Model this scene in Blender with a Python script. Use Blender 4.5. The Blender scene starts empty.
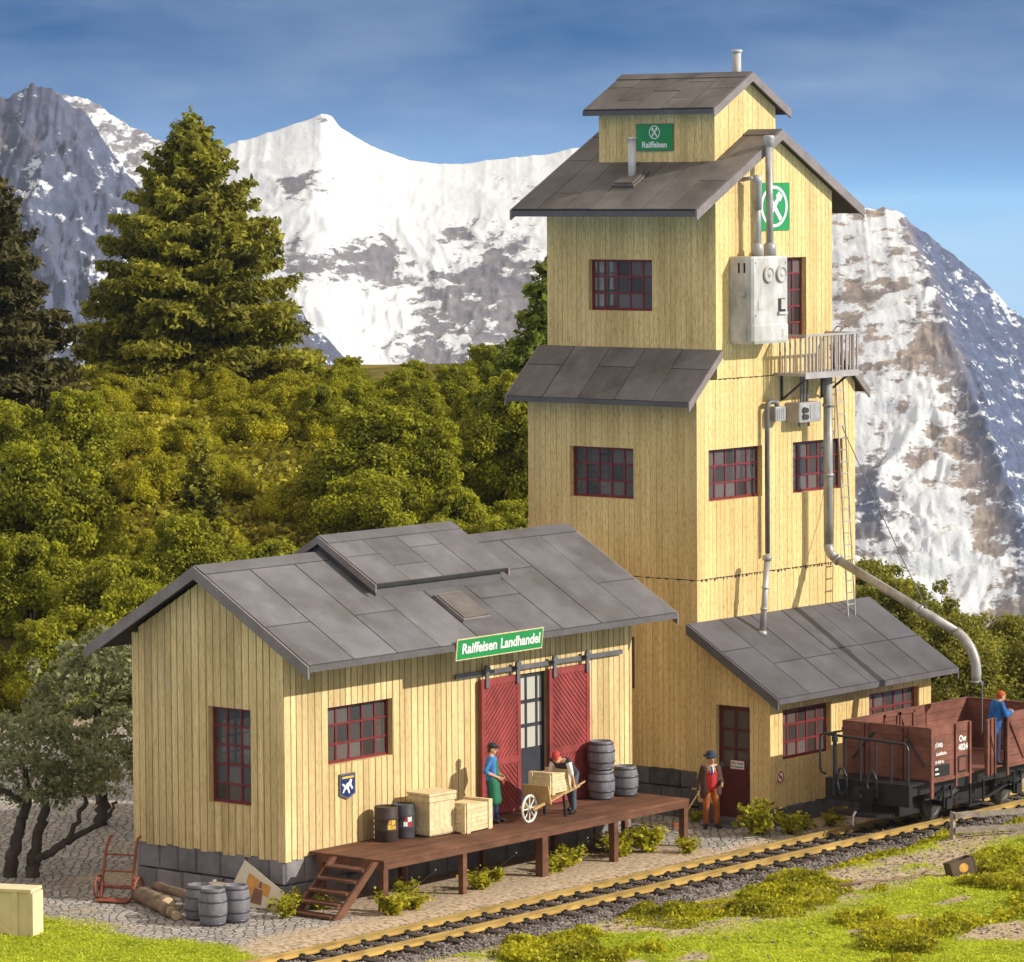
import bpy, math, random
import numpy as np
from mathutils import Vector, Matrix

R = math.radians
scene = bpy.context.scene
col = scene.collection
random.seed(7)
rng = np.random.default_rng(11)

# ------------------------------------------------------------------ camera, sky, sun, exposure
CAM = Vector((-77.4708, -57.3595, 15.2748))
F_PX = 4109.911
yaw, pit, rol = R(39.0869), R(2.97636), R(-0.38196)
fw = Vector((math.cos(yaw) * math.cos(pit), math.sin(yaw) * math.cos(pit), -math.sin(pit)))
rt = Vector((math.sin(yaw), -math.cos(yaw), 0))
up = rt.cross(fw)
r2 = rt * math.cos(rol) + up * math.sin(rol)
u2 = -rt * math.sin(rol) + up * math.cos(rol)
cam_d = bpy.data.cameras.new('camera')
cam = bpy.data.objects.new('camera', cam_d)
col.objects.link(cam)
M = Matrix((r2, u2, -fw)).transposed().to_4x4()
M.translation = CAM
cam.matrix_world = M
cam_d.sensor_width = 36
cam_d.lens = F_PX * 36 / 1024
cam_d.shift_y = -(481 - 386.0117) / 1024
cam_d.clip_start = 1
cam_d.clip_end = 30000
scene.camera = cam

SUN_XY = Vector((0.42, -0.907))
SUN_EL = R(28)
SKY_STRENGTH = 0.15
SUN_STRENGTH = 3.9
EXPOSURE = 0.3

world = bpy.data.worlds.new('World')
scene.world = world
world.use_nodes = True
wn, wl = world.node_tree.nodes, world.node_tree.links
wn.clear()
w_out = wn.new('ShaderNodeOutputWorld')
w_bg = wn.new('ShaderNodeBackground')
w_bg.inputs['Strength'].default_value = SKY_STRENGTH
w_sky = wn.new('ShaderNodeTexSky')
w_sky.sky_type = 'NISHITA'
w_sky.sun_disc = False
w_sky.sun_elevation = SUN_EL
w_sky.sun_rotation = math.atan2(SUN_XY.x, SUN_XY.y)
w_sky.altitude = 1200
w_sky.air_density = 1.0
w_sky.dust_density = 0.6
w_sky.ozone_density = 1.6
# high-mountain air: the deep blue reaches down close to the horizon
w_tc = wn.new('ShaderNodeTexCoord')
w_sep = wn.new('ShaderNodeSeparateXYZ')
w_mul = wn.new('ShaderNodeMath'); w_mul.operation = 'MULTIPLY_ADD'
w_mul.inputs[1].default_value = 17.0
w_mul.inputs[2].default_value = 0.26
w_max = wn.new('ShaderNodeMath'); w_max.operation = 'MAXIMUM'
w_com = wn.new('ShaderNodeCombineXYZ')
wl.new(w_tc.outputs['Generated'], w_sep.inputs[0])
wl.new(w_sep.outputs['Z'], w_mul.inputs[0])
wl.new(w_mul.outputs[0], w_max.inputs[0]); w_max.inputs[1].default_value = 0.15
wl.new(w_sep.outputs['X'], w_com.inputs['X'])
wl.new(w_sep.outputs['Y'], w_com.inputs['Y'])
wl.new(w_max.outputs[0], w_com.inputs['Z'])
wl.new(w_com.outputs[0], w_sky.inputs['Vector'])
# thin veils of cirrus
w_map = wn.new('ShaderNodeMapping'); w_map.inputs['Scale'].default_value = (7, 7, 26)
w_map.inputs['Rotation'].default_value = (0.04, 0.02, 0)
w_noi = wn.new('ShaderNodeTexNoise'); w_noi.inputs['Scale'].default_value = 1.0
w_noi.inputs['Detail'].default_value = 5; w_noi.inputs['Roughness'].default_value = 0.55
w_rmp = wn.new('ShaderNodeValToRGB')
w_rmp.color_ramp.elements[0].position = 0.42; w_rmp.color_ramp.elements[0].color = (0, 0, 0, 1)
w_rmp.color_ramp.elements[1].position = 0.80; w_rmp.color_ramp.elements[1].color = (0.40, 0.40, 0.40, 1)
w_mix = wn.new('ShaderNodeMixRGB')
w_mix.inputs['Color2'].default_value = (3.6, 4.4, 5.2, 1)
wl.new(w_tc.outputs['Generated'], w_map.inputs[0]); wl.new(w_map.outputs[0], w_noi.inputs['Vector'])
wl.new(w_noi.outputs['Fac'], w_rmp.inputs[0])
w_hz = wn.new('ShaderNodeMapRange'); w_hz.inputs['From Min'].default_value = 0.034; w_hz.inputs['From Max'].default_value = -0.02
w_hz.inputs['To Max'].default_value = 0.40
wl.new(w_sep.outputs['Z'], w_hz.inputs['Value'])
w_add = wn.new('ShaderNodeMath'); w_add.operation = 'ADD'; w_add.use_clamp = True
wl.new(w_rmp.outputs[0], w_add.inputs[0]); wl.new(w_hz.outputs[0], w_add.inputs[1]); wl.new(w_add.outputs[0], w_mix.inputs['Fac'])
w_hsv = wn.new('ShaderNodeHueSaturation'); w_hsv.inputs['Saturation'].default_value = 1.62; w_hsv.inputs['Value'].default_value = 0.98
wl.new(w_sky.outputs[0], w_hsv.inputs['Color'])
wl.new(w_hsv.outputs[0], w_mix.inputs['Color1'])
# the upper sky, out of view, gets added warm brightness to fill the shade
w_rng = wn.new('ShaderNodeMapRange'); w_rng.inputs['From Min'].default_value = 0.055; w_rng.inputs['From Max'].default_value = 0.20
w_rng.inputs['To Max'].default_value = 0.78
wl.new(w_sep.outputs['Z'], w_rng.inputs['Value'])
w_mx2 = wn.new('ShaderNodeMixRGB'); w_mx2.inputs['Color2'].default_value = (5.4, 4.7, 3.8, 1)
wl.new(w_rng.outputs[0], w_mx2.inputs['Fac']); wl.new(w_mix.outputs[0], w_mx2.inputs['Color1'])
wl.new(w_mx2.outputs[0], w_bg.inputs['Color'])
wl.new(w_bg.outputs[0], w_out.inputs[0])

sun_d = bpy.data.lights.new('sun', 'SUN')
sun_d.energy = SUN_STRENGTH
sun_d.angle = R(0.6)
sun_d.color = (1.0, 0.94, 0.83)
sun = bpy.data.objects.new('sun', sun_d)
col.objects.link(sun)
sdir = Vector((SUN_XY.x * math.cos(SUN_EL), SUN_XY.y * math.cos(SUN_EL), math.sin(SUN_EL)))
sun.rotation_euler = (-sdir).to_track_quat('-Z', 'Y').to_euler()
sun.location = (0, -20, 60)

scene.view_settings.view_transform = 'Standard'
scene.view_settings.look = 'None'
scene.view_settings.exposure = EXPOSURE
scene.view_settings.gamma = 1
scene.view_settings.use_curve_mapping = False

# ------------------------------------------------------------------ materials
MATS = {}
def mat(name, color, rough=0.75, metal=0.0, var=0.25, vscale=(3, 3, 3), dark=None, fleck=0.0, fscale=(40, 40, 3),
        fcol=None, bump=0.0, bscale=30, spec=0.3, island=0.0, detail=4, stain=0.0, sscale=(1, 1, 1)):
    """base colour varied by two noises: broad patches and fine flecks, optional bump"""
    m = bpy.data.materials.new(name); m.use_nodes = True
    n, l = m.node_tree.nodes, m.node_tree.links
    b = n['Principled BSDF']
    b.inputs['Roughness'].default_value = rough
    b.inputs['Metallic'].default_value = metal
    b.inputs['Specular IOR Level'].default_value = spec
    tc = n.new('ShaderNodeTexCoord')
    out = 'Object'
    mp = n.new('ShaderNodeMapping'); mp.inputs['Scale'].default_value = vscale
    l.new(tc.outputs[out], mp.inputs[0])
    nz = n.new('ShaderNodeTexNoise'); nz.inputs['Scale'].default_value = 1; nz.inputs['Detail'].default_value = detail
    l.new(mp.outputs[0], nz.inputs['Vector'])
    rp = n.new('ShaderNodeValToRGB')
    d = dark or tuple(c * (1 - var) for c in color)
    hi = tuple(min(1, c * (1 + var * 0.45)) for c in color)
    rp.color_ramp.elements[0].position = 0.3; rp.color_ramp.elements[0].color = (*d, 1)
    rp.color_ramp.elements[1].position = 0.7; rp.color_ramp.elements[1].color = (*hi, 1)
    l.new(nz.outputs['Fac'], rp.inputs[0])
    cur = rp.outputs[0]
    if fleck > 0:
        mp2 = n.new('ShaderNodeMapping'); mp2.inputs['Scale'].default_value = fscale
        l.new(tc.outputs[out], mp2.inputs[0])
        n2 = n.new('ShaderNodeTexNoise'); n2.inputs['Scale'].default_value = 1; n2.inputs['Detail'].default_value = 3
        l.new(mp2.outputs[0], n2.inputs['Vector'])
        r2_ = n.new('ShaderNodeValToRGB')
        r2_.color_ramp.elements[0].position = 0.34; r2_.color_ramp.elements[0].color = (fleck, fleck, fleck, 1)
        r2_.color_ramp.elements[1].position = 0.50; r2_.color_ramp.elements[1].color = (0, 0, 0, 1)
        l.new(n2.outputs['Fac'], r2_.inputs[0])
        mx = n.new('ShaderNodeMixRGB'); mx.inputs['Color2'].default_value = (*(fcol or tuple(c * 0.4 for c in color)), 1)
        l.new(r2_.outputs[0], mx.inputs['Fac']); l.new(cur, mx.inputs['Color1'])
        cur = mx.outputs[0]
    if island > 0:
        g = n.new('ShaderNodeNewGeometry')
        mr = n.new('ShaderNodeMapRange'); mr.inputs['To Min'].default_value = 1 - island; mr.inputs['To Max'].default_value = 1 + island * 0.7
        l.new(g.outputs['Random Per Island'], mr.inputs['Value'])
        mm = n.new('ShaderNodeMixRGB'); mm.blend_type = 'MULTIPLY'; mm.inputs['Fac'].default_value = 1
        l.new(cur, mm.inputs['Color1']); l.new(mr.outputs[0], mm.inputs['Color2'])
        cur = mm.outputs[0]
    if stain > 0:
        mps = n.new('ShaderNodeMapping'); mps.inputs['Scale'].default_value = sscale
        l.new(tc.outputs[out], mps.inputs[0])
        ns = n.new('ShaderNodeTexNoise'); ns.inputs['Scale'].default_value = 1; ns.inputs['Detail'].default_value = 7; ns.inputs['Roughness'].default_value = .62
        l.new(mps.outputs[0], ns.inputs['Vector'])
        rs = n.new('ShaderNodeValToRGB'); k = 1 - stain
        rs.color_ramp.elements[0].position = .34; rs.color_ramp.elements[0].color = (k, k * .96, k * .88, 1)
        rs.color_ramp.elements[1].position = .62; rs.color_ramp.elements[1].color = (1.06, 1.06, 1.06, 1)
        l.new(ns.outputs['Fac'], rs.inputs[0])
        ms = n.new('ShaderNodeMixRGB'); ms.blend_type = 'MULTIPLY'; ms.inputs['Fac'].default_value = 1
        l.new(cur, ms.inputs['Color1']); l.new(rs.outputs[0], ms.inputs['Color2']); cur = ms.outputs[0]
    l.new(cur, b.inputs['Base Color'])
    if bump > 0:
        n3 = n.new('ShaderNodeTexNoise'); n3.inputs['Detail'].default_value = 5
        if fleck > 0:
            l.new(mp2.outputs[0], n3.inputs['Vector']); n3.inputs['Scale'].default_value = 1
        else:
            l.new(tc.outputs[out], n3.inputs['Vector']); n3.inputs['Scale'].default_value = bscale
        bp = n.new('ShaderNodeBump'); bp.inputs['Strength'].default_value = bump; bp.inputs['Distance'].default_value = 0.02
        l.new(n3.outputs['Fac'], bp.inputs['Height']); l.new(bp.outputs[0], b.inputs['Normal'])
    MATS[name] = m
    return m

def foliage(name, c1, c2, trans=0.35, rough=0.6, scale=0.7):
    """leaf material: colour differs from leaf to leaf and in broad patches, a little light passes through"""
    m = bpy.data.materials.new(name); m.use_nodes = True
    n, l = m.node_tree.nodes, m.node_tree.links
    b = n['Principled BSDF']; b.inputs['Roughness'].default_value = rough; b.inputs['Specular IOR Level'].default_value = 0.25
    g = n.new('ShaderNodeNewGeometry'); tc = n.new('ShaderNodeTexCoord')
    nz = n.new('ShaderNodeTexNoise'); nz.inputs['Scale'].default_value = scale; nz.inputs['Detail'].default_value = 3
    l.new(tc.outputs['Object'], nz.inputs['Vector'])
    ad = n.new('ShaderNodeMath'); ad.operation = 'MULTIPLY_ADD'; ad.inputs[1].default_value = 0.55
    l.new(g.outputs['Random Per Island'], ad.inputs[0])
    sb = n.new('ShaderNodeMath'); sb.operation = 'MULTIPLY_ADD'; sb.inputs[1].default_value = 1.3; sb.inputs[2].default_value = -0.42
    l.new(nz.outputs['Fac'], sb.inputs[0]); l.new(sb.outputs[0], ad.inputs[2])
    rp = n.new('ShaderNodeValToRGB')
    rp.color_ramp.elements[0].position = 0.1; rp.color_ramp.elements[0].color = (*c1, 1)
    rp.color_ramp.elements[1].position = 0.9; rp.color_ramp.elements[1].color = (*c2, 1)
    l.new(ad.outputs[0], rp.inputs[0]); l.new(rp.outputs[0], b.inputs['Base Color'])
    tr = n.new('ShaderNodeBsdfTranslucent'); l.new(rp.outputs[0], tr.inputs['Color'])
    mx = n.new('ShaderNodeMixShader'); mx.inputs[0].default_value = trans
    l.new(b.outputs[0], mx.inputs[1]); l.new(tr.outputs[0], mx.inputs[2])
    l.new(mx.outputs[0], n['Material Output'].inputs[0])
    MATS[name] = m
    return m

def glass(name, tint=(0.05, 0.055, 0.06), alpha=0.55, rough=0.06):
    m = bpy.data.materials.new(name); m.use_nodes = True
    b = m.node_tree.nodes['Principled BSDF']
    b.inputs['Base Color'].default_value = (*tint, 1); b.inputs['Roughness'].default_value = rough
    b.inputs['Alpha'].default_value = alpha; b.inputs['Specular IOR Level'].default_value = 0.3
    n, l = m.node_tree.nodes, m.node_tree.links
    g = n.new('ShaderNodeNewGeometry'); rp = n.new('ShaderNodeValToRGB')
    rp.color_ramp.elements[0].color = (*[c * .45 for c in tint], 1); rp.color_ramp.elements[1].color = (*[min(1, c * 2.2) for c in tint], 1)
    l.new(g.outputs['Random Per Island'], rp.inputs[0]); l.new(rp.outputs[0], b.inputs['Base Color'])
    MATS[name] = m
    return m

def stone_mat(name, c1, c2, scale):
    m = bpy.data.materials.new(name); m.use_nodes = True
    n, l = m.node_tree.nodes, m.node_tree.links
    b = n['Principled BSDF']; b.inputs['Roughness'].default_value = 0.9
    tc = n.new('ShaderNodeTexCoord')
    nz = n.new('ShaderNodeTexNoise'); nz.inputs['Scale'].default_value = scale; nz.inputs['Detail'].default_value = 6
    l.new(tc.outputs['Object'], nz.inputs['Vector'])
    g = n.new('ShaderNodeNewGeometry')
    ad = n.new('ShaderNodeMath'); ad.operation = 'MULTIPLY_ADD'; ad.inputs[1].default_value = 0.45
    sb = n.new('ShaderNodeMath'); sb.operation = 'SUBTRACT'; sb.inputs[1].default_value = 0.2
    l.new(nz.outputs['Fac'], sb.inputs[0]); l.new(g.outputs['Random Per Island'], ad.inputs[0]); l.new(sb.outputs[0], ad.inputs[2])
    rp = n.new('ShaderNodeValToRGB')
    rp.color_ramp.elements[0].position = 0.2; rp.color_ramp.elements[0].color = (*c1, 1)
    rp.color_ramp.elements[1].position = 0.75; rp.color_ramp.elements[1].color = (*c2, 1)
    l.new(ad.outputs[0], rp.inputs[0]); l.new(rp.outputs[0], b.inputs['Base Color'])
    n3 = n.new('ShaderNodeTexNoise'); n3.inputs['Scale'].default_value = scale * 2.5; n3.inputs['Detail'].default_value = 6
    l.new(tc.outputs['Object'], n3.inputs['Vector'])
    bp = n.new('ShaderNodeBump'); bp.inputs['Strength'].default_value = 0.7; bp.inputs['Distance'].default_value = 0.03
    l.new(n3.outputs['Fac'], bp.inputs['Height']); l.new(bp.outputs[0], b.inputs['Normal'])
    MATS[name] = m
    return m

mat('yellow_boards', (0.86, 0.645, 0.30), 0.78, stain=.22, sscale=(1.1, 1.1, .22), var=0.14, vscale=(26, 26, 0.30), fleck=0.7, fscale=(62, 62, 7), fcol=(0.40, 0.235, 0.07), bump=0.7, island=0.08, detail=3)
mat('shed_boards', (0.85, 0.655, 0.34), 0.8, stain=.25, sscale=(1.3, 1.3, .25), var=0.15, vscale=(20, 20, 0.35), fleck=0.55, fscale=(55, 55, 6), fcol=(0.42, 0.27, 0.10), bump=0.8, island=0.22, detail=3)
mat('board_joint', (0.66, 0.46, 0.19), 0.9, var=.35, vscale=(4, 4, 1.2))
mat('shed_joint', (0.44, 0.30, 0.135), 0.9, var=.35, vscale=(4, 4, 1.2))
mat('slate_sheet', (0.162, 0.143, 0.135), 0.62, stain=.3, sscale=(.8, .8, .8), var=0.22, vscale=(2.2, 2.2, 2.2), fleck=0.3, fscale=(26, 26, 26), fcol=(0.06, 0.055, 0.055), bump=0.25, island=0.16, spec=0.4)
mat('grey_sheet', (0.165, 0.158, 0.172), 0.55, stain=.3, sscale=(.7, .7, .7), var=0.2, vscale=(1.8, 1.8, 1.8), fleck=0.3, fscale=(26, 26, 26), fcol=(0.09, 0.085, 0.09), bump=0.25, island=0.14, spec=0.4)
mat('annex_sheet', (0.10, 0.097, 0.118), 0.55, stain=.3, sscale=(.8, .8, .8), var=0.2, vscale=(1.8, 1.8, 1.8), fleck=0.3, fscale=(26, 26, 26), fcol=(0.06, 0.058, 0.066), bump=0.25, island=0.10, spec=0.4)
mat('roof_base', (0.055, 0.05, 0.05), 0.8)
mat('barge_board', (0.24, 0.205, 0.20), 0.7, var=0.2, vscale=(2, 2, 2), fleck=0.3, fscale=(18, 18, 18), bump=0.2)
mat('barge_dark', (0.12, 0.11, 0.115), 0.7, var=0.2, vscale=(2, 2, 2), fleck=0.3, fscale=(18, 18, 18), bump=0.2)
mat('red_frame', (0.20, 0.026, 0.028), 0.5, var=0.3, vscale=(6, 6, 6))
mat('red_door', (0.34, 0.06, 0.058), 0.66, stain=.35, sscale=(1.4, 1.4, .7), var=0.2, vscale=(4, 4, 4), fleck=0.3, fscale=(30, 30, 4))
mat('maroon_door', (0.105, 0.017, 0.016), 0.5, var=0.3, vscale=(4, 4, 4))
mat('iron_grey', (0.17, 0.165, 0.175), 0.5, 0.3, var=0.25)
mat('pale_metal', (0.48, 0.47, 0.47), 0.45, 0.25, stain=.4, sscale=(2.2, 2.2, 1), var=0.22, vscale=(2.5, 2.5, 2.5), fleck=0.25, fscale=(9, 9, 4), fcol=(0.34, 0.30, 0.27))
mat('cabinet_paint', (0.62, 0.60, 0.58), 0.5, 0.0, stain=.35, sscale=(1.6, 1.6, .9), var=0.16, vscale=(2, 2, 1.4), fleck=0.4, fscale=(7, 7, 3), fcol=(0.42, 0.38, 0.34))
mat('balcony_metal', (0.42, 0.38, 0.37), 0.5, 0.2, var=0.2)
mat('dark_hole', (0.012, 0.012, 0.012), 0.9)
mat('dark_mark', (0.05, 0.045, 0.04), 0.8)
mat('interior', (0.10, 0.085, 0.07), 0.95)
mat('sign_green', (0.02, 0.27, 0.075), 0.45, var=0.12)
mat('sign_white', (0.82, 0.82, 0.80), 0.5, var=0.06)
mat('sign_red', (0.55, 0.03, 0.03), 0.5)
mat('sign_black', (0.02, 0.02, 0.02), 0.6)
mat('shield_blue', (0.02, 0.035, 0.17), 0.4)
mat('shield_yellow', (0.7, 0.5, 0.06), 0.5)
mat('deck_wood', (0.18, 0.08, 0.046), 0.72, stain=.35, sscale=(1.2, 1.2, 1.2), var=0.3, vscale=(1.2, 6, 6), fleck=0.4, fscale=(3, 26, 26), bump=0.3, island=0.2)
mat('brass_rail', (0.68, 0.48, 0.17), 0.42, 0.55, var=0.3, vscale=(1.5, 4, 4), fleck=0.5, fscale=(2, 8, 8), fcol=(0.34, 0.22, 0.07))
mat('sleeper_wood', (0.075, 0.055, 0.045), 0.85, var=0.4, vscale=(6, 2, 6), fleck=0.5, fscale=(30, 4, 30), bump=0.4)
mat('clip_dark', (0.055, 0.047, 0.042), 0.6, 0.2)
mat('wagon_brown', (0.235, 0.092, 0.068), 0.66, stain=.4, sscale=(1.6, 1.6, 1.2), var=0.22, vscale=(2, 2, 6), fleck=0.35, fscale=(3, 3, 22), island=0.12)
mat('wagon_inside', (0.20, 0.078, 0.058), 0.75, var=0.2, vscale=(2, 2, 6))
mat('chassis_black', (0.022, 0.021, 0.023), 0.5, var=0.4, vscale=(4, 4, 4))
mat('rail_iron', (0.045, 0.05, 0.06), 0.4, 0.3)
mat('wheel_steel', (0.10, 0.095, 0.09), 0.45, 0.5)
mat('pale_crate', (0.74, 0.60, 0.36), 0.75, var=0.15, vscale=(5, 5, 5), fleck=0.35, fscale=(12, 12, 12), island=0.12)
mat('barrow_wood', (0.52, 0.33, 0.14), 0.7, var=0.25, vscale=(5, 5, 5))
mat('barrel_grey', (0.20, 0.195, 0.22), 0.6, var=0.25, vscale=(6, 6, 2), fleck=0.35, fscale=(24, 24, 2))
mat('barrel_hoop', (0.11, 0.11, 0.13), 0.45, 0.4)
mat('drum_dark', (0.07, 0.05, 0.045), 0.5, 0.2, var=0.3)
mat('drum_slate', (0.085, 0.085, 0.095), 0.5, 0.2, var=0.3)
mat('rust_red', (0.30, 0.09, 0.05), 0.7, var=0.35)
mat('log_bark', (0.25, 0.175, 0.12), 0.9, var=0.4, vscale=(4, 4, 4), bump=0.6)
mat('log_end', (0.62, 0.46, 0.28), 0.8, var=0.2)
mat('cream_paint', (0.78, 0.64, 0.40), 0.7, var=0.1)
mat('weathered', (0.36, 0.305, 0.26), 0.85, var=0.4, vscale=(2, 8, 8), fleck=0.5, fscale=(3, 40, 40), bump=0.5)
mat('poster_paper', (0.72, 0.64, 0.50), 0.7, var=0.1)
mat('poster_orange', (0.66, 0.33, 0.09), 0.7)
mat('poster_brown', (0.26, 0.13, 0.08), 0.7)
mat('tool_box', (0.10, 0.07, 0.045), 0.7, var=0.3)
mat('bark', (0.075, 0.058, 0.047), 0.95, var=0.4, vscale=(5, 5, 1.2), bump=0.7)
mat('driftwood', (0.30, 0.21, 0.15), 0.9, var=0.3, vscale=(6, 6, 6))
mat('skin', (0.62, 0.33, 0.21), 0.6, var=0.1)
mat('hair_brown', (0.10, 0.05, 0.025), 0.8)
mat('hair_red', (0.52, 0.10, 0.03), 0.75)
mat('hat_blue', (0.035, 0.055, 0.10), 0.75)
mat('cap_dark', (0.035, 0.037, 0.05), 0.75)
mat('cap_red', (0.50, 0.06, 0.05), 0.75)
mat('coat_brown', (0.085, 0.045, 0.035), 0.8, var=0.35, vscale=(9, 9, 9))
mat('vest_red', (0.55, 0.03, 0.035), 0.7)
mat('trouser_orange', (0.42, 0.125, 0.03), 0.8, var=0.3, vscale=(7, 7, 5))
mat('cloth_white', (0.80, 0.78, 0.72), 0.8)
mat('tie_blue', (0.03, 0.10, 0.40), 0.7)
mat('shirt_blue', (0.06, 0.22, 0.52), 0.8, var=0.4, vscale=(12, 12, 12))
mat('apron_green', (0.025, 0.16, 0.09), 0.8, var=0.2)
mat('work_blue', (0.02, 0.13, 0.42), 0.8, var=0.35, vscale=(8, 8, 8))
mat('trouser_navy', (0.03, 0.04, 0.10), 0.8)
mat('trouser_grey', (0.10, 0.12, 0.16), 0.8)
mat('vest_dark', (0.045, 0.042, 0.055), 0.8)
mat('shoe_black', (0.02, 0.017, 0.016), 0.5)
mat('eye_dark', (0.02, 0.015, 0.015), 0.3)
mat('mouth_red', (0.35, 0.10, 0.09), 0.5)
stone_mat('foundation_stone', (0.045, 0.042, 0.046), (0.14, 0.13, 0.135), 3.0)
stone_mat('shed_stone', (0.13, 0.12, 0.13), (0.27, 0.25, 0.26), 2.6)
stone_mat('pebble', (0.07, 0.06, 0.062), (0.30, 0.265, 0.25), 4.0)
stone_mat('ballast_stone', (0.05, 0.042, 0.04), (0.30, 0.255, 0.235), 5.0)
glass('window_glass', (0.105, 0.088, 0.082), 0.48, 0.12)
glass('pale_glass', (0.42, 0.41, 0.36), 0.75, 0.15)
foliage('spruce_needles', (0.04, 0.042, 0.010), (0.50, 0.47, 0.045), 0.45, scale=0.5)
foliage('spruce_dark', (0.032, 0.033, 0.014), (0.14, 0.12, 0.03), 0.3, scale=0.5)
foliage('shrub_leaves', (0.055, 0.065, 0.008), (0.60, 0.60, 0.035), 0.5, scale=0.6)
foliage('shrub_gold', (0.14, 0.14, 0.012), (0.76, 0.70, 0.035), 0.5, scale=0.6)
foliage('heath_leaves', (0.11, 0.10, 0.012), (0.52, 0.46, 0.03), 0.3, scale=0.4)
foliage('hedge_leaves', (0.06, 0.07, 0.012), (0.46, 0.44, 0.06), 0.45, scale=0.8)
foliage('pine_needles', (0.07, 0.10, 0.012), (0.36, 0.42, 0.045), 0.4, scale=0.6)
foliage('juniper_leaves', (0.10, 0.11, 0.045), (0.56, 0.57, 0.28), 0.5, scale=0.9)
foliage('weed_leaves', (0.17, 0.18, 0.010), (0.85, 0.78, 0.05), 0.5, scale=3)
foliage('turf', (0.30, 0.37, 0.02), (0.66, 0.72, 0.045), 0.35, scale=0.8)
foliage('moss', (0.13, 0.13, 0.008), (0.70, 0.66, 0.03), 0.45, scale=1.2)

# ------------------------------------------------------------------ mesh building helpers
def V3(*a): return Vector(a)

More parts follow.
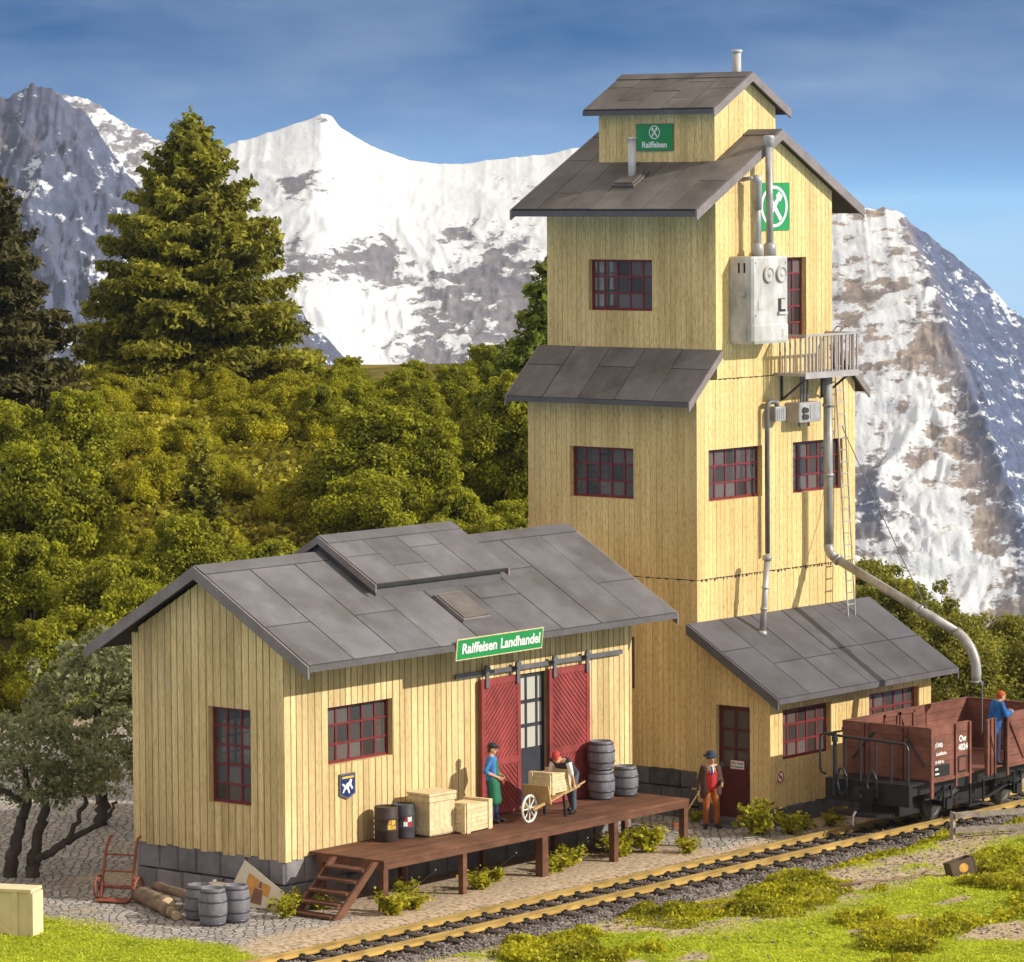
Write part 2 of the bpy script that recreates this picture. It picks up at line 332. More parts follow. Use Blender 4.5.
class MB:
    def __init__(s): s.v = []; s.f = []; s.mi = []; s.starts = []
    def add(s, verts, faces, m=0):
        o = len(s.v); s.starts.append(o)
        s.v.extend([tuple(p) for p in verts])
        for f in faces: s.f.append(tuple(i + o for i in f)); s.mi.append(m)
    def hexa(s, p, m=0):  # p: 4 bottom (ccw) then 4 top
        s.add(p, [(3, 2, 1, 0), (4, 5, 6, 7), (0, 1, 5, 4), (1, 2, 6, 5), (2, 3, 7, 6), (3, 0, 4, 7)], m)
    def box(s, x0, y0, z0, x1, y1, z1, m=0):
        s.hexa([(x0, y0, z0), (x1, y0, z0), (x1, y1, z0), (x0, y1, z0), (x0, y0, z1), (x1, y0, z1), (x1, y1, z1), (x0, y1, z1)], m)
    def obox(s, c, a, b, d, m=0):  # centre and three half vectors
        c, a, b, d = map(Vector, (c, a, b, d))
        s.hexa([c - a - b - d, c + a - b - d, c + a + b - d, c - a + b - d, c - a - b + d, c + a - b + d, c + a + b + d, c - a + b + d], m)
    def beam(s, p0, p1, w, h, upv=(0, 0, 1), m=0):
        p0, p1 = Vector(p0), Vector(p1); a = (p1 - p0); L = a.length; a = a / L
        u = Vector(upv); side = a.cross(u)
        if side.length < 1e-4: side = a.cross(Vector((0, 1, 0)))
        side.normalize(); u = side.cross(a)
        s.obox((p0 + p1) / 2, a * L / 2, side * w / 2, u * h / 2, m)
    def tube(s, pts, r, n=8, m=0, cap=True):
        pts = [Vector(p) for p in pts]; k = len(pts)
        rr = r if isinstance(r, (list, tuple)) else [r] * k
        t0 = (pts[1] - pts[0]).normalized()
        u = t0.orthogonal().normalized()
        o = len(s.v); vs = []
        for i in range(k):
            t = (pts[min(i + 1, k - 1)] - pts[max(i - 1, 0)]).normalized()
            u = (u - t * u.dot(t))
            u = u.normalized() if u.length > 1e-6 else t.orthogonal().normalized()
            w = t.cross(u)
            for j in range(n):
                an = 2 * math.pi * j / n
                vs.append(pts[i] + (u * math.cos(an) + w * math.sin(an)) * rr[i])
        fs = []
        for i in range(k - 1):
            for j in range(n):
                a = i * n + j; b = i * n + (j + 1) % n
                fs.append((a, b, b + n, a + n))
        if cap:
            fs.append(tuple(range(n - 1, -1, -1))); fs.append(tuple((k - 1) * n + j for j in range(n)))
        s.add(vs, fs, m)
    def lathe(s, prof, c=(0, 0, 0), axis=(0, 0, 1), n=16, m=0, capb=True, capt=True):
        c = Vector(c); ax = Vector(axis).normalized(); u = ax.orthogonal().normalized(); w = ax.cross(u)
        vs = []
        for (r, z) in prof:
            for j in range(n):
                an = 2 * math.pi * j / n
                vs.append(c + ax * z + (u * math.cos(an) + w * math.sin(an)) * r)
        fs = []
        for i in range(len(prof) - 1):
            for j in range(n):
                a = i * n + j; b = i * n + (j + 1) % n
                fs.append((a, b, b + n, a + n))
        if capb: fs.append(tuple(range(n - 1, -1, -1)))
        if capt: fs.append(tuple((len(prof) - 1) * n + j for j in range(n)))
        s.add(vs, fs, m)
    def prism(s, poly, fn, d0, d1, m=0):  # poly in 2D, fn(u, v, depth) -> point
        k = len(poly)
        vs = [fn(u, v, d0) for u, v in poly] + [fn(u, v, d1) for u, v in poly]
        fs = [tuple(range(k - 1, -1, -1)), tuple(range(k, 2 * k))]
        for i in range(k):
            j = (i + 1) % k; fs.append((i, j, j + k, i + k))
        s.add(vs, fs, m)
    def ball(s, c, r, n=10, m=0, k=6):  # r scalar or 3-vector
        c = Vector(c); rx, ry, rz = (r, r, r) if not hasattr(r, '__len__') else r
        vs = [c + Vector((0, 0, -rz))]
        for i in range(1, k):
            t = -math.pi / 2 + math.pi * i / k
            for j in range(n):
                a = 2 * math.pi * j / n
                vs.append(c + Vector((rx * math.cos(t) * math.cos(a), ry * math.cos(t) * math.sin(a), rz * math.sin(t))))
        vs.append(c + Vector((0, 0, rz)))
        fs = []
        for j in range(n): fs.append((0, 1 + (j + 1) % n, 1 + j))
        for i in range(k - 2):
            for j in range(n):
                a = 1 + i * n + j; b = 1 + i * n + (j + 1) % n
                fs.append((a, b, b + n, a + n))
        e = len(vs) - 1; o = 1 + (k - 2) * n
        for j in range(n): fs.append((o + j, o + (j + 1) % n, e))
        s.add(vs, fs, m)
    def capsule(s, p0, p1, r0, r1, n=10, m=0):
        p0, p1 = Vector(p0), Vector(p1); a = (p1 - p0); L = a.length; a.normalize()
        prof = []
        for t in (-85, -60, -30): prof.append((r0 * math.cos(R(t)), r0 * math.sin(R(t))))
        prof.append((r0, 0)); prof.append((r1, L))
        for t in (30, 60, 85): prof.append((r1 * math.cos(R(t)), L + r1 * math.sin(R(t))))
        s.lathe(prof, p0, a, n, m)
    def mesh(s, name, mats, smooth=False):
        me = bpy.data.meshes.new(name)
        me.from_pydata(s.v, [], s.f)
        for mm in (mats if isinstance(mats, (list, tuple)) else [mats]):
            me.materials.append(MATS[mm])
        if len(me.materials) > 1: me.polygons.foreach_set('material_index', s.mi)
        if smooth: me.polygons.foreach_set('use_smooth', [True] * len(me.polygons))
        me.update()
        return me
    def build_each(s, name, mats, parent=None, smooth=False, per=1):
        # one object for every piece added (or every `per` pieces)
        starts = s.starts[::per] + [len(s.v)]
        out = []
        for a, b in zip(starts[:-1], starts[1:]):
            q = MB(); q.v = s.v[a:b]
            for f, m in zip(s.f, s.mi):
                if a <= f[0] < b: q.f.append(tuple(i - a for i in f)); q.mi.append(m)
            out.append(q.build(name, mats, parent, smooth))
        return out
    def build(s, name, mats, parent=None, smooth=False):
        return link(name, s.mesh(name, mats, smooth), parent)

ROOT_LOC = {}
def link(name, me, parent=None):
    o = bpy.data.objects.new(name, me); col.objects.link(o)
    if parent is not None:
        o.parent = parent
        if parent in ROOT_LOC: o.matrix_parent_inverse = Matrix.Translation(-ROOT_LOC[parent])
    return o

def tag(o, label, cat, group=None):
    o['label'] = label; o['category'] = cat
    if group: o['group'] = group
    return o

def thing(name, label, cat, loc=(0, 0, 0), group=None):
    o = bpy.data.objects.new(name, None); col.objects.link(o)
    o.empty_display_size = 0.3
    o.location = loc; ROOT_LOC[o] = Vector(loc)
    return tag(o, label, cat, group)

def structure(o, label=None):
    o['kind'] = 'structure'
    return o

KIDS = {}
def copy_thing(o, loc, rz=0.0, sc=1.0, label=None, group=None):
    c = o.copy(); col.objects.link(c)
    c.location = loc; c.rotation_euler = (0, 0, rz); c.scale = (sc, sc, sc) if not hasattr(sc, '__len__') else sc
    if label: c['label'] = label
    if group: c['group'] = group
    for ch in o.children:
        k = ch.copy(); col.objects.link(k); k.parent = c
        for g in ch.children:
            q = g.copy(); col.objects.link(q); q.parent = k
    return c

# numpy value noise
_perm = rng.random((256, 256))
def vnoise(x, y, seed=0):
    x = np.asarray(x, float) + seed * 17.31; y = np.asarray(y, float) + seed * 9.77
    xi = np.floor(x).astype(int); yi = np.floor(y).astype(int)
    xf = x - xi; yf = y - yi
    xf = xf * xf * (3 - 2 * xf); yf = yf * yf * (3 - 2 * yf)
    g = lambda a, b: _perm[a & 255, b & 255]
    return (g(xi, yi) * (1 - xf) + g(xi + 1, yi) * xf) * (1 - yf) + (g(xi, yi + 1) * (1 - xf) + g(xi + 1, yi + 1) * xf) * yf
def fbm(x, y, o=4, seed=0, gain=0.5):
    a = 1.0; t = 0; s = 0
    for i in range(o):
        t = t + a * vnoise(x * 2 ** i, y * 2 ** i, seed + i); s += a; a *= gain
    return t / s
def ridged(x, y, o=5, seed=0, gain=0.55):
    a = 1.0; t = 0; s = 0
    for i in range(o):
        n = 1 - np.abs(2 * vnoise(x * 2 ** i, y * 2 ** i, seed + i) - 1)
        t = t + a * n * n; s += a; a *= gain
    return t / s
def sstep(a, b, x):
    t = np.clip((np.asarray(x, float) - a) / (b - a), 0, 1)
    return t * t * (3 - 2 * t)

# ------------------------------------------------------------------ ground
FH = np.array([math.cos(yaw), math.sin(yaw)]); RH = np.array([math.sin(yaw), -math.cos(yaw)])
C2 = np.array([CAM.x, CAM.y])
def ld(x, y):
    dx = np.asarray(x, float) - C2[0]; dy = np.asarray(y, float) - C2[1]
    return dx * RH[0] + dy * RH[1], dx * FH[0] + dy * FH[1]
def xy(l, d):
    return C2[0] + l * RH[0] + d * FH[0], C2[1] + l * RH[1] + d * FH[1]

def gz(x, y):
    x = np.asarray(x, float); y = np.asarray(y, float)
    l, d = ld(x, y)
    z = 0.05 * (fbm(x * .5, y * .5, 3, 1) - .5)
    front = sstep(-5.85, -7.2, y)
    z = z + front * (0.16 + 0.42 * (fbm(x * .28, y * .28, 3, 5) - .5) + 0.05 * (fbm(x * 1.6, y * 1.6, 2, 8) - .5))
    z = z - 0.06 * (1 - front) * sstep(-2.5, -3.4, y)
    left = 1 - sstep(2, 9, l)
    hill = sstep(112, 150, d) * 5.6 + sstep(150, 176, d) * 0.7
    z = z + left * hill + left * sstep(112, 125, d) * 1.2 * (fbm(x * .09, y * .09, 3, 3) - .4)
    fall = sstep(128, 150, d) * (1 - left) * 6 + (1 - left) * np.maximum(0, d - 140) * 0.35 + np.maximum(0, d - 190) * 0.55
    z = z - np.minimum(fall, 420)
    return z

rows = np.concatenate([np.arange(52, 70, 0.5), np.arange(70, 122, 0.17), np.arange(122, 200, 0.8), np.geomspace(200, 3600, 60)])
nc = 380
s_ = np.linspace(-1, 1, nc)
Dm, Sm = np.meshgrid(rows, s_, indexing='ij')
Lm = Sm * (0.165 * Dm + 8)
Xg, Yg = xy(Lm, Dm)
Zg = gz(Xg, Yg)
def grid_mesh(name, X, Y, Z):
    nr, ncn = X.shape
    co = np.stack([X, Y, Z], -1).reshape(-1, 3)
    idx = np.arange(nr * ncn).reshape(nr, ncn)
    q = np.stack([idx[:-1, :-1], idx[:-1, 1:], idx[1:, 1:], idx[1:, :-1]], -1).reshape(-1, 4)
    me = bpy.data.meshes.new(name)
    me.vertices.add(len(co)); me.vertices.foreach_set('co', co.ravel())
    me.loops.add(q.size); me.loops.foreach_set('vertex_index', q.ravel().astype(np.int32))
    me.polygons.add(len(q)); me.polygons.foreach_set('loop_start', np.arange(0, q.size, 4, dtype=np.int32))
    me.polygons.foreach_set('loop_total', np.full(len(q), 4, np.int32))
    me.polygons.foreach_set('use_smooth', np.ones(len(q), bool))
    me.update(calc_edges=True)
    return me
def set_attr(me, name, rgba):
    a = me.color_attributes.new(name, 'FLOAT_COLOR', 'POINT')
    a.data.foreach_set('color', np.asarray(rgba, np.float32).ravel())

def ground_masks(x, y):
    """cover of the ground: cobbles, sand, turf"""
    l, d = ld(x, y)
    w = (fbm(x * .7, y * .7, 4, 21) - .5)
    w2 = (fbm(x * .25, y * .25, 3, 31) - .5)
    cob = sstep(-14.0 + 1.0 * w, -14.9 + 1.0 * w, x) * sstep(-2.6, -1.8, y + 1.2 * w) * sstep(31, 26, y)
    cob = np.maximum(cob, sstep(5.5, 6.5, y) * sstep(8, 4, x) * (1 - sstep(20, 26, y + 4 * w2)))
    cob = np.maximum(cob, sstep(-3.6, -3.0, x + w) * sstep(0.6, 0.2, x) * sstep(-3.2, -2.7, y + .5 * w))
    turf_left = sstep(-18.2 + 2.0 * w, -18.9 + 2.0 * w, x) * sstep(5.5, 3.5, y)
    cob = cob * (1 - turf_left)
    turf = np.maximum(turf_left, sstep(-6.15 + .9 * w, -6.6 + .9 * w, y))
    sandp = sstep(.55, .63, fbm(x * .33 + 3, y * .5, 4, 45)) * sstep(-10.5, -8.5, y)
    sandp = np.maximum(sandp, sstep(.63, .69, fbm(x * .5 + 9, y * .7, 3, 52)))
    strip = np.exp(-((y + 7.3 + .12 * (x + 3) + 1.2 * w) / .55) ** 2) * sstep(-7, -4, x)
    sandp = np.maximum(sandp, strip)
    turf = turf * np.where(y < -5.5, 1 - np.clip(sandp, 0, 1) * .95, 1)
    far = sstep(112, 119, d + 6 * w2) * (1 - sstep(-16, -20, x) * 0)
    heath = far
    return np.clip(cob * (1 - far), 0, 1), np.clip(turf * (1 - far), 0, 1), np.clip(heath, 0, 1)

gm = grid_mesh('ground', Xg, Yg, Zg)
mc, mt, mh = ground_masks(Xg, Yg)
set_attr(gm, 'cover', np.stack([mc, mt, mh, np.ones_like(mc)], -1))

def ground_material():
    m = bpy.data.materials.new('ground_cover'); m.use_nodes = True
    n, l = m.node_tree.nodes, m.node_tree.links
    b = n['Principled BSDF']; b.inputs['Roughness'].default_value = 0.95; b.inputs['Specular IOR Level'].default_value = 0.15
    tc = n.new('ShaderNodeTexCoord'); at = n.new('ShaderNodeVertexColor'); at.layer_name = 'cover'
    sp = n.new('ShaderNodeSeparateColor'); l.new(at.outputs[0], sp.inputs[0])
    def noise(scale, det=4, vec=None):
        z = n.new('ShaderNodeTexNoise'); z.inputs['Scale'].default_value = scale; z.inputs['Detail'].default_value = det
        l.new(vec or tc.outputs['Object'], z.inputs['Vector']); return z.outputs['Fac']
    def ramp(f, *stops):
        r = n.new('ShaderNodeValToRGB')
        e = r.color_ramp.elements
        while len(e) < len(stops): e.new(0.5)
        for i, (p, c) in enumerate(stops): e[i].position = p; e[i].color = (*c, 1)
        l.new(f, r.inputs[0]); return r.outputs[0]
    def mix(f, a, c):
        x = n.new('ShaderNodeMixRGB'); l.new(f, x.inputs[0]); l.new(a, x.inputs[1]); l.new(c, x.inputs[2]); return x.outputs[0]
    sand = ramp(noise(9, 8), (.28, (.20, .145, .095)), (.5, (.46, .35, .24)), (.72, (.62, .50, .38)))
    # cobbles: rows of small setts
    mp = n.new('ShaderNodeMapping'); mp.inputs['Scale'].default_value = (4.4, 6.6, 1); mp.inputs['Rotation'].default_value = (0, 0, R(38))
    dn = n.new('ShaderNodeTexNoise'); dn.inputs['Scale'].default_value = 1.3; dn.inputs['Detail'].default_value = 2
    l.new(tc.outputs['Object'], dn.inputs['Vector'])
    va = n.new('ShaderNodeMixRGB'); va.blend_type = 'ADD'; va.inputs[0].default_value = 0.45
    l.new(tc.outputs['Object'], va.inputs[1]); l.new(dn.outputs['Color'], va.inputs[2])
    l.new(va.outputs[0], mp.inputs[0])
    vo = n.new('ShaderNodeTexVoronoi'); vo.voronoi_dimensions = '2D'; vo.feature = 'DISTANCE_TO_EDGE'; vo.inputs['Scale'].default_value = 1
    vo.inputs['Randomness'].default_value = 0.55
    l.new(mp.outputs[0], vo.inputs['Vector'])
    vc = n.new('ShaderNodeTexVoronoi'); vc.voronoi_dimensions = '2D'; vc.inputs['Scale'].default_value = 1; vc.inputs['Randomness'].default_value = 0.55
    l.new(mp.outputs[0], vc.inputs['Vector'])
    joint = ramp(vo.outputs['Distance'], (.01, (0, 0, 0)), (.13, (1, 1, 1)))
    stone = ramp(vc.outputs['Color'], (.1, (.30, .275, .255)), (.9, (.52, .48, .45)))
    dark = n.new('ShaderNodeRGB'); dark.outputs[0].default_value = (.13, .115, .10, 1)
    cob = mix(joint, dark.outputs[0], stone)
    cob = mix(ramp(noise(.8, 5), (.55, (0, 0, 0)), (.72, (.7, .7, .7))), cob, sand)
    turf = ramp(noise(3.5, 8), (.3, (.18, .22, .014)), (.52, (.34, .39, .022)), (.75, (.44, .46, .03)))
    heath = ramp(noise(.5, 8), (.3, (.035, .034, .012)), (.5, (.12, .10, .018)), (.72, (.24, .18, .02)))
    c = mix(sp.outputs[0], sand, cob)
    c = mix(sp.outputs[1], c, turf)
    c = mix(sp.outputs[2], c, heath)
    l.new(c, b.inputs['Base Color'])
    hm = n.new('ShaderNodeMath'); hm.operation = 'MULTIPLY'; l.new(joint, hm.inputs[0]); l.new(sp.outputs[0], hm.inputs[1])
    nf = noise(28, 6)
    ha = n.new('ShaderNodeMath'); ha.operation = 'MULTIPLY_ADD'; ha.inputs[1].default_value = 0.5; l.new(nf, ha.inputs[0]); l.new(hm.outputs[0], ha.inputs[2])
    bp = n.new('ShaderNodeBump'); bp.inputs['Strength'].default_value = 0.9; bp.inputs['Distance'].default_value = 0.04
    l.new(ha.outputs[0], bp.inputs['Height']); l.new(bp.outputs[0], b.inputs['Normal'])
    return m
gm.materials.append(ground_material())
structure(link('ground', gm))

# ------------------------------------------------------------------ mountains
def mountain_material(name, rock1, rock2, snow=(.70, .71, .73), nscale=.05, thr=.5):
    m = bpy.data.materials.new(name); m.use_nodes = True
    n, l = m.node_tree.nodes, m.node_tree.links
    b = n['Principled BSDF']; b.inputs['Roughness'].default_value = 0.9; b.inputs['Specular IOR Level'].default_value = 0.1
    tc = n.new('ShaderNodeTexCoord'); at = n.new('ShaderNodeVertexColor'); at.layer_name = 'cover'
    sp = n.new('ShaderNodeSeparateColor'); l.new(at.outputs[0], sp.inputs[0])
    def noise(scale, det, rgh=.6, st_=(1, 1, 1)):
        z = n.new('ShaderNodeTexNoise'); z.inputs['Scale'].default_value = scale; z.inputs['Detail'].default_value = det
        z.inputs['Roughness'].default_value = rgh
        mp = n.new('ShaderNodeMapping'); mp.inputs['Scale'].default_value = st_; mp.inputs['Rotation'].default_value = (.25, -.2, 0)
        l.new(tc.outputs['Object'], mp.inputs[0]); l.new(mp.outputs[0], z.inputs['Vector']); return z.outputs['Fac']
    rp = n.new('ShaderNodeValToRGB'); rp.color_ramp.elements[0].position = .32; rp.color_ramp.elements[0].color = (*rock1, 1)
    rp.color_ramp.elements[1].position = .68; rp.color_ramp.elements[1].color = (*rock2, 1)
    l.new(noise(nscale * 1.4, 8, .7), rp.inputs[0])
    a = n.new('ShaderNodeMath'); a.operation = 'ADD'
    l.new(sp.outputs[0], a.inputs[0])
    nn = n.new('ShaderNodeMath'); nn.operation = 'MULTIPLY_ADD'; nn.inputs[1].default_value = 2.3; nn.inputs[2].default_value = -1.15
    l.new(noise(nscale, 10, .72, (1, 1, 1.9)), nn.inputs[0]); l.new(nn.outputs[0], a.inputs[1])
    st = n.new('ShaderNodeMapRange'); st.inputs['From Min'].default_value = thr - .07; st.inputs['From Max'].default_value = thr + .07
    l.new(a.outputs[0], st.inputs['Value'])
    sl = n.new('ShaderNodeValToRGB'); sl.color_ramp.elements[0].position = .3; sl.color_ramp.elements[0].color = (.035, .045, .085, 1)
    sl.color_ramp.elements[1].position = .7; sl.color_ramp.elements[1].color = (.115, .14, .235, 1)  # blue shade of the mountain flanks, painted in as rock colour
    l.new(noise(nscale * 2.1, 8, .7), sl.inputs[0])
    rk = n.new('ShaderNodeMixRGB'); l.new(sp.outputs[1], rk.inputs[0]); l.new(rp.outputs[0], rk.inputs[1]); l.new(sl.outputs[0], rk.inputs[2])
    mx = n.new('ShaderNodeMixRGB'); l.new(st.outputs[0], mx.inputs[0]); l.new(rk.outputs[0], mx.inputs[1]); mx.inputs[2].default_value = (*snow, 1)
    l.new(mx.outputs[0], b.inputs['Base Color'])
    bp = n.new('ShaderNodeBump'); bp.inputs['Strength'].default_value = .5; bp.inputs['Distance'].default_value = 1.6
    l.new(noise(nscale * 2.2, 9, .65), bp.inputs['Height']); l.new(bp.outputs[0], b.inputs['Normal'])
    MATS[name] = m

mountain_material('rock_brown', (.045, .040, .050), (.17, .135, .115), nscale=.085)
mountain_material('rock_grey', (.17, .145, .13), (.42, .35, .30), nscale=.075)
mountain_material('rock_ridge', (.14, .12, .115), (.46, .36, .28), nscale=.10)

def mountain(name, d0, crest, zb, Lf, mname, cover, amp=1.0, nfreq=1.0, seed=0, spur=None, step=1.6, nt=230, power=1.0, jag=6.0):
    cx = [c[0] for c in crest]; cr = [c[1] for c in crest]
    u = np.arange(cx[0], cx[-1] + step, step)
    row = np.interp(u, cx, cr)
    zs = CAM.z + d0 * (172.3 - np.convolve(np.pad(row, 20, mode='edge'), np.ones(41) / 41, 'valid')) / F_PX
    row = row + jag * (ridged(u * .045, u * 0, 5, seed + 60) - .45) * -1.0 + jag * .35 * (fbm(u * .35, u * 0 + 3, 2, seed + 61) - .5)
    zc = CAM.z + d0 * (172.3 - row) / F_PX
    t = np.concatenate([np.linspace(0, 1, nt), np.linspace(1.01, 1.5, 18)])
    T, U = np.meshgrid(t, u, indexing='ij')
    ZC = zs[None] + (zc - zs)[None] * np.clip(np.where(T <= 1, T, 2 - T), 0, 1) ** 9
    Dd = d0 - Lf * (1 - T)
    Ll = (U - 512) / F_PX * d0
    tt = np.where(T <= 1, T, 2 - T)
    prof = np.clip(tt, 0, 1) ** power
    Z = zb + (ZC - zb) * prof
    H = abs(np.mean(zc) - zb)
    q = nfreq * 9.0 / H
    warp = fbm(Ll * q * .6, Dd * q * .6, 3, seed + 5) * 1.6
    rr = ridged(Ll * q + warp, Dd * q * 1.15 + warp + Ll * q * .35, 6, seed)
    fine = fbm(Ll * q * 5, Dd * q * 5, 4, seed + 9)
    fade = np.clip(np.sin(np.clip(tt, 0, 1) * math.pi) ** .55, 0, 1)
    Z = Z + amp * H * fade * (.34 * (rr - .45) + .05 * (fine - .5))
    if spur:
        for (pts, A, wdt) in spur:
            su = np.interp(T, [p[0] for p in pts], [p[1] for p in pts])
            du = (U - su) / wdt
            Z = Z + A * H * np.exp(-np.abs(du)) * np.clip(np.sin(np.clip(tt, 0, 1) * math.pi), 0, 1) ** .5
    Xw, Yw = xy(Ll, Dd)
    me = grid_mesh(name, Xw, Yw, Z)
    # where the vertex would sit between foot and crest, sets snow cover and painted blue shade
    Rw = 172.3 + (CAM.z - Z) / Dd * F_PX
    Ua = 512 + Ll / Dd * F_PX
    gy = np.gradient(Z, axis=0); gx = np.gradient(Z, axis=1)
    cv = cover(Ua, Rw, T, rr, fine)
    cv, slate = cv if isinstance(cv, tuple) else (cv, np.zeros_like(cv))  # slate holds the amount of blue shade painted in
    set_attr(me, 'cover', np.stack([cv, slate, cv, np.ones_like(cv)], -1))  # second channel: amount of blue shade painted into the rock
    me.materials.append(MATS[mname])
    o = structure(link('mountain', me))
    return o

def blob(U, Rw, x, y, sx, sy): return np.exp(-((U - x) / sx) ** 2 - ((Rw - y) / sy) ** 2)
def cov_left(U, Rw, T, rr, fine):
    c = -.17 + .46 * fbm(U * .03 + Rw * .018, Rw * .06 - U * .03, 4, 71) + .10 * blob(U, Rw, 45, 150, 60, 40) + .18 * sstep(110, 160, Rw)
    return c + .5 * (fine - .5), .75 * sstep(.30, .55, fbm(U * .02, Rw * .02, 3, 72) + .2 * sstep(120, 180, Rw))  # second value: blue shade painted into the rock
def cov_peak(U, Rw, T, rr, fine):
    c = 1.0 + 0 * U
    for (x, y, sx, sy, a) in ((305, 180, 32, 14, .55), (300, 185, 22, 24, .3), (350, 262, 52, 28, .62), (385, 255, 18, 30, .5), (298, 262, 20, 34, .35),
                              (455, 232, 28, 10, .5), (520, 190, 34, 26, .42), (500, 262, 46, 44, .62), (455, 320, 52, 46, .66), (415, 352, 30, 20, .55), (325, 118, 10, 5, .4),
                              (520, 330, 60, 60, .6), (250, 172, 10, 6, .3)):
        c = c - a * .95 * blob(U, Rw, x, y, sx, sy)
    rock = 1 - np.clip(c, 0, 1)
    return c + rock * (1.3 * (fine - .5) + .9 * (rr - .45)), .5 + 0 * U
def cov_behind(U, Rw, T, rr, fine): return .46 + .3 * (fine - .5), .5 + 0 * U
def cov_right(U, Rw, T, rr, fine):
    edge = np.interp(Rw, [205, 240, 300, 360, 430, 500, 560, 640], [893, 905, 930, 948, 965, 992, 1010, 1035])
    e = edge + 10 * (fbm(Rw * .06, U * .05, 3, 77) - .5)
    left = 1 - sstep(-10, 12, U - e + 20 * (fine - .5))
    bands = fbm(Rw * .05 + U * .012, U * .02, 3, 90)
    cl = .76 - .42 * sstep(.46, .72, bands) * (1 - .6 * sstep(360, 420, Rw) * sstep(470, 430, Rw)) - .3 * np.exp(-((U - e + 10) / 16.) ** 2) * sstep(240, 330, Rw)
    cl = cl - .5 * blob(U, Rw, 870, 500, 26, 40) - .35 * blob(U, Rw, 855, 300, 18, 30)
    cr_ = .26 + .22 * sstep(520, 640, Rw) + .45 * blob(U, Rw, 1008, 305, 14, 14)
    cr_ = cr_ + .30 * (fbm(U * .05 + Rw * .03, Rw * .07 - U * .03, 4, 95) - .4)
    cl = cl + .55 * (fine - .5) + .35 * (rr - .45)
    return cl * left + cr_ * (1 - left), np.clip(sstep(-22, 26, U - e + 26 * (fine - .5)) + .9 * blob(U, Rw, 870, 505, 30, 50), 0, 1)  # right flank in shade: its blue goes into the rock colour

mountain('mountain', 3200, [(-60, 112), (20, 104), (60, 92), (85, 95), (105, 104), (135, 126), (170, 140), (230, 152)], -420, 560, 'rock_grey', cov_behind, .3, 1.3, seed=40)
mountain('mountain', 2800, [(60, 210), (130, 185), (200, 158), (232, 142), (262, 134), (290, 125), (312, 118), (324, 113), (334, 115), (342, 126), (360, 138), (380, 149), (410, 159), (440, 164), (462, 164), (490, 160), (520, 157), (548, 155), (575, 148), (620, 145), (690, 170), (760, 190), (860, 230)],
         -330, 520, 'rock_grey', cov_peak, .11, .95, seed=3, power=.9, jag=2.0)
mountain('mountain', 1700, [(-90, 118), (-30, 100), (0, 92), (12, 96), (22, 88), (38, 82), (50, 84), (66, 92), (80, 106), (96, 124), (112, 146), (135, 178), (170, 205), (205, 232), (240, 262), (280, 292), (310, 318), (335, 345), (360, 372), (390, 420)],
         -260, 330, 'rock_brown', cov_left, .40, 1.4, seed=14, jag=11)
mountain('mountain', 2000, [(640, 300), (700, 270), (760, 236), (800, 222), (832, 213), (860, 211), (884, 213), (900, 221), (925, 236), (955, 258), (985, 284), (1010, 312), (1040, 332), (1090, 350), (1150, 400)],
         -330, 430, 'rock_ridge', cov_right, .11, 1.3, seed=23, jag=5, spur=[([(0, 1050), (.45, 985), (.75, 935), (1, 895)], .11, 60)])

# ------------------------------------------------------------------ building kit
def plank_wall(mb, P, N, u0, u1, zlo, top, openings=(), pw=.16, th=.2, jag=.035, seed=0, groove=.006, m=0):
    """vertical boards between u0 and u1; P(u, z) -> point on the outer face, N outward normal, top(u) -> height"""
    r = random.Random(seed); N = Vector(N)
    cuts = [u0]; x = u0
    while x < u1 - pw * 1.3:
        x += pw * r.uniform(.85, 1.15); cuts.append(x)
    cuts.append(u1)
    for a, b in zip(cuts[:-1], cuts[1:]):
        zb = zlo - (r.uniform(0, jag)); off = r.uniform(-.003, .003)
        es = sorted({a, b} | {e for o in openings for e in o[:2] if a + 1e-4 < e < b - 1e-4})
        for c, d in zip(es[:-1], es[1:]):
            segs = [(zb, None)]
            mid = (c + d) / 2
            for o in sorted(openings, key=lambda q: q[2]):
                if o[0] <= mid <= o[1]:
                    s0, _ = segs.pop(); segs += [(s0, o[2]), (o[3], None)]
            for s0, s1 in segs:
                if s1 is not None and s1 <= s0: continue
                tc, td = (top(c), top(d)) if s1 is None else (s1, s1)
                gc = groove if abs(c - a) < 1e-6 else 0; gd = groove if abs(d - b) < 1e-6 else 0
                pts = []
                for (uu0, uu1, dep) in ((c, d, -th), (c, d, -.012), (c + gc, d - gd, off)):
                    for uu, zz in ((uu0, s0), (uu1, s0), (uu1, td), (uu0, tc)):
                        pts.append(P(uu, zz) + N * dep)
                fs = [(0, 3, 2, 1), (8, 9, 10, 11)]
                for k in (0, 4):
                    for j in range(4):
                        q = (j + 1) % 4; fs.append((k + j, k + q, k + 4 + q, k + 4 + j))
                mb.add(pts, fs, m)
                mb.mi[-3] = mb.mi[-1] = 1      # the flanks of the joint hold dirt

def face(axis, c):
    """outer faces seen by the walls: returns P(u, z), outward normal"""
    if axis == '-x': return (lambda u, z: Vector((c, u, z))), Vector((-1, 0, 0))
    if axis == '+x': return (lambda u, z: Vector((c, u, z))), Vector((1, 0, 0))
    if axis == '-y': return (lambda u, z: Vector((u, c, z))), Vector((0, -1, 0))
    return (lambda u, z: Vector((u, c, z))), Vector((0, 1, 0))

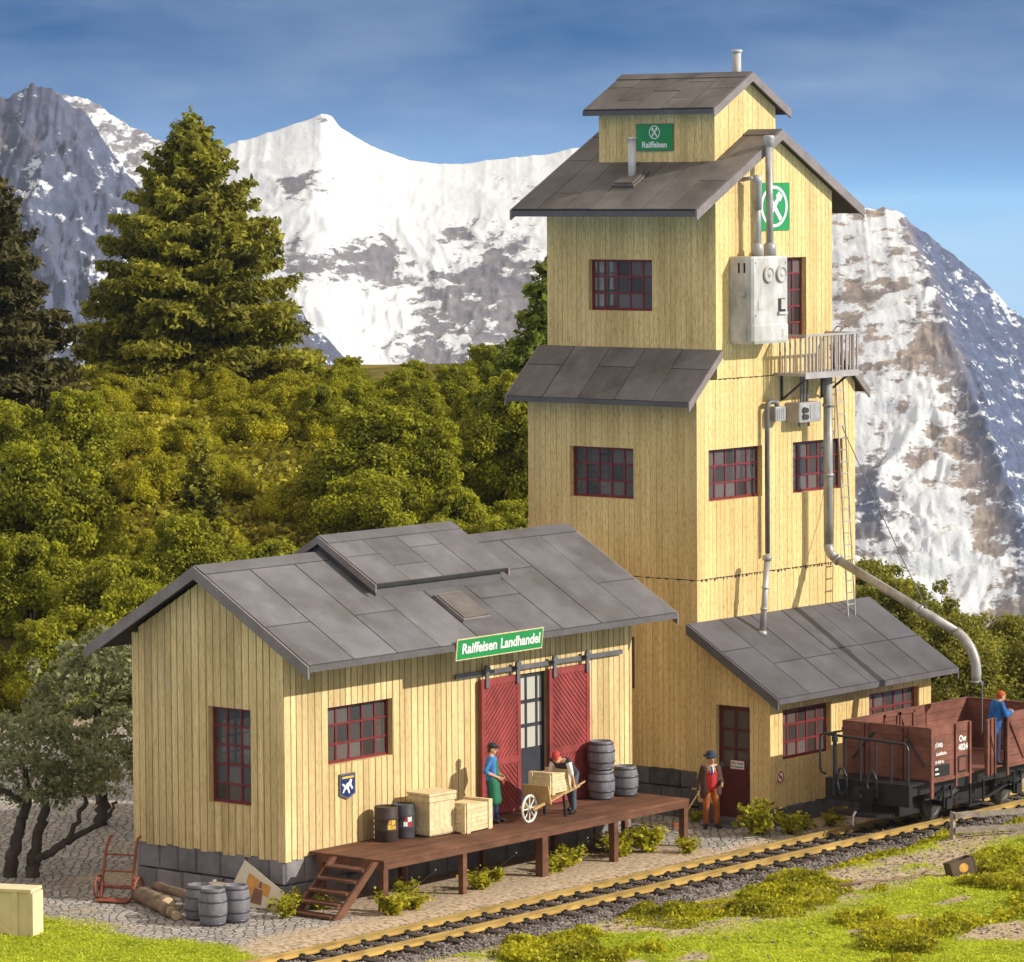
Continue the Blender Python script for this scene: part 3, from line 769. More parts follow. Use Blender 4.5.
def window(parent, axis, c, o, cols, rows_, inset=.14, bar=.045, fr=.06, glassm='window_glass', framem='red_frame', depth=.05, name='window'):
    P, N = face(axis, c); u0, u1, z0, z1 = o
    t = P(1, 0) - P(0, 0); zv = Vector((0, 0, 1))
    mb = MB()
    def bar_(ua, ub, za, zb, d):
        ce = P((ua + ub) / 2, (za + zb) / 2) - N * (inset + depth / 2)
        mb.obox(ce, t * (ub - ua) / 2, N * d / 2, zv * (zb - za) / 2)
    bar_(u0, u0 + fr, z0, z1, depth); bar_(u1 - fr, u1, z0, z1, depth)
    bar_(u0 + fr, u1 - fr, z0, z0 + fr, depth); bar_(u0 + fr, u1 - fr, z1 - fr, z1, depth)
    for i in range(1, cols):
        x = u0 + (u1 - u0) * i / cols; bar_(x - bar / 2, x + bar / 2, z0 + fr, z1 - fr, depth * .85)
    for j in range(1, rows_):
        z = z0 + (z1 - z0) * j / rows_; bar_(u0 + fr, u1 - fr, z - bar / 2, z + bar / 2, depth * .7)
    w = mb.build(name, framem, parent)
    g = MB()
    for i in range(cols):
        for j in range(rows_):
            ua = u0 + (u1 - u0) * i / cols; ub = u0 + (u1 - u0) * (i + 1) / cols
            za = z0 + (z1 - z0) * j / rows_; zb = z0 + (z1 - z0) * (j + 1) / rows_
            tl = random.uniform(-.006, .006); tl2 = random.uniform(-.006, .006)
            ce = P((ua + ub) / 2, (za + zb) / 2) - N * (inset + depth * .55)
            g.obox(ce, t * (ub - ua) * .5 + N * tl, N * .003, zv * (zb - za) * .5 + N * tl2)
    g.build('pane', glassm, w)
    return w

def sheet_roof(parent, A, Bp, Cp, Dp, th, cols, name, sheetm, joints, seed=0, lift=.012, gap=.022, basem='roof_base', ridge=0.0, jitter=.008):
    """slab with corners A, B at the eave and C, D at the ridge, covered with staggered sheets lying on it"""
    A, Bp, Cp, Dp = map(Vector, (A, Bp, Cp, Dp))
    n = (Bp - A).cross(Dp - A).normalized()
    if n.z < 0: n = -n
    r = random.Random(seed); mb = MB()
    lo = [p - n * th for p in (A, Bp, Cp, Dp)]; hi = [A, Bp, Cp, Dp]
    mb.hexa(lo + hi, 1)
    def pt(s, t): return (A * (1 - s) + Bp * s) * (1 - t) + (Dp * (1 - s) + Cp * s) * t
    W = (Bp - A).length; Hh = (Dp - A).length
    eg = gap / W / 2; tg = gap / Hh / 2
    tmax = 1 - ridge / Hh
    for i in range(cols):
        s0 = i / cols + eg; s1 = (i + 1) / cols - eg
        js = [0] + list(joints[i % len(joints)]) + [tmax]
        for t0, t1 in zip(js[:-1], js[1:]):
            h = lift + r.uniform(0, jitter)
            q = [pt(s0, t0 + tg), pt(s1, t0 + tg), pt(s1, t1 - tg), pt(s0, t1 - tg)]
            mb.hexa([p + n * .0005 for p in q] + [p + n * (h + r.uniform(0, .004)) for p in q], 0)
    if ridge:
        q = [pt(0, tmax), pt(1, tmax), pt(1, 1), pt(0, 1)]
        mb.hexa([p + n * .0007 for p in q] + [p + n * .035 for p in q], 0)
    return mb.build(name, [sheetm, basem], parent)

def stone_base(mb, P, N, u0, u1, z0, z1, sizes=(.55, .95), courses=2, th=.25, seed=0, gap=.009):
    r = random.Random(seed); N = Vector(N)
    zs = [z0 + (z1 - z0) * k / courses for k in range(courses + 1)]
    for k in range(courses):
        x = u0 - r.uniform(0, .3)
        while x < u1:
            w = r.uniform(*sizes); a = max(x, u0); b = min(x + w, u1)
            if b - a > .06:
                za = zs[k] + gap; zb = zs[k + 1] - gap if k < courses - 1 else z1
                o = r.uniform(-.02, .025); e = .03
                pts = [P(a, za) - N * th, P(b, za) - N * th, P(b, zb) - N * th, P(a, zb) - N * th]
                pts += [P(a + gap, za), P(b - gap, za + r.uniform(-.01, .02)), P(b - gap, zb), P(a + gap, zb - (r.uniform(0, .02) if k < courses - 1 else 0))]
                pts += [P(a + gap + e, za + e) + N * (.035 + o), P(b - gap - e, za + e) + N * (.035 + o * .6), P(b - gap - e, zb - e) + N * (.03 + o), P(a + gap + e, zb - e) + N * (.035 + o)]
                fs = [(0, 3, 2, 1), (8, 9, 10, 11)]
                for kk in (0, 4):
                    for j in range(4):
                        q = (j + 1) % 4; fs.append((kk + j, kk + q, kk + 4 + q, kk + 4 + j))
                mb.add(pts, fs)
            x += w

def rake(mb, p0, p1, w, h, m=0):  # barge board along a gable slope, upper edge on the line p0-p1
    p0, p1 = Vector(p0), Vector(p1)
    dz = Vector((0, 0, -h))
    side = (p1 - p0).cross(Vector((0, 0, 1))).normalized() * w / 2
    mb.hexa([p0 + dz - side, p1 + dz - side, p1 + dz + side, p0 + dz + side, p0 - side, p1 - side, p1 + side, p0 + side], m)

# ------------------------------------------------------------------ the tall feed tower
W, DD, XA, XB = 6.584, 5.084, 0.781, 5.602
tower = thing('feed_tower', 'tall yellow boarded tower with grey roofs stepping inward and machinery on its front', 'tower', (W / 2, DD / 2, 0))
ZS, ZM = 5.656, 10.36
OW = dict(ll=(1.866, 3.791, 7.485, 8.698), lg=(1.866, 3.791, 2.95, 4.2), lu=(1.876, 3.80, 11.94, 13.165))
# lower walls
mb = MB()
P, N = face('-x', 0); plank_wall(mb, P, N, .2, DD - .2, 1.15, lambda u: ZS - .012, [OW['lg']], seed=1, jag=.06)
plank_wall(mb, P, N, .2, DD - .2, ZS + .012, lambda u: 10.30, [OW['ll']], seed=2, jag=.012)
WF1 = (.481, 2.644, 7.479, 8.699); WF2 = (3.905, 6.039, 7.458, 8.695)
P, N = face('-y', 0); plank_wall(mb, P, N, .2, W, .45, lambda u: ZS - .012, (), seed=3, pw=.17)
plank_wall(mb, P, N, 0, W, ZS + .012, lambda u: ZM - .012 if XA - .9 < u else 10.3, [WF1, WF2], seed=4, pw=.17, jag=.012)
WR = (1.62, 3.78, 7.46, 8.70)
P, N = face('+x', W); plank_wall(mb, P, N, .2, DD - .2, .4, lambda u: 10.30, [WR], seed=5)
WB = (1.5, 3.0, 7.46, 8.70)
P, N = face('+y', DD); plank_wall(mb, P, N, 0, W, .4, lambda u: 10.30, [WB], seed=6)
# dark joint where the storeys meet, with the saw-tooth ends of the boards
for (x0, y0, x1, y1) in ((-.004, .05, .1, DD - .05), (.05, -.004, W - .05, .1)):
    mb.box(x0 + .02, y0 + .02, ZS - .02, x1 - .02 if x1 < 1 else x1, y1, ZS + .02, 2)
r = random.Random(5)
x = .15
while x < W - .1:
    w_ = r.uniform(.03, .09); h_ = r.uniform(.02, .06)
    mb.box(x, -.0075, ZS - h_, x + w_, -.004, ZS + .012, 2); x += w_ + r.uniform(.03, .12)
y = .1
while y < DD:
    w_ = r.uniform(.05, .2); mb.box(-.0075, y, ZS - r.uniform(.01, .025), -.004, y + w_, ZS + .01, 2); y += w_ + r.uniform(.05, .3)
x = .9
while x < 3.0:
    w_ = r.uniform(.03, .12); mb.box(x, -.0075, ZM - r.uniform(.01, .03), x + w_, -.004, ZM + .01, 2); x += w_ + r.uniform(.04, .2)
mb.box(XA + .005, -.0075, ZM - .0, XA + .035, -.004, ZM + .36, 2)
mb.build('wall', ['yellow_boards', 'board_joint', 'dark_mark'], tower)
# storey floors keep the inside dark
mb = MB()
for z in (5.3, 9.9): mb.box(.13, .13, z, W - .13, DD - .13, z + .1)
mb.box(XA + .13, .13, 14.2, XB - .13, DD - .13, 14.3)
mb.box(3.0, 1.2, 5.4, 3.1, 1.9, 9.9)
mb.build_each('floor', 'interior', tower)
# upper storey
mb = MB()
RX, RZ, SL = 3.19, 16.243, .5425
gab = lambda u: RZ - .17 - SL * abs(u - RX)
P, N = face('-x', XA); plank_wall(mb, P, N, .2, DD - .2, ZM, lambda u: gab(XA), [OW['lu']], seed=11, jag=.02)
WUF = (3.0, 4.506, 11.2, 13.18)
P, N = face('-y', 0); plank_wall(mb, P, N, XA, XB, ZM + .012, gab, [WUF], seed=12, pw=.17, jag=.01)
P, N = face('+x', XB); plank_wall(mb, P, N, .2, DD - .2, ZM - .3, lambda u: gab(XB), (), seed=13)
WUB = (2.2, 3.42, 11.9, 13.2)
P, N = face('+y', DD); plank_wall(mb, P, N, XA, XB, ZM - .3, gab, [WUB], seed=14)
mb.build('wall', ['yellow_boards', 'board_joint'], tower)
window(tower, '-x', 0, OW['ll'], 5, 3); window(tower, '-x', 0, OW['lg'], 5, 3); window(tower, '-x', XA, OW['lu'], 5, 3)
window(tower, '-y', 0, WF1, 5, 3); window(tower, '-y', 0, WF2, 5, 3); window(tower, '-y', 0, WUF, 4, 5)
window(tower, '+x', W, WR, 5, 3); window(tower, '+y', DD, WB, 4, 3); window(tower, '+y', DD, WUB, 3, 3)
P, N = face('-x', 0.02); mb = MB(); stone_base(mb, P, N, .0, DD, -.15, 1.15, seed=3, courses=3); mb.build('foundation', 'foundation_stone', tower)
P, N = face('+y', DD - .02); mb = MB(); stone_base(mb, P, N, .0, W, -.15, .42, seed=4, courses=1); mb.build('foundation', 'foundation_stone', tower)
P, N = face('+x', W - .02); mb = MB(); stone_base(mb, P, N, .0, DD, -.15, .42, seed=4, courses=1); mb.build('foundation', 'foundation_stone', tower)
# main roof
EX0, EX1, EZ = -.25, 6.63, RZ - SL * 3.44
Y0, Y1 = -.20, 5.33
JT = [(.35,), (.62,), (), (.35, .72), (.55,), (.2,), (.62,)]
rl = sheet_roof(tower, (EX0, Y0, EZ), (EX0, Y1, EZ), (RX, Y1, RZ), (RX, Y0, RZ), .14, 7, 'roof', 'slate_sheet', JT, 1, ridge=.28)
rr_ = sheet_roof(tower, (EX1, Y0, EZ), (EX1, Y1, EZ), (RX, Y1, RZ), (RX, Y0, RZ), .14, 7, 'roof', 'slate_sheet', JT, 2, ridge=.28)
mb = MB()
for yy in (Y0 - .025, Y1 + .025):
    rake(mb, (EX0 - .03, yy, EZ - .012), (RX, yy, RZ + .008), .05, .24); rake(mb, (RX, yy, RZ + .008), (EX1 + .03, yy, EZ - .012), .05, .24)
mb.build_each('barge_board', 'barge_board', rl)
mb = MB(); mb.box(EX0 - .03, Y0, EZ - .17, EX0 - .002, Y1, EZ - .03)
mb.build('gutter_board', 'barge_dark', rl)
mb = MB(); mb.box(EX1 + .002, Y0, EZ - .17, EX1 + .03, Y1, EZ - .03); mb.build('gutter_board', 'barge_dark', rr_)
# skirt roofs of the lower storey
SKZ0, SKZ1 = 9.87, 11.055
sk = sheet_roof(tower, (-.53, -.15, SKZ0), (-.53, 5.3, SKZ0), (XA - .005, 5.3, SKZ1), (XA - .005, -.15, SKZ1), .10, 5, 'skirt_roof', 'slate_sheet', [(.62,), (), (.62,), (), (.62,)], 3)
mb = MB(); rake(mb, (-.55, -.175, SKZ0), (XA - .01, -.175, SKZ1 + .01), .05, .22); rake(mb, (-.55, 5.33, SKZ0), (XA - .01, 5.33, SKZ1 + .01), .05, .22); mb.build_each('barge_board', 'barge_board', sk)
mb = MB(); mb.box(-.56, -.15, SKZ0 - .11, -.532, 5.3, SKZ0 + .005); mb.build('gutter_board', 'barge_dark', sk)
sk = sheet_roof(tower, (6.94, -.15, SKZ0), (6.94, 5.3, SKZ0), (XB + .005, 5.3, SKZ1), (XB + .005, -.15, SKZ1), .10, 5, 'skirt_roof', 'slate_sheet', [(.62,), (), (.62,), (), (.62,)], 4)
mb = MB(); rake(mb, (XB + .01, -.175, SKZ1 + .01), (6.96, -.175, SKZ0), .05, .22); mb.build_each('barge_board', 'barge_board', sk)
# roof cupola
cx0, cx1, cy0, cy1 = 1.786, 4.30, .756, 4.241
CR, CZ, CEZ = 3.04, 17.63, 16.77
csl = (CZ - CEZ) / 1.56
mb = MB()
gab2 = lambda u: CZ - .13 - csl * abs(u - CR)
P, N = face('-x', cx0); plank_wall(mb, P, N, cy0 + .2, cy1 - .2, 15.2, lambda u: gab2(cx0), (), seed=21, pw=.2)
P, N = face('-y', cy0); plank_wall(mb, P, N, cx0, cx1, 15.2, gab2, (), seed=22, pw=.2)
P, N = face('+x', cx1); plank_wall(mb, P, N, cy0 + .2, cy1 - .2, 15.2, lambda u: gab2(cx1), (), seed=23, pw=.2)
P, N = face('+y', cy1); plank_wall(mb, P, N, cx0, cx1, 15.2, gab2, (), seed=24, pw=.2)
cup = mb.build('cupola', ['yellow_boards', 'board_joint'], tower)
mb = MB()
cyA, cyB = cy0 - .2, cy1 + .24
c1 = sheet_roof(tower, (1.48, cyA, CEZ), (1.48, cyB, CEZ), (CR, cyB, CZ), (CR, cyA, CZ), .11, 5, 'cupola_roof', 'slate_sheet', [(.55,), (.3, .75), (.5,), (.25, .6), (.62,)], 5, ridge=.26)
c2 = sheet_roof(tower, (4.60, cyA, CEZ), (4.60, cyB, CEZ), (CR, cyB, CZ), (CR, cyA, CZ), .11, 5, 'cupola_roof', 'slate_sheet', [(.55,), (.3, .75), (.5,)], 6, ridge=.26)
rake(mb, (1.455, cyA - .025, CEZ - .01), (CR, cyA - .025, CZ + .008), .05, .21); rake(mb, (CR, cyA - .025, CZ + .008), (4.625, cyA - .025, CEZ - .01), .05, .21)
mb.build_each('barge_board', 'barge_board', c1)
mb = MB(); mb.box(1.455, cyA, CEZ - .14, 1.478, cyB, CEZ - .02); mb.build('gutter_board', 'barge_dark', c1)
mb = MB(); mb.box(4.602, cyA, CEZ - .14, 4.625, cyB, CEZ - .02); mb.build('gutter_board', 'barge_dark', c2)
# chimneys and vents
mb = MB(); mb.tube([(3.35, 1.22, 17.2), (3.35, 1.22, 18.14)], .105, 14)
mb.lathe([(.105, 0), (.135, .01), (.135, .06), (.11, .07)], (3.35, 1.22, 18.13)); mb.build('chimney_pipe', 'cabinet_paint', tower, True)
mb = MB(); px_, py_ = 1.02, 2.64; zr = RZ - SL * (RX - px_)
mb.tube([(px_, py_, zr - .05), (px_, py_, zr + .98)], .095, 14); mb.lathe([(.095, 0), (.12, .01), (.12, .05), (.1, .06)], (px_, py_, zr + .97))
mb.lathe([(.14, -.03), (.13, .06), (.1, .08)], (px_, py_, zr)); vent = mb.build('roof_vent', 'cabinet_paint', tower, True)
mb = MB(); sl = Vector((1, 0, SL)).normalized(); nn = Vector((-SL, 0, 1)).normalized()
for k, s in ((.05, 1), (.085, .82)):
    mb.obox(Vector((px_ - .05, py_ - .0, zr + .00)) + nn * k * .6, sl * .36 * s, Vector((0, .33 * s, 0)), nn * k * .6)
mb.build('flashing', 'slate_sheet', vent)

# machine cabinet with its two pipes
mb = MB()
bx0, bx1, bz0, bz1, bd = 1.34, 2.79, 11.18, 13.25, .68
def rbox(mb, x0, y0, z0, x1, y1, z1, r=.05, m=0):
    """box with rounded vertical and horizontal front edges (octagon cross-section in plan)"""
    poly = [(x0 + r, y0), (x1 - r, y0), (x1, y0 + r), (x1, y1), (x0, y1), (x0, y0 + r)]
    k = len(poly); cx_, cy_ = (x0 + x1) / 2, (y0 + y1) / 2
    def ring(z, s): return [(cx_ + (px - cx_) * s, cy_ + (py - cy_) * s, z) for px, py in poly]
    vs = ring(z0, .95) + ring(z0 + r, 1) + ring(z1 - r, 1) + ring(z1, .95)
    fs = [tuple(range(k - 1, -1, -1)), tuple(3 * k + j for j in range(k))]
    for i in range(3):
        for j in range(k):
            a = i * k + j; b = i * k + (j + 1) % k; fs.append((a, b, b + k, a + k))
    mb.add(vs, fs, m)
rbox(mb, bx0, -bd, bz0, bx1, -.01, bz1, .05)
rbox(mb, bx0 - .012, -bd - .012, bz0 + .02, bx1 + .012, -.012, bz0 + .48, .05)
cab = mb.build('machine_cabinet', 'cabinet_paint', tower)
mb = MB()
for x in (1.95, 2.47):
    mb.lathe([(.20, 0), (.20, .05), (.155, .065), (.155, .045), (.06, .045), (.05, .07), (.0, .07)], (x, -bd, 12.82), (0, -1, 0), 20)
g_ = mb.build_each('gauge', 'cabinet_paint', cab, True)
mb = MB(); mb.box(2.36, -bd - .004, 11.92, 2.66, -bd + .01, 12.24)
mb.build('hatch_recess', 'dark_mark', cab)
mb = MB(); mb.box(2.45, -bd - .04, 11.98, 2.68, -bd - .003, 12.22); mb.box(2.34, -bd - .06, 11.86, 2.68, -bd - .002, 11.92); mb.box(1.55, -bd - .015, 12.0, 1.75, -bd, 12.2)
for (x, z) in ((1.46, 13.1), (2.68, 13.1), (1.46, 11.86), (2.72, 11.9)): mb.lathe([(.03, 0), (.025, .02)], (x, -bd, z), (0, -1, 0), 8)
mb.box(2.5, -bd - .022, 11.32, 2.7, -bd - .011, 11.52); mb.box(2.53, -bd - .03, 11.35, 2.56, -bd - .02, 11.5)
mb.ball((bx0 - .02, -.42, 12.35), .07); mb.box(bx0 - .03, -.5, 11.25, bx0 - .012, -.24, 11.5)
mb.build('fitting', 'cabinet_paint', cab)
mb = MB()
for y in (-.28, -.44):
    mb.box(bx0 - .003, y - .02, 12.86, bx0 + .01, y + .03, 13.1)
mb.build_each('slot', 'dark_hole', cab)
mb = MB(); X, Y = 1.97, -.37
mb.tube([(X, Y, 13.2), (X, Y, 14.95)], .085, 14); mb.lathe([(.14, 0), (.14, .3), (.1, .34)], (X, Y, 13.22)); mb.lathe([(.105, 0), (.105, .62), (.12, .64), (.12, .74), (.06, .82), (0, .84)], (X, Y, 14.35), n=14)
mb.tube([(X, Y, 15.05), (X - .12, Y + .1, 15.10), (X - .2, Y + .34, 15.06)], .05, 8)
mb.build('exhaust_pipe', 'pale_metal', tower, True)
mb = MB(); X = 2.47
mb.tube([(X, Y, 13.2), (X - .02, Y, 15.95)], .085, 14); mb.lathe([(.15, 0), (.15, .3), (.1, .34)], (X, Y, 13.22)); mb.lathe([(.09, -.14), (.115, 0), (.13, .06), (.13, .12), (.09, .14)], (X - .02, Y, 15.98), n=14)
mb.build('exhaust_pipe', 'pale_metal', tower, True)

# balcony
bal = MB(); X0, X1, YF, ZF = 3.12, 5.33, -.93, 10.35
bal.box(X0, YF, ZF, X1, -.005, ZF + .07)
bal.box(X0 - .02, YF - .03, ZF - .06, X1 + .02, YF, ZF + .09)
balc = bal.build('balcony', 'balcony_metal', tower)
mb = MB()
for i in range(15):
    x = X0 + .02 + (X1 - X0 - .04) * i / 14
    mb.box(x - .02, YF - .02, ZF + .09, x + .02, YF + .015, ZF + .98)
for i in range(1, 6):
    y = YF + (-.03 - YF) * i / 6
    for x in (X0 + .02, X1 - .02): mb.box(x - .015, y - .02, ZF + .07, x + .015, y + .02, ZF + .98)
mb.box(X0 - .01, YF - .035, ZF + .95, X1 + .01, YF + .02, ZF + 1.0)
for x in (X0 + .015, X1 - .015): mb.box(x - .025, YF + .02, ZF + .951, x + .025, -.01, ZF + .999)
mb.build('railing', 'balcony_metal', balc)
mb = MB()
for x in (X0 + .3, X1 - .2):
    mb.beam((x, -.03, ZF), (x, -.03, ZF - .62), .05, .05); mb.beam((x, -.03, ZF - .6), (x, YF + .1, ZF - .01), .045, .045, (1, 0, 0)); 
mb.build_each('bracket', 'rail_iron', balc, per=2)

# loading chute
mb = MB(); X, Y, rr0 = 4.66, -.52, .115
mb.tube([(X, Y, 10.33), (X, Y, 6.15)], rr0, 16)
for z in (9.55, 7.85): mb.lathe([(rr0 + .025, 0), (rr0 + .025, .07)], (X, Y, z), n=16)
el = [(X, Y, 6.2), (X, Y - .01, 6.08), (X, Y - .08, 5.96), (X, Y - .2, 5.87)]
mb.tube(el, rr0 * 1.02, 16)
pA = Vector((X, Y - .2, 5.87)); pB = Vector((X, -4.2, 4.30))
mb.tube([pA, pA.lerp(pB, .72), pB], rr0 * .95, 16)
da = (pB - pA).normalized()
for s, w_ in ((.02, .05), (.71, .06)): mb.tube([pA.lerp(pB, s), pA.lerp(pB, s) + da * w_], rr0 * 1.22, 16)
be = [pB]
ang0 = math.atan2(da.z, -da.y)
p = pB.copy(); a = ang0
for k in range(10):
    a -= (math.pi / 2 + ang0) / 10
    p = p + Vector((0, -math.cos(a), math.sin(a))) * .12; be.append(p.copy())
be.append(p + Vector((0, 0, -.2)))
mb.tube(be, [rr0 * 1.05] * len(be), 16)
mb.lathe([(rr0 * 1.15, 0), (rr0 * 1.15, .06)], be[-1], n=16)
chute = mb.build('loading_chute', 'pale_metal', tower, True)
mb = MB(); e = be[-1]
mb.box(e.x - .05, e.y - .17, e.z - .02, e.x + .05, e.y - .1, e.z + .05); mb.tube([(e.x, e.y - .16, e.z), (e.x, e.y - .16, e.z - 1.2)], .022, 6)
mb.build('spout_lever', 'iron_grey', chute)
mb = MB(); pC = pA.lerp(pB, .76) + Vector((0, 0, .12)); mb.tube([(5.75, -.18, 9.0), (5.55, -1.2, 7.4), pC + Vector((.3, 1.0, 1.3)), pC], .014, 5); mb.tube([pC + Vector((0, .06, 0)), pC + Vector((0, .04, .12))], .03, 6)
mb.build('stay_cable', 'iron_grey', chute)
# drive motor and conduit below the balcony
mb = MB(); rbox(mb, 3.6, -.42, 9.2, 4.52, -.01, 9.68, .02); mot = mb.build('motor_box', 'balcony_metal', tower)
mb = MB(); mb.box(4.05, -.432, 9.27, 4.46, -.419, 9.62); mb.box(3.66, -.428, 9.24, 4.0, -.419, 9.64); mb.build_each('cover_plate', 'pale_metal', mot)
mb = MB()
for z in (9.34, 9.5): mb.lathe([(.075, 0), (.075, .03), (.04, .03)], (3.78, -.428, z), (0, -1, 0), 12); mb.lathe([(.06, 0), (.06, .028)], (3.9, -.428, z - .01), (0, -1, 0), 10)
mb.build_each('dial', 'dark_mark', mot)
mb = MB()
for x in (3.98, 4.1, 4.25): mb.tube([(x, -.2, 9.66), (x, -.2, 10.36)], .03, 8)
for x in (3.9, 4.3): mb.tube([(x, -.2, 9.22), (x, -.2, 9.08)], .03, 8)
mb.build_each('conduit', 'iron_grey', mot)
mb = MB(); rbox(mb, 2.78, -.3, 9.27, 3.22, -.01, 9.62, .02)
for x in (2.86, 2.94, 3.02, 3.1): mb.box(x - .012, -.312, 9.32, x + .012, -.299, 9.56)
sb = mb.build('filter_box', 'pale_metal', tower)
mb = MB(); mb.tube([(2.61, -.17, 6.1), (2.61, -.17, 9.62), (2.63, -.18, 9.7), (2.70, -.18, 9.74), (2.9, -.18, 9.74), (3.0, -.18, 9.68), (3.0, -.18, 9.6)], .06, 10)
mb.build('drain_pipe', 'iron_grey', tower, True)

# lean-to annex in front
YL, XL = -2.092, 6.782
ezr, yre, slr = 3.081, -2.624, (4.667 - 3.081) / 2.624
lt = lambda y: 4.667 - .2 + slr * y
DOOR = (-1.508, -.55, .13, 2.771)
WL1 = (.498, 2.476, 1.507, 2.70); WL2 = (4.082, 6.245, 1.507, 2.70)
mb = MB()
P, N = face('-x', 0); plank_wall(mb, P, N, YL + .2, -.002, .45, lt, [DOOR], seed=31)
plank_wall(mb, P, N, 0, .2, .45, lambda u: ZS - .015, (), seed=32)
P, N = face('-y', YL); plank_wall(mb, P, N, 0, XL, .45, lambda u: lt(YL), [WL1, WL2], seed=33, jag=.05)
P, N = face('+x', XL); plank_wall(mb, P, N, YL + .2, 0, .45, lt, (), seed=34)
mb.build('annex_wall', ['yellow_boards', 'board_joint'], tower)
P, N = face('-y', YL + .03); mb = MB(); stone_base(mb, P, N, .02, XL - .02, -.15, .45, seed=8, courses=1, sizes=(1.1, 2.3)); mb.build('foundation', 'foundation_stone', tower)
P, N = face('-x', .03); mb = MB(); stone_base(mb, P, N, YL + .05, DOOR[0], -.15, .45, seed=9, courses=1); mb.build('foundation', 'foundation_stone', tower)
P, N = face('-x', .03); mb = MB(); stone_base(mb, P, N, DOOR[1], .0, -.15, .45, seed=9, courses=1); mb.build('foundation', 'foundation_stone', tower)
P, N = face('+x', XL - .03); mb = MB(); stone_base(mb, P, N, YL + .05, 0, -.15, .45, seed=9, courses=1); mb.build('foundation', 'foundation_stone', tower)
window(tower, '-y', YL, WL1, 5, 3, bar=.055, fr=.07); window(tower, '-y', YL, WL2, 5, 3, bar=.055, fr=.07)
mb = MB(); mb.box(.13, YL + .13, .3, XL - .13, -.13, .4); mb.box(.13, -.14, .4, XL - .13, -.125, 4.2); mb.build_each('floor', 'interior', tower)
ar = sheet_roof(tower, (-.417, yre, ezr), (7.138, yre, ezr), (7.138, -.004, 4.665), (-.417, -.004, 4.665), .10, 6, 'annex_roof', 'annex_sheet', [(.62,), (.40,), (.40,), (.45,), (.45,), (.45,)], 9, gap=.03)
mb = MB(); rake(mb, (-.44, yre - .02, ezr - .01), (-.44, -.006, 4.672), .05, .24); rake(mb, (7.162, yre - .02, ezr - .01), (7.162, -.006, 4.672), .05, .24); mb.build_each('barge_board', 'barge_dark', ar)
mb = MB(); mb.box(-.41, yre - .028, ezr - .12, 7.13, yre - .002, ezr + .005); mb.build('gutter_board', 'barge_dark', ar)
# annex vent pipe, leaning a little
mb = MB(); a0 = Vector((1.73, -.64, 4.667 - .64 * slr)); a1 = Vector((1.93, -.64, 6.0))
mb.tube([a0, a1], .075, 12); mb.lathe([(.12, -.03), (.11, .05), (.08, .08)], a0, (0, 0, 1), 12)
for s in (.33, .62): mb.tube([a0.lerp(a1, s), a0.lerp(a1, s + .03)], .095, 12)
mb.lathe([(.08, 0), (.11, .03), (.12, .1), (.08, .15), (0, .17)], a1, (a1 - a0), 12); mb.build('annex_vent', 'pale_metal', tower, True)
# annex door and its steps
dr = MB(); u0, u1, z0, z1 = DOOR
xd = .10
dr.box(xd, u0, z0, xd + .05, u1, z0 + 1.12)
for (a, b) in ((u0, u0 + .1), (u1 - .1, u1), ((u0 + u1) / 2 - .035, (u0 + u1) / 2 + .035)): dr.box(xd, a, z0 + 1.12, xd + .05, b, z1)
for z in (1.12, 1.58, 2.04): dr.box(xd + .003, u0 + .1, z0 + z, xd + .047, u1 - .1, z0 + z + .06)
dr.box(xd + .003, u0 + .1, z1 - .12, xd + .047, u1 - .1, z1)
dr.box(xd - .015, u0 + .12, z0 + .12, xd, u1 - .12, z0 + .22); dr.box(xd - .015, u0 + .12, z0 + .74, xd, u1 - .12, z0 + .80)
door = dr.build('door', 'maroon_door', tower)
mb = MB()
mb.box(xd + .02, u0 + .08, z0 + 1.121, xd + .03, u1 - .08, z1 - .08); mb.build('pane', 'window_glass', door)
mb = MB(); mb.tube([(xd - .05, u1 - .08, 1.35), (xd - .05, u1 - .20, 1.35)], .018, 6); mb.tube([(xd, u1 - .08, 1.35), (xd - .05, u1 - .08, 1.35)], .02, 6); mb.box(xd - .012, u1 - .11, 1.25, xd, u1 - .05, 1.42); mb.build('handle', 'iron_grey', door)
mb = MB(); mb.box(-.34, u0 + .0, -.1, .10, u1 - .02, .125); mb.box(-.68, u0 - .02, -.1, -.345, u1 + .0, .02)
mb.build_each('step', 'foundation_stone', tower)

# ------------------------------------------------------------------ signs on the tower
def text_mesh(body, size, bold=.02, depth=.004):
    cu = bpy.data.curves.new('lettering', 'FONT'); cu.body = body; cu.size = size; cu.align_x = 'CENTER'; cu.align_y = 'CENTER'
    cu.offset = bold * size; cu.extrude = depth; cu.resolution_u = 3
    o = bpy.data.objects.new('lettering', cu); col.objects.link(o)
    dg = bpy.context.evaluated_depsgraph_get()
    me = bpy.data.meshes.new_from_object(o.evaluated_get(dg))
    bpy.data.objects.remove(o)
    return me
def frame_mat(origin, ux, uy):
    ux = Vector(ux).normalized(); uy = Vector(uy).normalized(); n = ux.cross(uy)
    m = Matrix((ux, uy, n)).transposed().to_4x4(); m.translation = Vector(origin); return m
def put_text(parent, body, size, origin, ux, uy, matn, bold=.02, sx=1.0, name='lettering', depth=.004):
    me = text_mesh(body, size, bold, depth)
    me.transform(Matrix.Diagonal((sx, 1, 1, 1))); me.transform(frame_mat(origin, ux, uy))
    me.materials.clear(); me.materials.append(MATS[matn])
    return link(name, me, parent)
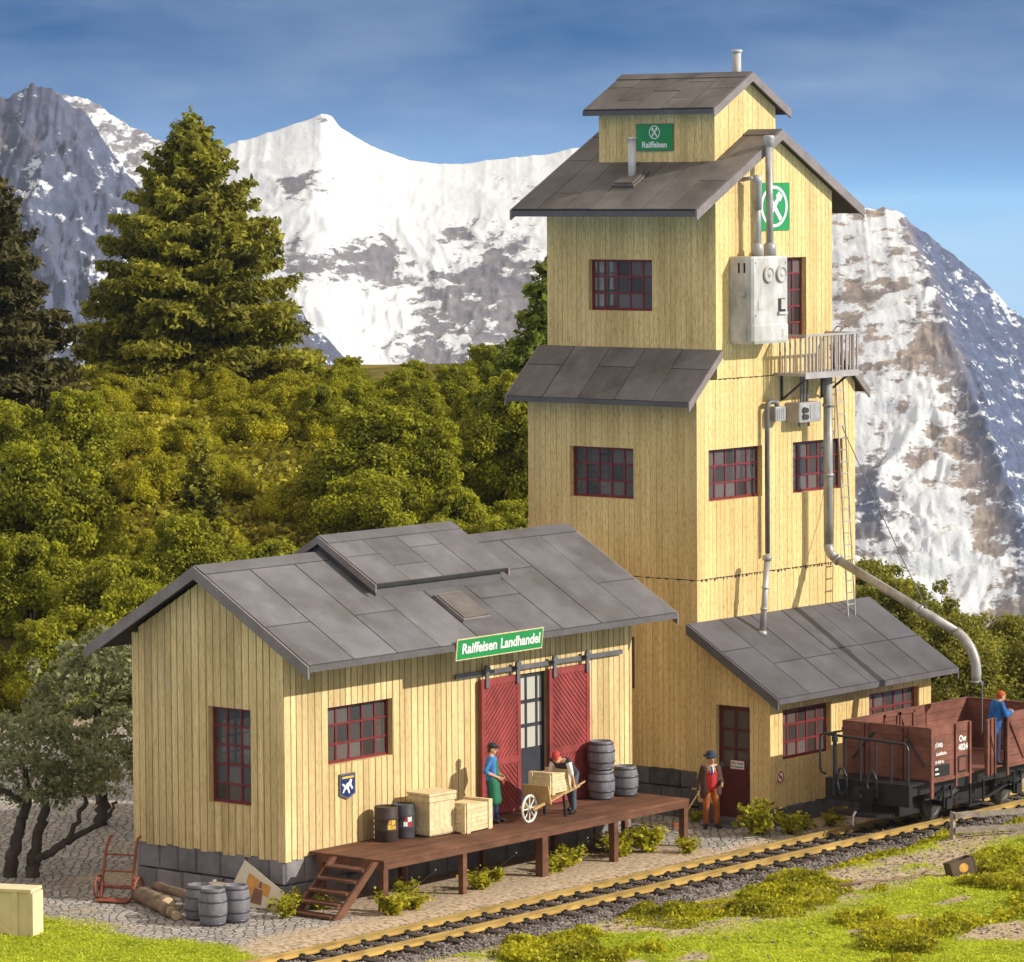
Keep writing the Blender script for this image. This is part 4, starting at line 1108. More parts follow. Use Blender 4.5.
def emblem(mb, fr, r, m=0, squash=1.0):
    """ring with two crossed, notched gable boards"""
    def fn(u, v, d): return fr @ Vector((u * squash, v, d))
    k = 28
    for i in range(k):
        a, b = 2 * math.pi * i / k, 2 * math.pi * (i + 1) / k
        mb.prism([(r * math.cos(a), r * math.sin(a)), (r * math.cos(b), r * math.sin(b)), (.86 * r * math.cos(b), .86 * r * math.sin(b)), (.86 * r * math.cos(a), .86 * r * math.sin(a))][::-1], fn, 0, .004, m)
    for s in (1, -1):
        w_ = .115 * r
        for (t0, t1, w0, w1, z) in ((-.68, .42, w_, w_, .0), (.40, .66, w_ * 1.9, w_ * 1.5, .001)):
            c0 = (s * t0 * .72 * r, t0 * r * .92); c1 = (s * t1 * .72 * r, t1 * r * .92)
            dx, dy = c1[0] - c0[0], c1[1] - c0[1]; L = math.hypot(dx, dy); nx, ny = -dy / L, dx / L
            mb.prism([(c0[0] + nx * w0, c0[1] + ny * w0), (c0[0] - nx * w0, c0[1] - ny * w0), (c1[0] - nx * w1, c1[1] - ny * w1), (c1[0] + nx * w1, c1[1] + ny * w1)], fn, z + (.001 if s > 0 else .0025), .004 + z + (.001 if s > 0 else .0025), m)
sg = thing('sign', 'small green sign with white emblem and white lettering on the rooftop cupola', 'sign', (cx0 - .02, 2.52, 16.08))
mb = MB(); mb.box(cx0 - .03, 1.975, 15.78, cx0 - .006, 3.06, 16.405); mb.build('board', 'sign_green', sg)
mb = MB()
for (a, b, c, d) in ((1.96, 1.975, 15.77, 16.42), (3.06, 3.075, 15.77, 16.42), (1.975, 3.06, 15.765, 15.78), (1.975, 3.06, 16.405, 16.42)): mb.box(cx0 - .033, a, c, cx0 - .006, b, d)
mb.build('border', 'slate_sheet', sg)
put_text(sg, 'Raiffeisen', .20, (cx0 - .031, 2.52, 15.91), (0, -1, 0), (0, 0, 1), 'sign_white', .03, 1.0)
mb = MB(); emblem(mb, frame_mat((cx0 - .031, 2.52, 16.215), (0, -1, 0), (0, 0, 1)), .165); mb.build('emblem', 'sign_white', sg)
sg = thing('sign', 'large green board with a white ringed emblem high under the front gable', 'sign', (3.2, -.02, 14.4))
mb = MB(); mb.box(2.36, -.03, 13.84, 3.775, -.006, 14.985); mb.build('board', 'sign_green', sg)
mb = MB(); emblem(mb, frame_mat((3.13, -.0305, 14.415), (1, 0, 0), (0, 0, 1)), .50, squash=1.1); mb.build('emblem', 'sign_white', sg)
sg = thing('notice', 'white notice with two black lines of print on the maroon door', 'notice', (.09, -1.08, 1.38))
mb = MB(); mb.box(.075, -1.285, 1.285, .0845, -.90, 1.475); mb.build('plate', 'sign_white', sg)
mb = MB(); mb.box(.077, -1.3, 1.27, .0835, -.885, 1.49); mb.build('border', 'sign_red', sg)
put_text(sg, 'Nur Leute', .085, (.0742, -1.09, 1.42), (0, -1, 0), (0, 0, 1), 'sign_black', .02, depth=.001)
put_text(sg, 'für Raucher', .075, (.0742, -1.09, 1.335), (0, -1, 0), (0, 0, 1), 'sign_black', .02, depth=.001)
def no_smoking(cx_, cy_, cz_, label, r=.14):
    s = thing('prohibition_sign', label, 'sign', (cx_, cy_, cz_))
    mb = MB(); mb.lathe([(r, 0), (r, .012)], (cx_, cy_ - .004, cz_), (0, -1, 0), 24); mb.build('plate', 'sign_white', s)
    mb = MB()
    fr = frame_mat((cx_, cy_ - .0165, cz_), (1, 0, 0), (0, 0, 1)); fn = lambda u, v, d: fr @ Vector((u, v, d))
    for i in range(24):
        a, b = 2 * math.pi * i / 24, 2 * math.pi * (i + 1) / 24
        mb.prism([(.78 * r * math.cos(a), .78 * r * math.sin(a)), (.78 * r * math.cos(b), .78 * r * math.sin(b)), (r * math.cos(b), r * math.sin(b)), (r * math.cos(a), r * math.sin(a))], fn, 0, .004)
    q = .13 * r
    mb.prism([(-.58 * r + q * .7, .58 * r + q * .7), (-.58 * r - q * .7, .58 * r - q * .7), (.58 * r - q * .7, -.58 * r - q * .7), (.58 * r + q * .7, -.58 * r + q * .7)], fn, 0, .005)
    mb.build('red_ring', 'sign_red', s)
    mb = MB(); mb.prism([(-.5 * r, -.08 * r), (.45 * r, -.08 * r), (.45 * r, .1 * r), (-.5 * r, .1 * r)], fn, 0, .003); mb.build('cigarette', 'sign_black', s)
no_smoking(.387, YL, 1.145, 'round red and white no smoking sign beside the annex window')

# ladder up to the balcony
lad = thing('ladder', 'thin grey metal ladder climbing the tower front from the annex roof to the balcony', 'ladder', (5.65, -.3, 4.5))
mb = MB(); la = Vector((5.50, -.52, 4.667 - .52 * slr)); lb = Vector((5.50, -.10, 11.35))
for dx in (0, .31): mb.tube([la + Vector((dx, 0, 0)), lb + Vector((dx, 0, 0)), lb + Vector((dx, -.12, .12)), lb + Vector((dx, -.3, .1))], .022, 6)
mb.build_each('stile', 'pale_metal', lad)
mb = MB()
for i in range(1, 24):
    q = la.lerp(lb, i / 24); mb.tube([q, q + Vector((.31, 0, 0))], .017, 6)
mb.build_each('rung', 'pale_metal', lad)

# ------------------------------------------------------------------ the warehouse
SX0, SX1, SY1 = -14.462, -2.527, 4.40
shed = thing('warehouse', 'long low yellow boarded warehouse with grey sheet roof and red sliding doors', 'warehouse', ((SX0 + SX1) / 2, SY1 / 2, 0))
SRZ, SRY, SM = 7.03, 2.155, .586
stp = lambda y: SRZ - .24 - SM * abs(y - SRY)
SW1 = (.942, 2.16, 2.012, 4.054); SWF = (-13.091, -10.993, 2.80, 4.027); SDO = (-6.86, -5.70, 1.08, 4.1)
SWB = (-11.9, -9.9, 2.2, 4.05); SWR = (.9, 2.4, 2.3, 3.9)
mb = MB()
P, N = face('-x', SX0); plank_wall(mb, P, N, .2, SY1 - .2, 1.0, stp, [SW1], seed=41, pw=.2, jag=.08, groove=.017)
P, N = face('-y', 0); plank_wall(mb, P, N, SX0, SX1, 1.0, lambda u: stp(0), [SWF, SDO], seed=42, pw=.2, jag=.08, groove=.017)
P, N = face('+x', SX1); plank_wall(mb, P, N, .2, SY1 - .2, 1.0, stp, [SWR], seed=43, pw=.2, groove=.017)
P, N = face('+y', SY1); plank_wall(mb, P, N, SX0, SX1, 1.0, lambda u: stp(SY1), [SWB, (-6.9, -5.6, 2.2, 4.0)], seed=44, pw=.2, groove=.017)
mb.build('wall', ['shed_boards', 'shed_joint'], shed)
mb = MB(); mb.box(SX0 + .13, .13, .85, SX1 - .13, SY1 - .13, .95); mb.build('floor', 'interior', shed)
P, N = face('-x', SX0 + .05); mb = MB(); stone_base(mb, P, N, .05, SY1 - .05, -.15, 1.0, seed=13, courses=2, sizes=(.5, .8)); mb.build('foundation', 'shed_stone', shed)
P, N = face('-y', .05); mb = MB(); stone_base(mb, P, N, SX0 + .05, SX1 - .05, -.15, 1.0, seed=14, courses=2, sizes=(.5, .8)); mb.build('foundation', 'shed_stone', shed)
P, N = face('+x', SX1 - .05); mb = MB(); stone_base(mb, P, N, .05, SY1 - .05, -.15, 1.0, seed=15, courses=2); mb.build('foundation', 'shed_stone', shed)
P, N = face('+y', SY1 - .05); mb = MB(); stone_base(mb, P, N, SX0 + .05, SX1 - .05, -.15, 1.0, seed=16, courses=2); mb.build('foundation', 'shed_stone', shed)
window(shed, '-x', SX0, SW1, 3, 5); window(shed, '-y', 0, SWF, 5, 3); window(shed, '+y', SY1, SWB, 4, 5); window(shed, '+x', SX1, SWR, 3, 4)
window(shed, '+y', SY1, (-6.9, -5.6, 2.2, 4.0), 3, 4)
SE, SB = -1.046, 5.355
sez = SRZ - SM * (SRY - SE)
xa, xb = -14.84, -2.2
JS = [(.38,), (), (.38,), (.62,), (), (.38,), (.62,), (), (.38,)]
s1 = sheet_roof(shed, (xa, SE, sez), (xb, SE, sez), (xb, SRY, SRZ), (xa, SRY, SRZ), .10, 9, 'roof', 'grey_sheet', JS, 17, ridge=.32, gap=.03)
s2 = sheet_roof(shed, (xa, SB, sez), (xb, SB, sez), (xb, SRY, SRZ), (xa, SRY, SRZ), .10, 9, 'roof', 'grey_sheet', JS, 18, ridge=.32, gap=.03)
mb = MB()
for x in (xa - .025, xb + .025):
    rake(mb, (x, SE - .02, sez - .012), (x, SRY, SRZ + .008), .05, .26); rake(mb, (x, SRY, SRZ + .008), (x, SB + .02, sez - .012), .05, .26)
mb.build_each('barge_board', 'barge_board', s1)
mb = MB(); mb.box(xa, SE - .028, sez - .13, xb, SE - .002, sez); mb.build('gutter_board', 'barge_dark', s1)
# raised roof vent over the ridge
rx0, rx1, ry, rz_ = -10.92, -6.42, .50, 7.38
rsl = (rz_ - 6.43) / (SRY - ry)
mb = MB()
lo_ = lambda y: SRZ - SM * abs(y - SRY)
for x0_, x1_ in ((rx0 + .12, rx0 + .2), (rx1 - .2, rx1 - .12)):
    mb.prism([(ry + .12, lo_(ry + .12) - .03), (SRY, SRZ - .03), (2 * SRY - ry - .12, lo_(ry + .12) - .03), (2 * SRY - ry - .12, lo_(ry + .12) + .27), (SRY, rz_ - .12), (ry + .12, lo_(ry + .12) + .27)], lambda u, v, d: (d, u, v), x0_, x1_)
mb.box(rx0 + .2, ry + .12, lo_(ry + .12) - .03, rx1 - .2, ry + .18, lo_(ry + .12) + .24)
rv = mb.build('raised_vent', 'barge_dark', shed)
sheet_roof(rv, (rx0, ry, 6.43), (rx1, ry, 6.43), (rx1, SRY, rz_), (rx0, SRY, rz_), .09, 4, 'vent_roof', 'grey_sheet', [(.55,), (.3,), (.6,), ()], 19, ridge=.3, gap=.02)
sheet_roof(rv, (rx0, 2 * SRY - ry, 6.43), (rx1, 2 * SRY - ry, 6.43), (rx1, SRY, rz_), (rx0, SRY, rz_), .09, 4, 'vent_roof', 'grey_sheet', [(.55,), (.3,)], 20, ridge=.3)
mb = MB()
for x in (rx0 - .02, rx1 + .02):
    rake(mb, (x, ry - .01, 6.42), (x, SRY, rz_ + .008), .04, .16); rake(mb, (x, SRY, rz_ + .008), (x, 2 * SRY - ry + .01, 6.42), .04, .16)
mb.build_each('barge_board', 'barge_board', rv)
# skylight
tv = Vector((0, 1, SM)).normalized(); nv = Vector((0, -SM, 1)).normalized()
sc_ = Vector((-8.73, -.035, lo_(-.035)))
mb = MB(); mb.obox(sc_ + nv * .05, (.46, 0, 0), tv * .50, nv * .05); sky_l = mb.build('skylight', 'barge_board', shed)
mb = MB(); mb.obox(sc_ + nv * .115, (.42, 0, 0), tv * .45, nv * .012); mb.build('pane', 'slate_sheet', sky_l)
# sliding doors
def sliding_door(x0, x1, flip, lead):
    z0, z1, y = 1.10, 4.13, -.115
    mb = MB()
    mb.box(x0, y, z0, x1, y + .05, z1)
    def slab(poly, d0, d1): mb.prism(poly, lambda u, v, d: Vector((u, y - d, v)), d0, d1)
    f = .12; zm = z0 + 1.16
    for (a, b, c, d) in ((x0, x0 + f, z0, z1), (x1 - f, x1, z0, z1), (x0 + f, x1 - f, z0, z0 + .14), (x0 + f, x1 - f, z1 - .14, z1), (x0 + f, x1 - f, zm - .08, zm + .08)):
        mb.box(a, y - .03, c, b, y - .001, d)
    for (za, zb, fl) in ((z0 + .14, zm - .08, not flip), (zm + .08, z1 - .14, flip)):
        xa_, xb_ = x0 + f, x1 - f
        s = .135; k = -20
        while k < 40:
            # diagonal board clipped to the panel
            c0 = k * s; w_ = s * .80
            poly = [(xa_, c0), (xb_, c0 + (xb_ - xa_)), (xb_, c0 + (xb_ - xa_) + w_), (xa_, c0 + w_)]
            if fl: poly = [(xa_ + xb_ - u, v) for u, v in poly][::-1]
            pz = [(u, v + za - .0) for u, v in poly]
            def clip(pl, lim, hi):
                out = []
                for i in range(len(pl)):
                    p, q = pl[i], pl[(i + 1) % len(pl)]
                    ip = p[1] <= lim if hi else p[1] >= lim; iq = q[1] <= lim if hi else q[1] >= lim
                    if ip: out.append(p)
                    if ip != iq:
                        t = (lim - p[1]) / (q[1] - p[1]); out.append((p[0] + t * (q[0] - p[0]), lim))
                return out
            pz = clip(pz, za, False)
            if len(pz) > 2: pz = clip(pz, zb, True)
            if len(pz) > 2: slab(pz, .001, .018)
            k += 1
    d = mb.build('sliding_door', 'red_door', shed)
    mb = MB()
    for x in (x0 + .16, x1 - .12): mb.box(x - .05, y - .075, 3.95, x + .05, y - .031, 4.42); mb.lathe([(.085, 0), (.085, .06)], (x, y - .03, 4.36), (0, -1, 0), 14)
    mb.build_each('hanger', 'iron_grey', d, per=2)
    return d
sliding_door(-8.16, -6.80, False, 0); sliding_door(-5.77, -4.30, True, 1)
mb = MB(); mb.box(-8.97, -.09, 4.22, -3.0, -.045, 4.32); mb.build('door_rail', 'iron_grey', shed)
# inner glazed door in the gap
mb = MB(); x0_, x1_, zd = -6.84, -5.72, .06
mb.box(x0_, zd, 1.08, x1_, zd + .04, 2.35)
for x in (x0_ + .04, (x0_ + x1_) / 2 - .08, (x0_ + x1_) / 2 + .3, x1_ - .04): mb.box(x - .035, zd, 2.35, x + .035, zd + .04, 4.08)
for z in (2.38, 2.92, 3.46, 4.04): mb.box(x0_, zd + .003, z - .04, x1_, zd + .037, z + .04)
ind = mb.build('inner_door', 'cap_dark', shed)
mb = MB(); mb.box(x0_ + .02, zd + .015, 2.35, x1_ - .02, zd + .022, 4.04); mb.build('pane', 'pale_glass', ind)
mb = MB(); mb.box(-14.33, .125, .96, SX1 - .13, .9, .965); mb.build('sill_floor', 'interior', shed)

# sign on the eave
sgn = thing('sign', 'long green sign with white lettering along the warehouse eave above the sliding doors', 'sign', (-8.68, -1.1, 5.04))
fr = frame_mat((-8.68, -1.10, 5.045), (1, 0, .003), (0, -.12, 1))
mb = MB(); fn = lambda u, v, d: fr @ Vector((u, v, d))
mb.prism([(-1.46, -.215), (1.46, -.215), (1.46, .215), (-1.46, .215)], fn, -.02, 0); mb.build('board', 'sign_green', sgn)
mb = MB()
for pl in ([(-1.48, -.235), (1.48, -.235), (1.48, -.215), (-1.48, -.215)], [(-1.48, .215), (1.48, .215), (1.48, .235), (-1.48, .235)], [(-1.48, -.215), (-1.46, -.215), (-1.46, .215), (-1.48, .215)], [(1.46, -.215), (1.48, -.215), (1.48, .215), (1.46, .215)]): mb.prism(pl, fn, -.022, .006)
mb.build('border', 'pale_crate', sgn)
ux = fr.to_3x3() @ Vector((1, 0, 0)); uy = fr.to_3x3() @ Vector((0, 1, 0)); nz_ = fr.to_3x3() @ Vector((0, 0, 1))
put_text(sgn, 'Raiffeisen', .31, Vector(fr.translation) + nz_ * .003 - ux * .70, ux, uy, 'sign_white', .026, 1.02)
put_text(sgn, 'Landhandel', .31, Vector(fr.translation) + nz_ * .003 + ux * .70, ux, uy, 'sign_white', .026, .98)
no_smoking(-4.78, -.006, 2.62, 'round red and white sign on the boards above the stacked barrels', .17)
# enamel shield
sh = thing('shield_plate', 'small dark blue shield with a white figure under the warehouse front window', 'sign', (-12.52, -.03, 2.3))
fr = frame_mat((-12.52, -.012, 2.31), (1, 0, 0), (0, 0, 1)); fn = lambda u, v, d: fr @ Vector((u, v, d))
mb = MB(); mb.prism([(-.25, -.18), (0, -.28), (.25, -.18), (.25, .27), (-.25, .27)], fn, 0, .03); mb.build('rim', 'iron_grey', sh)
mb = MB(); mb.prism([(-.215, -.155), (0, -.24), (.215, -.155), (.215, .235), (-.215, .235)], fn, .0302, .036); mb.build('field', 'shield_blue', sh)
mb = MB(); mb.prism([(-.19, .165), (.19, .165), (.19, .21), (-.19, .21)], fn, .0362, .040); mb.build('name_bar', 'shield_yellow', sh)
mb = MB()
for pl in ([(-.14, -.05), (-.06, -.07), (.08, .02), (.06, .1), (-.05, .05)], [(.03, .03), (.1, .03), (.13, .13), (.08, .15), (.03, .09)], [(.05, .02), (.12, -.08), (.16, -.06), (.09, .05)], [(-.03, -.06), (.02, -.16), (.06, -.15), (.02, -.02)], [(-.13, -.04), (-.18, -.13), (-.14, -.14), (-.08, -.05)], [(-.12, -.02), (-.19, .05), (-.17, .07), (-.09, .03)]): mb.prism(pl, fn, .0362, .041 + random.uniform(0, .002))
mb.build('figure', 'sign_white', sh)

# ------------------------------------------------------------------ loading platform
PX0, PX1, PYF, PZ = -13.72, -3.148, -2.085, 1.077
plat = thing('loading_platform', 'brown timber loading platform on posts along the warehouse front', 'platform', ((PX0 + PX1) / 2, PYF / 2, 0))
mb = MB(); r = random.Random(3)
y = PYF
while y < -.03:
    w_ = min(r.uniform(.19, .24), -.02 - y)
    x = PX0
    while x < PX1 - .01:
        L_ = r.uniform(3, 5); xe = min(x + L_, PX1)
        if PX1 - xe < .8: xe = PX1
        mb.box(x + .002, y + .003, PZ - .06, xe - .002, y + w_ - .003, PZ - r.uniform(0, .006)); x = xe
    y += w_
mb.build('deck', 'deck_wood', plat)
mb = MB(); mb.box(PX0 + .02, PYF + .02, PZ - .20, PX1 - .02, PYF + .10, PZ - .062); mb.box(PX0 + .02, -.3, PZ - .20, PX1 - .02, -.2, PZ - .062)
for x in (PX0 + .06, -11.08, -8.39, -5.83, PX1 - .07): mb.box(x - .05, PYF + .10, PZ - .2, x + .05, -.3, PZ - .064)
mb.box(PX1 - .02, PYF + .02, PZ - .17, PX1 + .01, -.05, PZ - .062)
mb.build('joist', 'deck_wood', plat)
for x, w_ in ((PX0 + .08, .075), (-11.08, .065), (-8.35, .10), (-5.83, .075), (PX1 - .09, .075)):
    mb = MB(); mb.box(x - w_, PYF + .024, -.2, x + w_, PYF + .024 + 2 * w_, PZ - .201); mb.build('post', 'deck_wood', plat)
    mb = MB(); mb.box(x - .06, -.36, -.2, x + .06, -.24, PZ - .201); mb.build('post', 'deck_wood', plat)
for x in (-11.6, -8.9, -6.4):
    mb = MB(); mb.beam((x, -1.0, .05), (x - .25, -1.9, .62), .025, .025); mb.build('brace_rod', 'iron_grey', plat)
# steps at its end
st = MB(); n_st = 5
for k in range(n_st):
    t = (k + .35) / n_st
    x = PX0 - .12 - (1 - t) * 1.28; z = .02 + t * (PZ - .05)
    st.box(x - .14, -1.86, z - .05, x + .15, -.80, z)
stairs = st.build('stairs', 'deck_wood', plat)
mb = MB()
for y in (-1.93, -.79):
    a0 = Vector((PX0 - 1.36, y, -.02)); a1 = Vector((PX0 - .01, y, PZ - .02))
    mb.hexa([a0 + Vector((-.13, -.03, 0)), a0 + Vector((.16, -.03, 0)), a0 + Vector((.16, .03, 0)), a0 + Vector((-.13, .03, 0)), a1 + Vector((-.17, -.03, 0)), a1 + Vector((0, -.03, -.02)), a1 + Vector((0, .03, -.02)), a1 + Vector((-.17, .03, 0))])
mb.build_each('stringer', 'deck_wood', stairs)

# ------------------------------------------------------------------ railway track
YF_, YN_ = -4.306, -5.397
track = thing('railway_track', 'single railway track with brassy rails on dark sleepers in front of the buildings', 'track', (-2, (YF_ + YN_) / 2, 0))
def rail_prof(y0):
    w = [(.062, 0), (.062, .018), (.014, .035), (.014, .095), (.034, .105), (.034, .14), (-.034, .14), (-.034, .105), (-.014, .095), (-.014, .035), (-.062, .018), (-.062, 0)]
    return [(y0 + a, .13 + b) for a, b in w]
for y0 in (YF_, YN_):
    mb = MB(); xs_ = list(range(-60, 71, 10))
    for xa_, xb_ in zip(xs_[:-1], xs_[1:]): mb.prism(rail_prof(y0), lambda u, v, d: (d, u, v), xa_ + .004, xb_ - .004)
    mb.build('rail', 'brass_rail', track)
sm = MB(); sm.box(-.11, -.95, -.02, .11, .95, .125); 
for y0 in (.545, -.545):
    for s in (-1, 1):
        sm.box(-.07, y0 + s * .066 - .03, .125, .07, y0 + s * .066 + .03, .165, 1)
        sm.box(-.03, y0 + s * .085 - .035, .12, .03, y0 + s * .085 + .035, .19, 1)
        sm.box(-.10, y0 + s * .10 - .02, .12, .10, y0 + s * .10 + .02, .15, 1)
sme = sm.mesh('sleeper', ['sleeper_wood', 'clip_dark'])
yc_ = (YF_ + YN_) / 2
for i in range(74):
    o = link('sleeper', sme, track)
    o.matrix_parent_inverse = Matrix()
    o.location = Vector((-25 + i * .62 + random.uniform(-.03, .03), yc_ + random.uniform(-.03, .03), 0)) - ROOT_LOC[track]
    o.rotation_euler = (0, 0, random.uniform(-.02, .02))
# ballast bed and stones
bx = np.linspace(-60, 70, 520); by = np.linspace(-3.15, -6.45, 26)
BX, BY = np.meshgrid(bx, by, indexing='ij')
pr_ = np.clip(1 - np.maximum(0, np.abs(BY - yc_) - 1.0) / .8, 0, 1)
BZ = -.09 + .145 * pr_ + .03 * (fbm(BX * 2, BY * 2, 3, 55) - .5) 
structure(link('ballast', grid_mesh('ballast', BX, BY, BZ)))
bpy.data.objects['ballast'].data.materials.append(MATS['ballast_stone'])
def stones(name, x, y, z, s, matn, flat=.75):
    n = len(x)
    base = np.array([(1, 0, 0), (-1, 0, 0), (0, 1, 0), (0, -1, 0), (0, 0, 1), (0, 0, -1)], float)
    fc = np.array([(0, 2, 4), (2, 1, 4), (1, 3, 4), (3, 0, 4), (2, 0, 5), (1, 2, 5), (3, 1, 5), (0, 3, 5)])
    v = base[None] * (rng.uniform(.55, 1.25, (n, 6, 1)))
    a = rng.uniform(0, 6.28, n); ca, sa = np.cos(a)[:, None], np.sin(a)[:, None]
    vx = v[..., 0] * ca - v[..., 1] * sa; vy = v[..., 0] * sa + v[..., 1] * ca
    tilt = rng.uniform(-.6, .6, (n, 1)); vz = v[..., 2] * flat + vx * tilt
    co = np.stack([vx, vy, vz], -1) * s[:, None, None] + np.stack([x, y, z], -1)[:, None, :]
    f = (fc[None] + (np.arange(n) * 6)[:, None, None]).reshape(-1, 3)
    me = bpy.data.meshes.new(name)
    me.vertices.add(n * 6); me.vertices.foreach_set('co', co.ravel())
    me.loops.add(f.size); me.loops.foreach_set('vertex_index', f.ravel().astype(np.int32))
    me.polygons.add(len(f)); me.polygons.foreach_set('loop_start', np.arange(0, f.size, 3, dtype=np.int32)); me.polygons.foreach_set('loop_total', np.full(len(f), 3, np.int32))
    me.update(calc_edges=True); me.materials.append(MATS[matn])
    o = link(name, me); o['kind'] = 'stuff'; return o
n = 26000
sx = rng.uniform(-22, 14, n); sy = rng.uniform(-6.3, -3.25, n)
pz = np.clip(1 - np.maximum(0, np.abs(sy - yc_) - 1.0) / .8, 0, 1)
stones('gravel', sx, sy, -.08 + .145 * pz + rng.uniform(-.01, .03, n), rng.uniform(.018, .05, n), 'ballast_stone')

# ------------------------------------------------------------------ the air between the place and the mountains
def haze_box(d0, d1, hw, z0, z1, density):
    m = bpy.data.materials.new('haze'); m.use_nodes = True
    n, l = m.node_tree.nodes, m.node_tree.links
    n.remove(n['Principled BSDF'])
    v = n.new('ShaderNodeVolumePrincipled'); v.inputs['Color'].default_value = (.86, .90, .96, 1); v.inputs['Density'].default_value = density
    v.inputs['Anisotropy'].default_value = 0.1
    l.new(v.outputs[0], n['Material Output'].inputs['Volume'])
    MATS['haze'] = m
    mb = MB(); q = [xy(s * hw, d) for s, d in ((-1, d0), (1, d0), (1, d1), (-1, d1))]
    mb.hexa([(x, y, z0) for x, y in q] + [(x, y, z1) for x, y in q])
    o = mb.build('haze', 'haze'); o['kind'] = 'stuff'
haze_box(-40, 3700, 660, -445, 92, 0.00005)

# ------------------------------------------------------------------ high-sided open goods wagon
WX0, WX1, WYN, WYF, WZ0, WZ1 = .69, 5.95, -6.05, -3.65, 1.36, 2.55
wag = thing('goods_wagon', 'brown high sided open goods wagon with a black railed end platform on the track', 'goods wagon', (3.0, -4.85, .27))
r = random.Random(4)
def boards(mb, fn, u0, u1, z0, z1, n, th, m=0):
    for k in range(n):
        a = z0 + (z1 - z0) * k / n; b = z0 + (z1 - z0) * (k + 1) / n
        o = r.uniform(-.003, .003)
        mb.hexa([fn(u0, a + .004, 0), fn(u1, a + .004, 0), fn(u1, a + .004, th + o), fn(u0, a + .004, th + o), fn(u0, b - .004, 0), fn(u1, b - .004, 0), fn(u1, b - .004, th + o), fn(u0, b - .004, th + o)], m)
    mb.hexa([fn(u0, z0, .012), fn(u1, z0, .012), fn(u1, z0, th - .014), fn(u0, z0, th - .014), fn(u0, z1, .012), fn(u1, z1, .012), fn(u1, z1, th - .014), fn(u0, z1, th - .014)], m)
near = lambda u, z, d: Vector((u, WYN + .06 - d, z))
far = lambda u, z, d: Vector((u, WYF - d, z))
endw = lambda u, z, d: Vector((WX0 + .06 - d, u, z))
endr = lambda u, z, d: Vector((WX1 - d, u, z))
DX0, DX1, DX2 = 2.36, 2.74, 3.92
mb = MB(); boards(mb, near, WX0 + .062, DX0, WZ0, WZ1, 6, .06); mb.box(WX0, WYN - .004, WZ1 - .002, DX0, WYN + .07, WZ1 + .025); mb.box(WX0 + .06, WYN - .03, WZ0 - .06, DX0, WYN - .002, WZ0 + .015); p1 = mb.build('side_wall', 'wagon_brown', wag)
mb = MB(); boards(mb, near, DX2, WX1 - .062, WZ0, WZ1, 6, .06); mb.box(DX2, WYN - .004, WZ1 - .002, WX1, WYN + .07, WZ1 + .025); mb.box(DX2, WYN - .03, WZ0 - .06, WX1 - .06, WYN - .002, WZ0 + .015)
mb.beam((DX2 + .08, WYN - .012, WZ1 - .12), (DX2 + .75, WYN - .012, WZ0 + .08), .02, .05, (0, -1, 0)); p2 = mb.build('side_wall', 'wagon_brown', wag)
mb = MB(); boards(mb, far, WX0 + .062, WX1 - .062, WZ0, WZ1, 6, .06); mb.box(WX0, WYF - .07, WZ1 - .002, WX1, WYF + .004, WZ1 + .025); p3 = mb.build('side_wall', 'wagon_brown', wag)
mb = MB(); boards(mb, endw, WYN, WYF, WZ0, WZ1, 6, .06); mb.box(WX0 - .004, WYN + .071, WZ1 - .002, WX0 + .07, WYF - .071, WZ1 + .025); p4 = mb.build('end_wall', 'wagon_brown', wag)
mb = MB(); boards(mb, endr, WYN, WYF, WZ0, WZ1, 6, .06); mb.box(WX1 - .07, WYN + .071, WZ1 - .002, WX1 + .004, WYF - .071, WZ1 + .025); p5 = mb.build('end_wall', 'wagon_brown', wag)
for x, zb, w_ in ((WX0 + .05, .95, .05), (1.745, 1.12, .032), (DX0 - .03, 1.12, .036), (DX2 + .03, 1.12, .036), (4.9, 1.12, .032), (WX1 - .05, .95, .05)):
    mb = MB(); mb.box(x - w_, WYN - .05, zb, x + w_, WYN - .003, WZ1 + .01); mb.build('post', 'wagon_brown', wag)
for y in (-5.42, -5.30, -4.36, -4.24):
    mb = MB(); mb.box(WX0 - .045, y - .032, WZ0 - .02, WX0 - .003, y + .032, WZ1 + .01); mb.build('post', 'wagon_brown', wag)
for a, b in (((WX0 - .03, -4.52, 2.34), (WX0 - .06, -3.98, 1.75)), ((WX0 - .03, -5.42, 2.34), (WX0 - .06, -5.92, 1.70))):
    mb = MB(); mb.tube([a, b], .022, 6); mb.ball(a, .035); mb.ball(b, .035); mb.build('tie_rod', 'rail_iron', wag)
# doors: one leaf stands ajar, the far side shows framed doors from inside
mb = MB()
A_, B_ = Vector((DX1, WYN - .16, 0)), Vector((DX1 + .56, WYN - .06, 0)); ax_ = (B_ - A_).normalized(); nx_ = Vector((ax_.y, -ax_.x, 0))
leaf = lambda u, z, d: A_ + ax_ * u + nx_ * d + Vector((0, 0, z))
boards(mb, leaf, 0, .54, WZ0 - .1, WZ1, 6, .045)
for u in (.04, .26, .50): mb.hexa([leaf(u - .03, WZ0 - .13, .05), leaf(u + .03, WZ0 - .13, .05), leaf(u + .03, WZ0 - .13, .08), leaf(u - .03, WZ0 - .13, .08), leaf(u - .03, WZ1, .05), leaf(u + .03, WZ1, .05), leaf(u + .03, WZ1, .08), leaf(u - .03, WZ1, .08)])
dl = mb.build('door_leaf', 'wagon_brown', wag)
mb = MB(); mb.tube([leaf(.1, 2.3, .1), leaf(.42, 1.6, .1)], .014, 5); mb.build('latch_bar', 'rail_iron', dl)
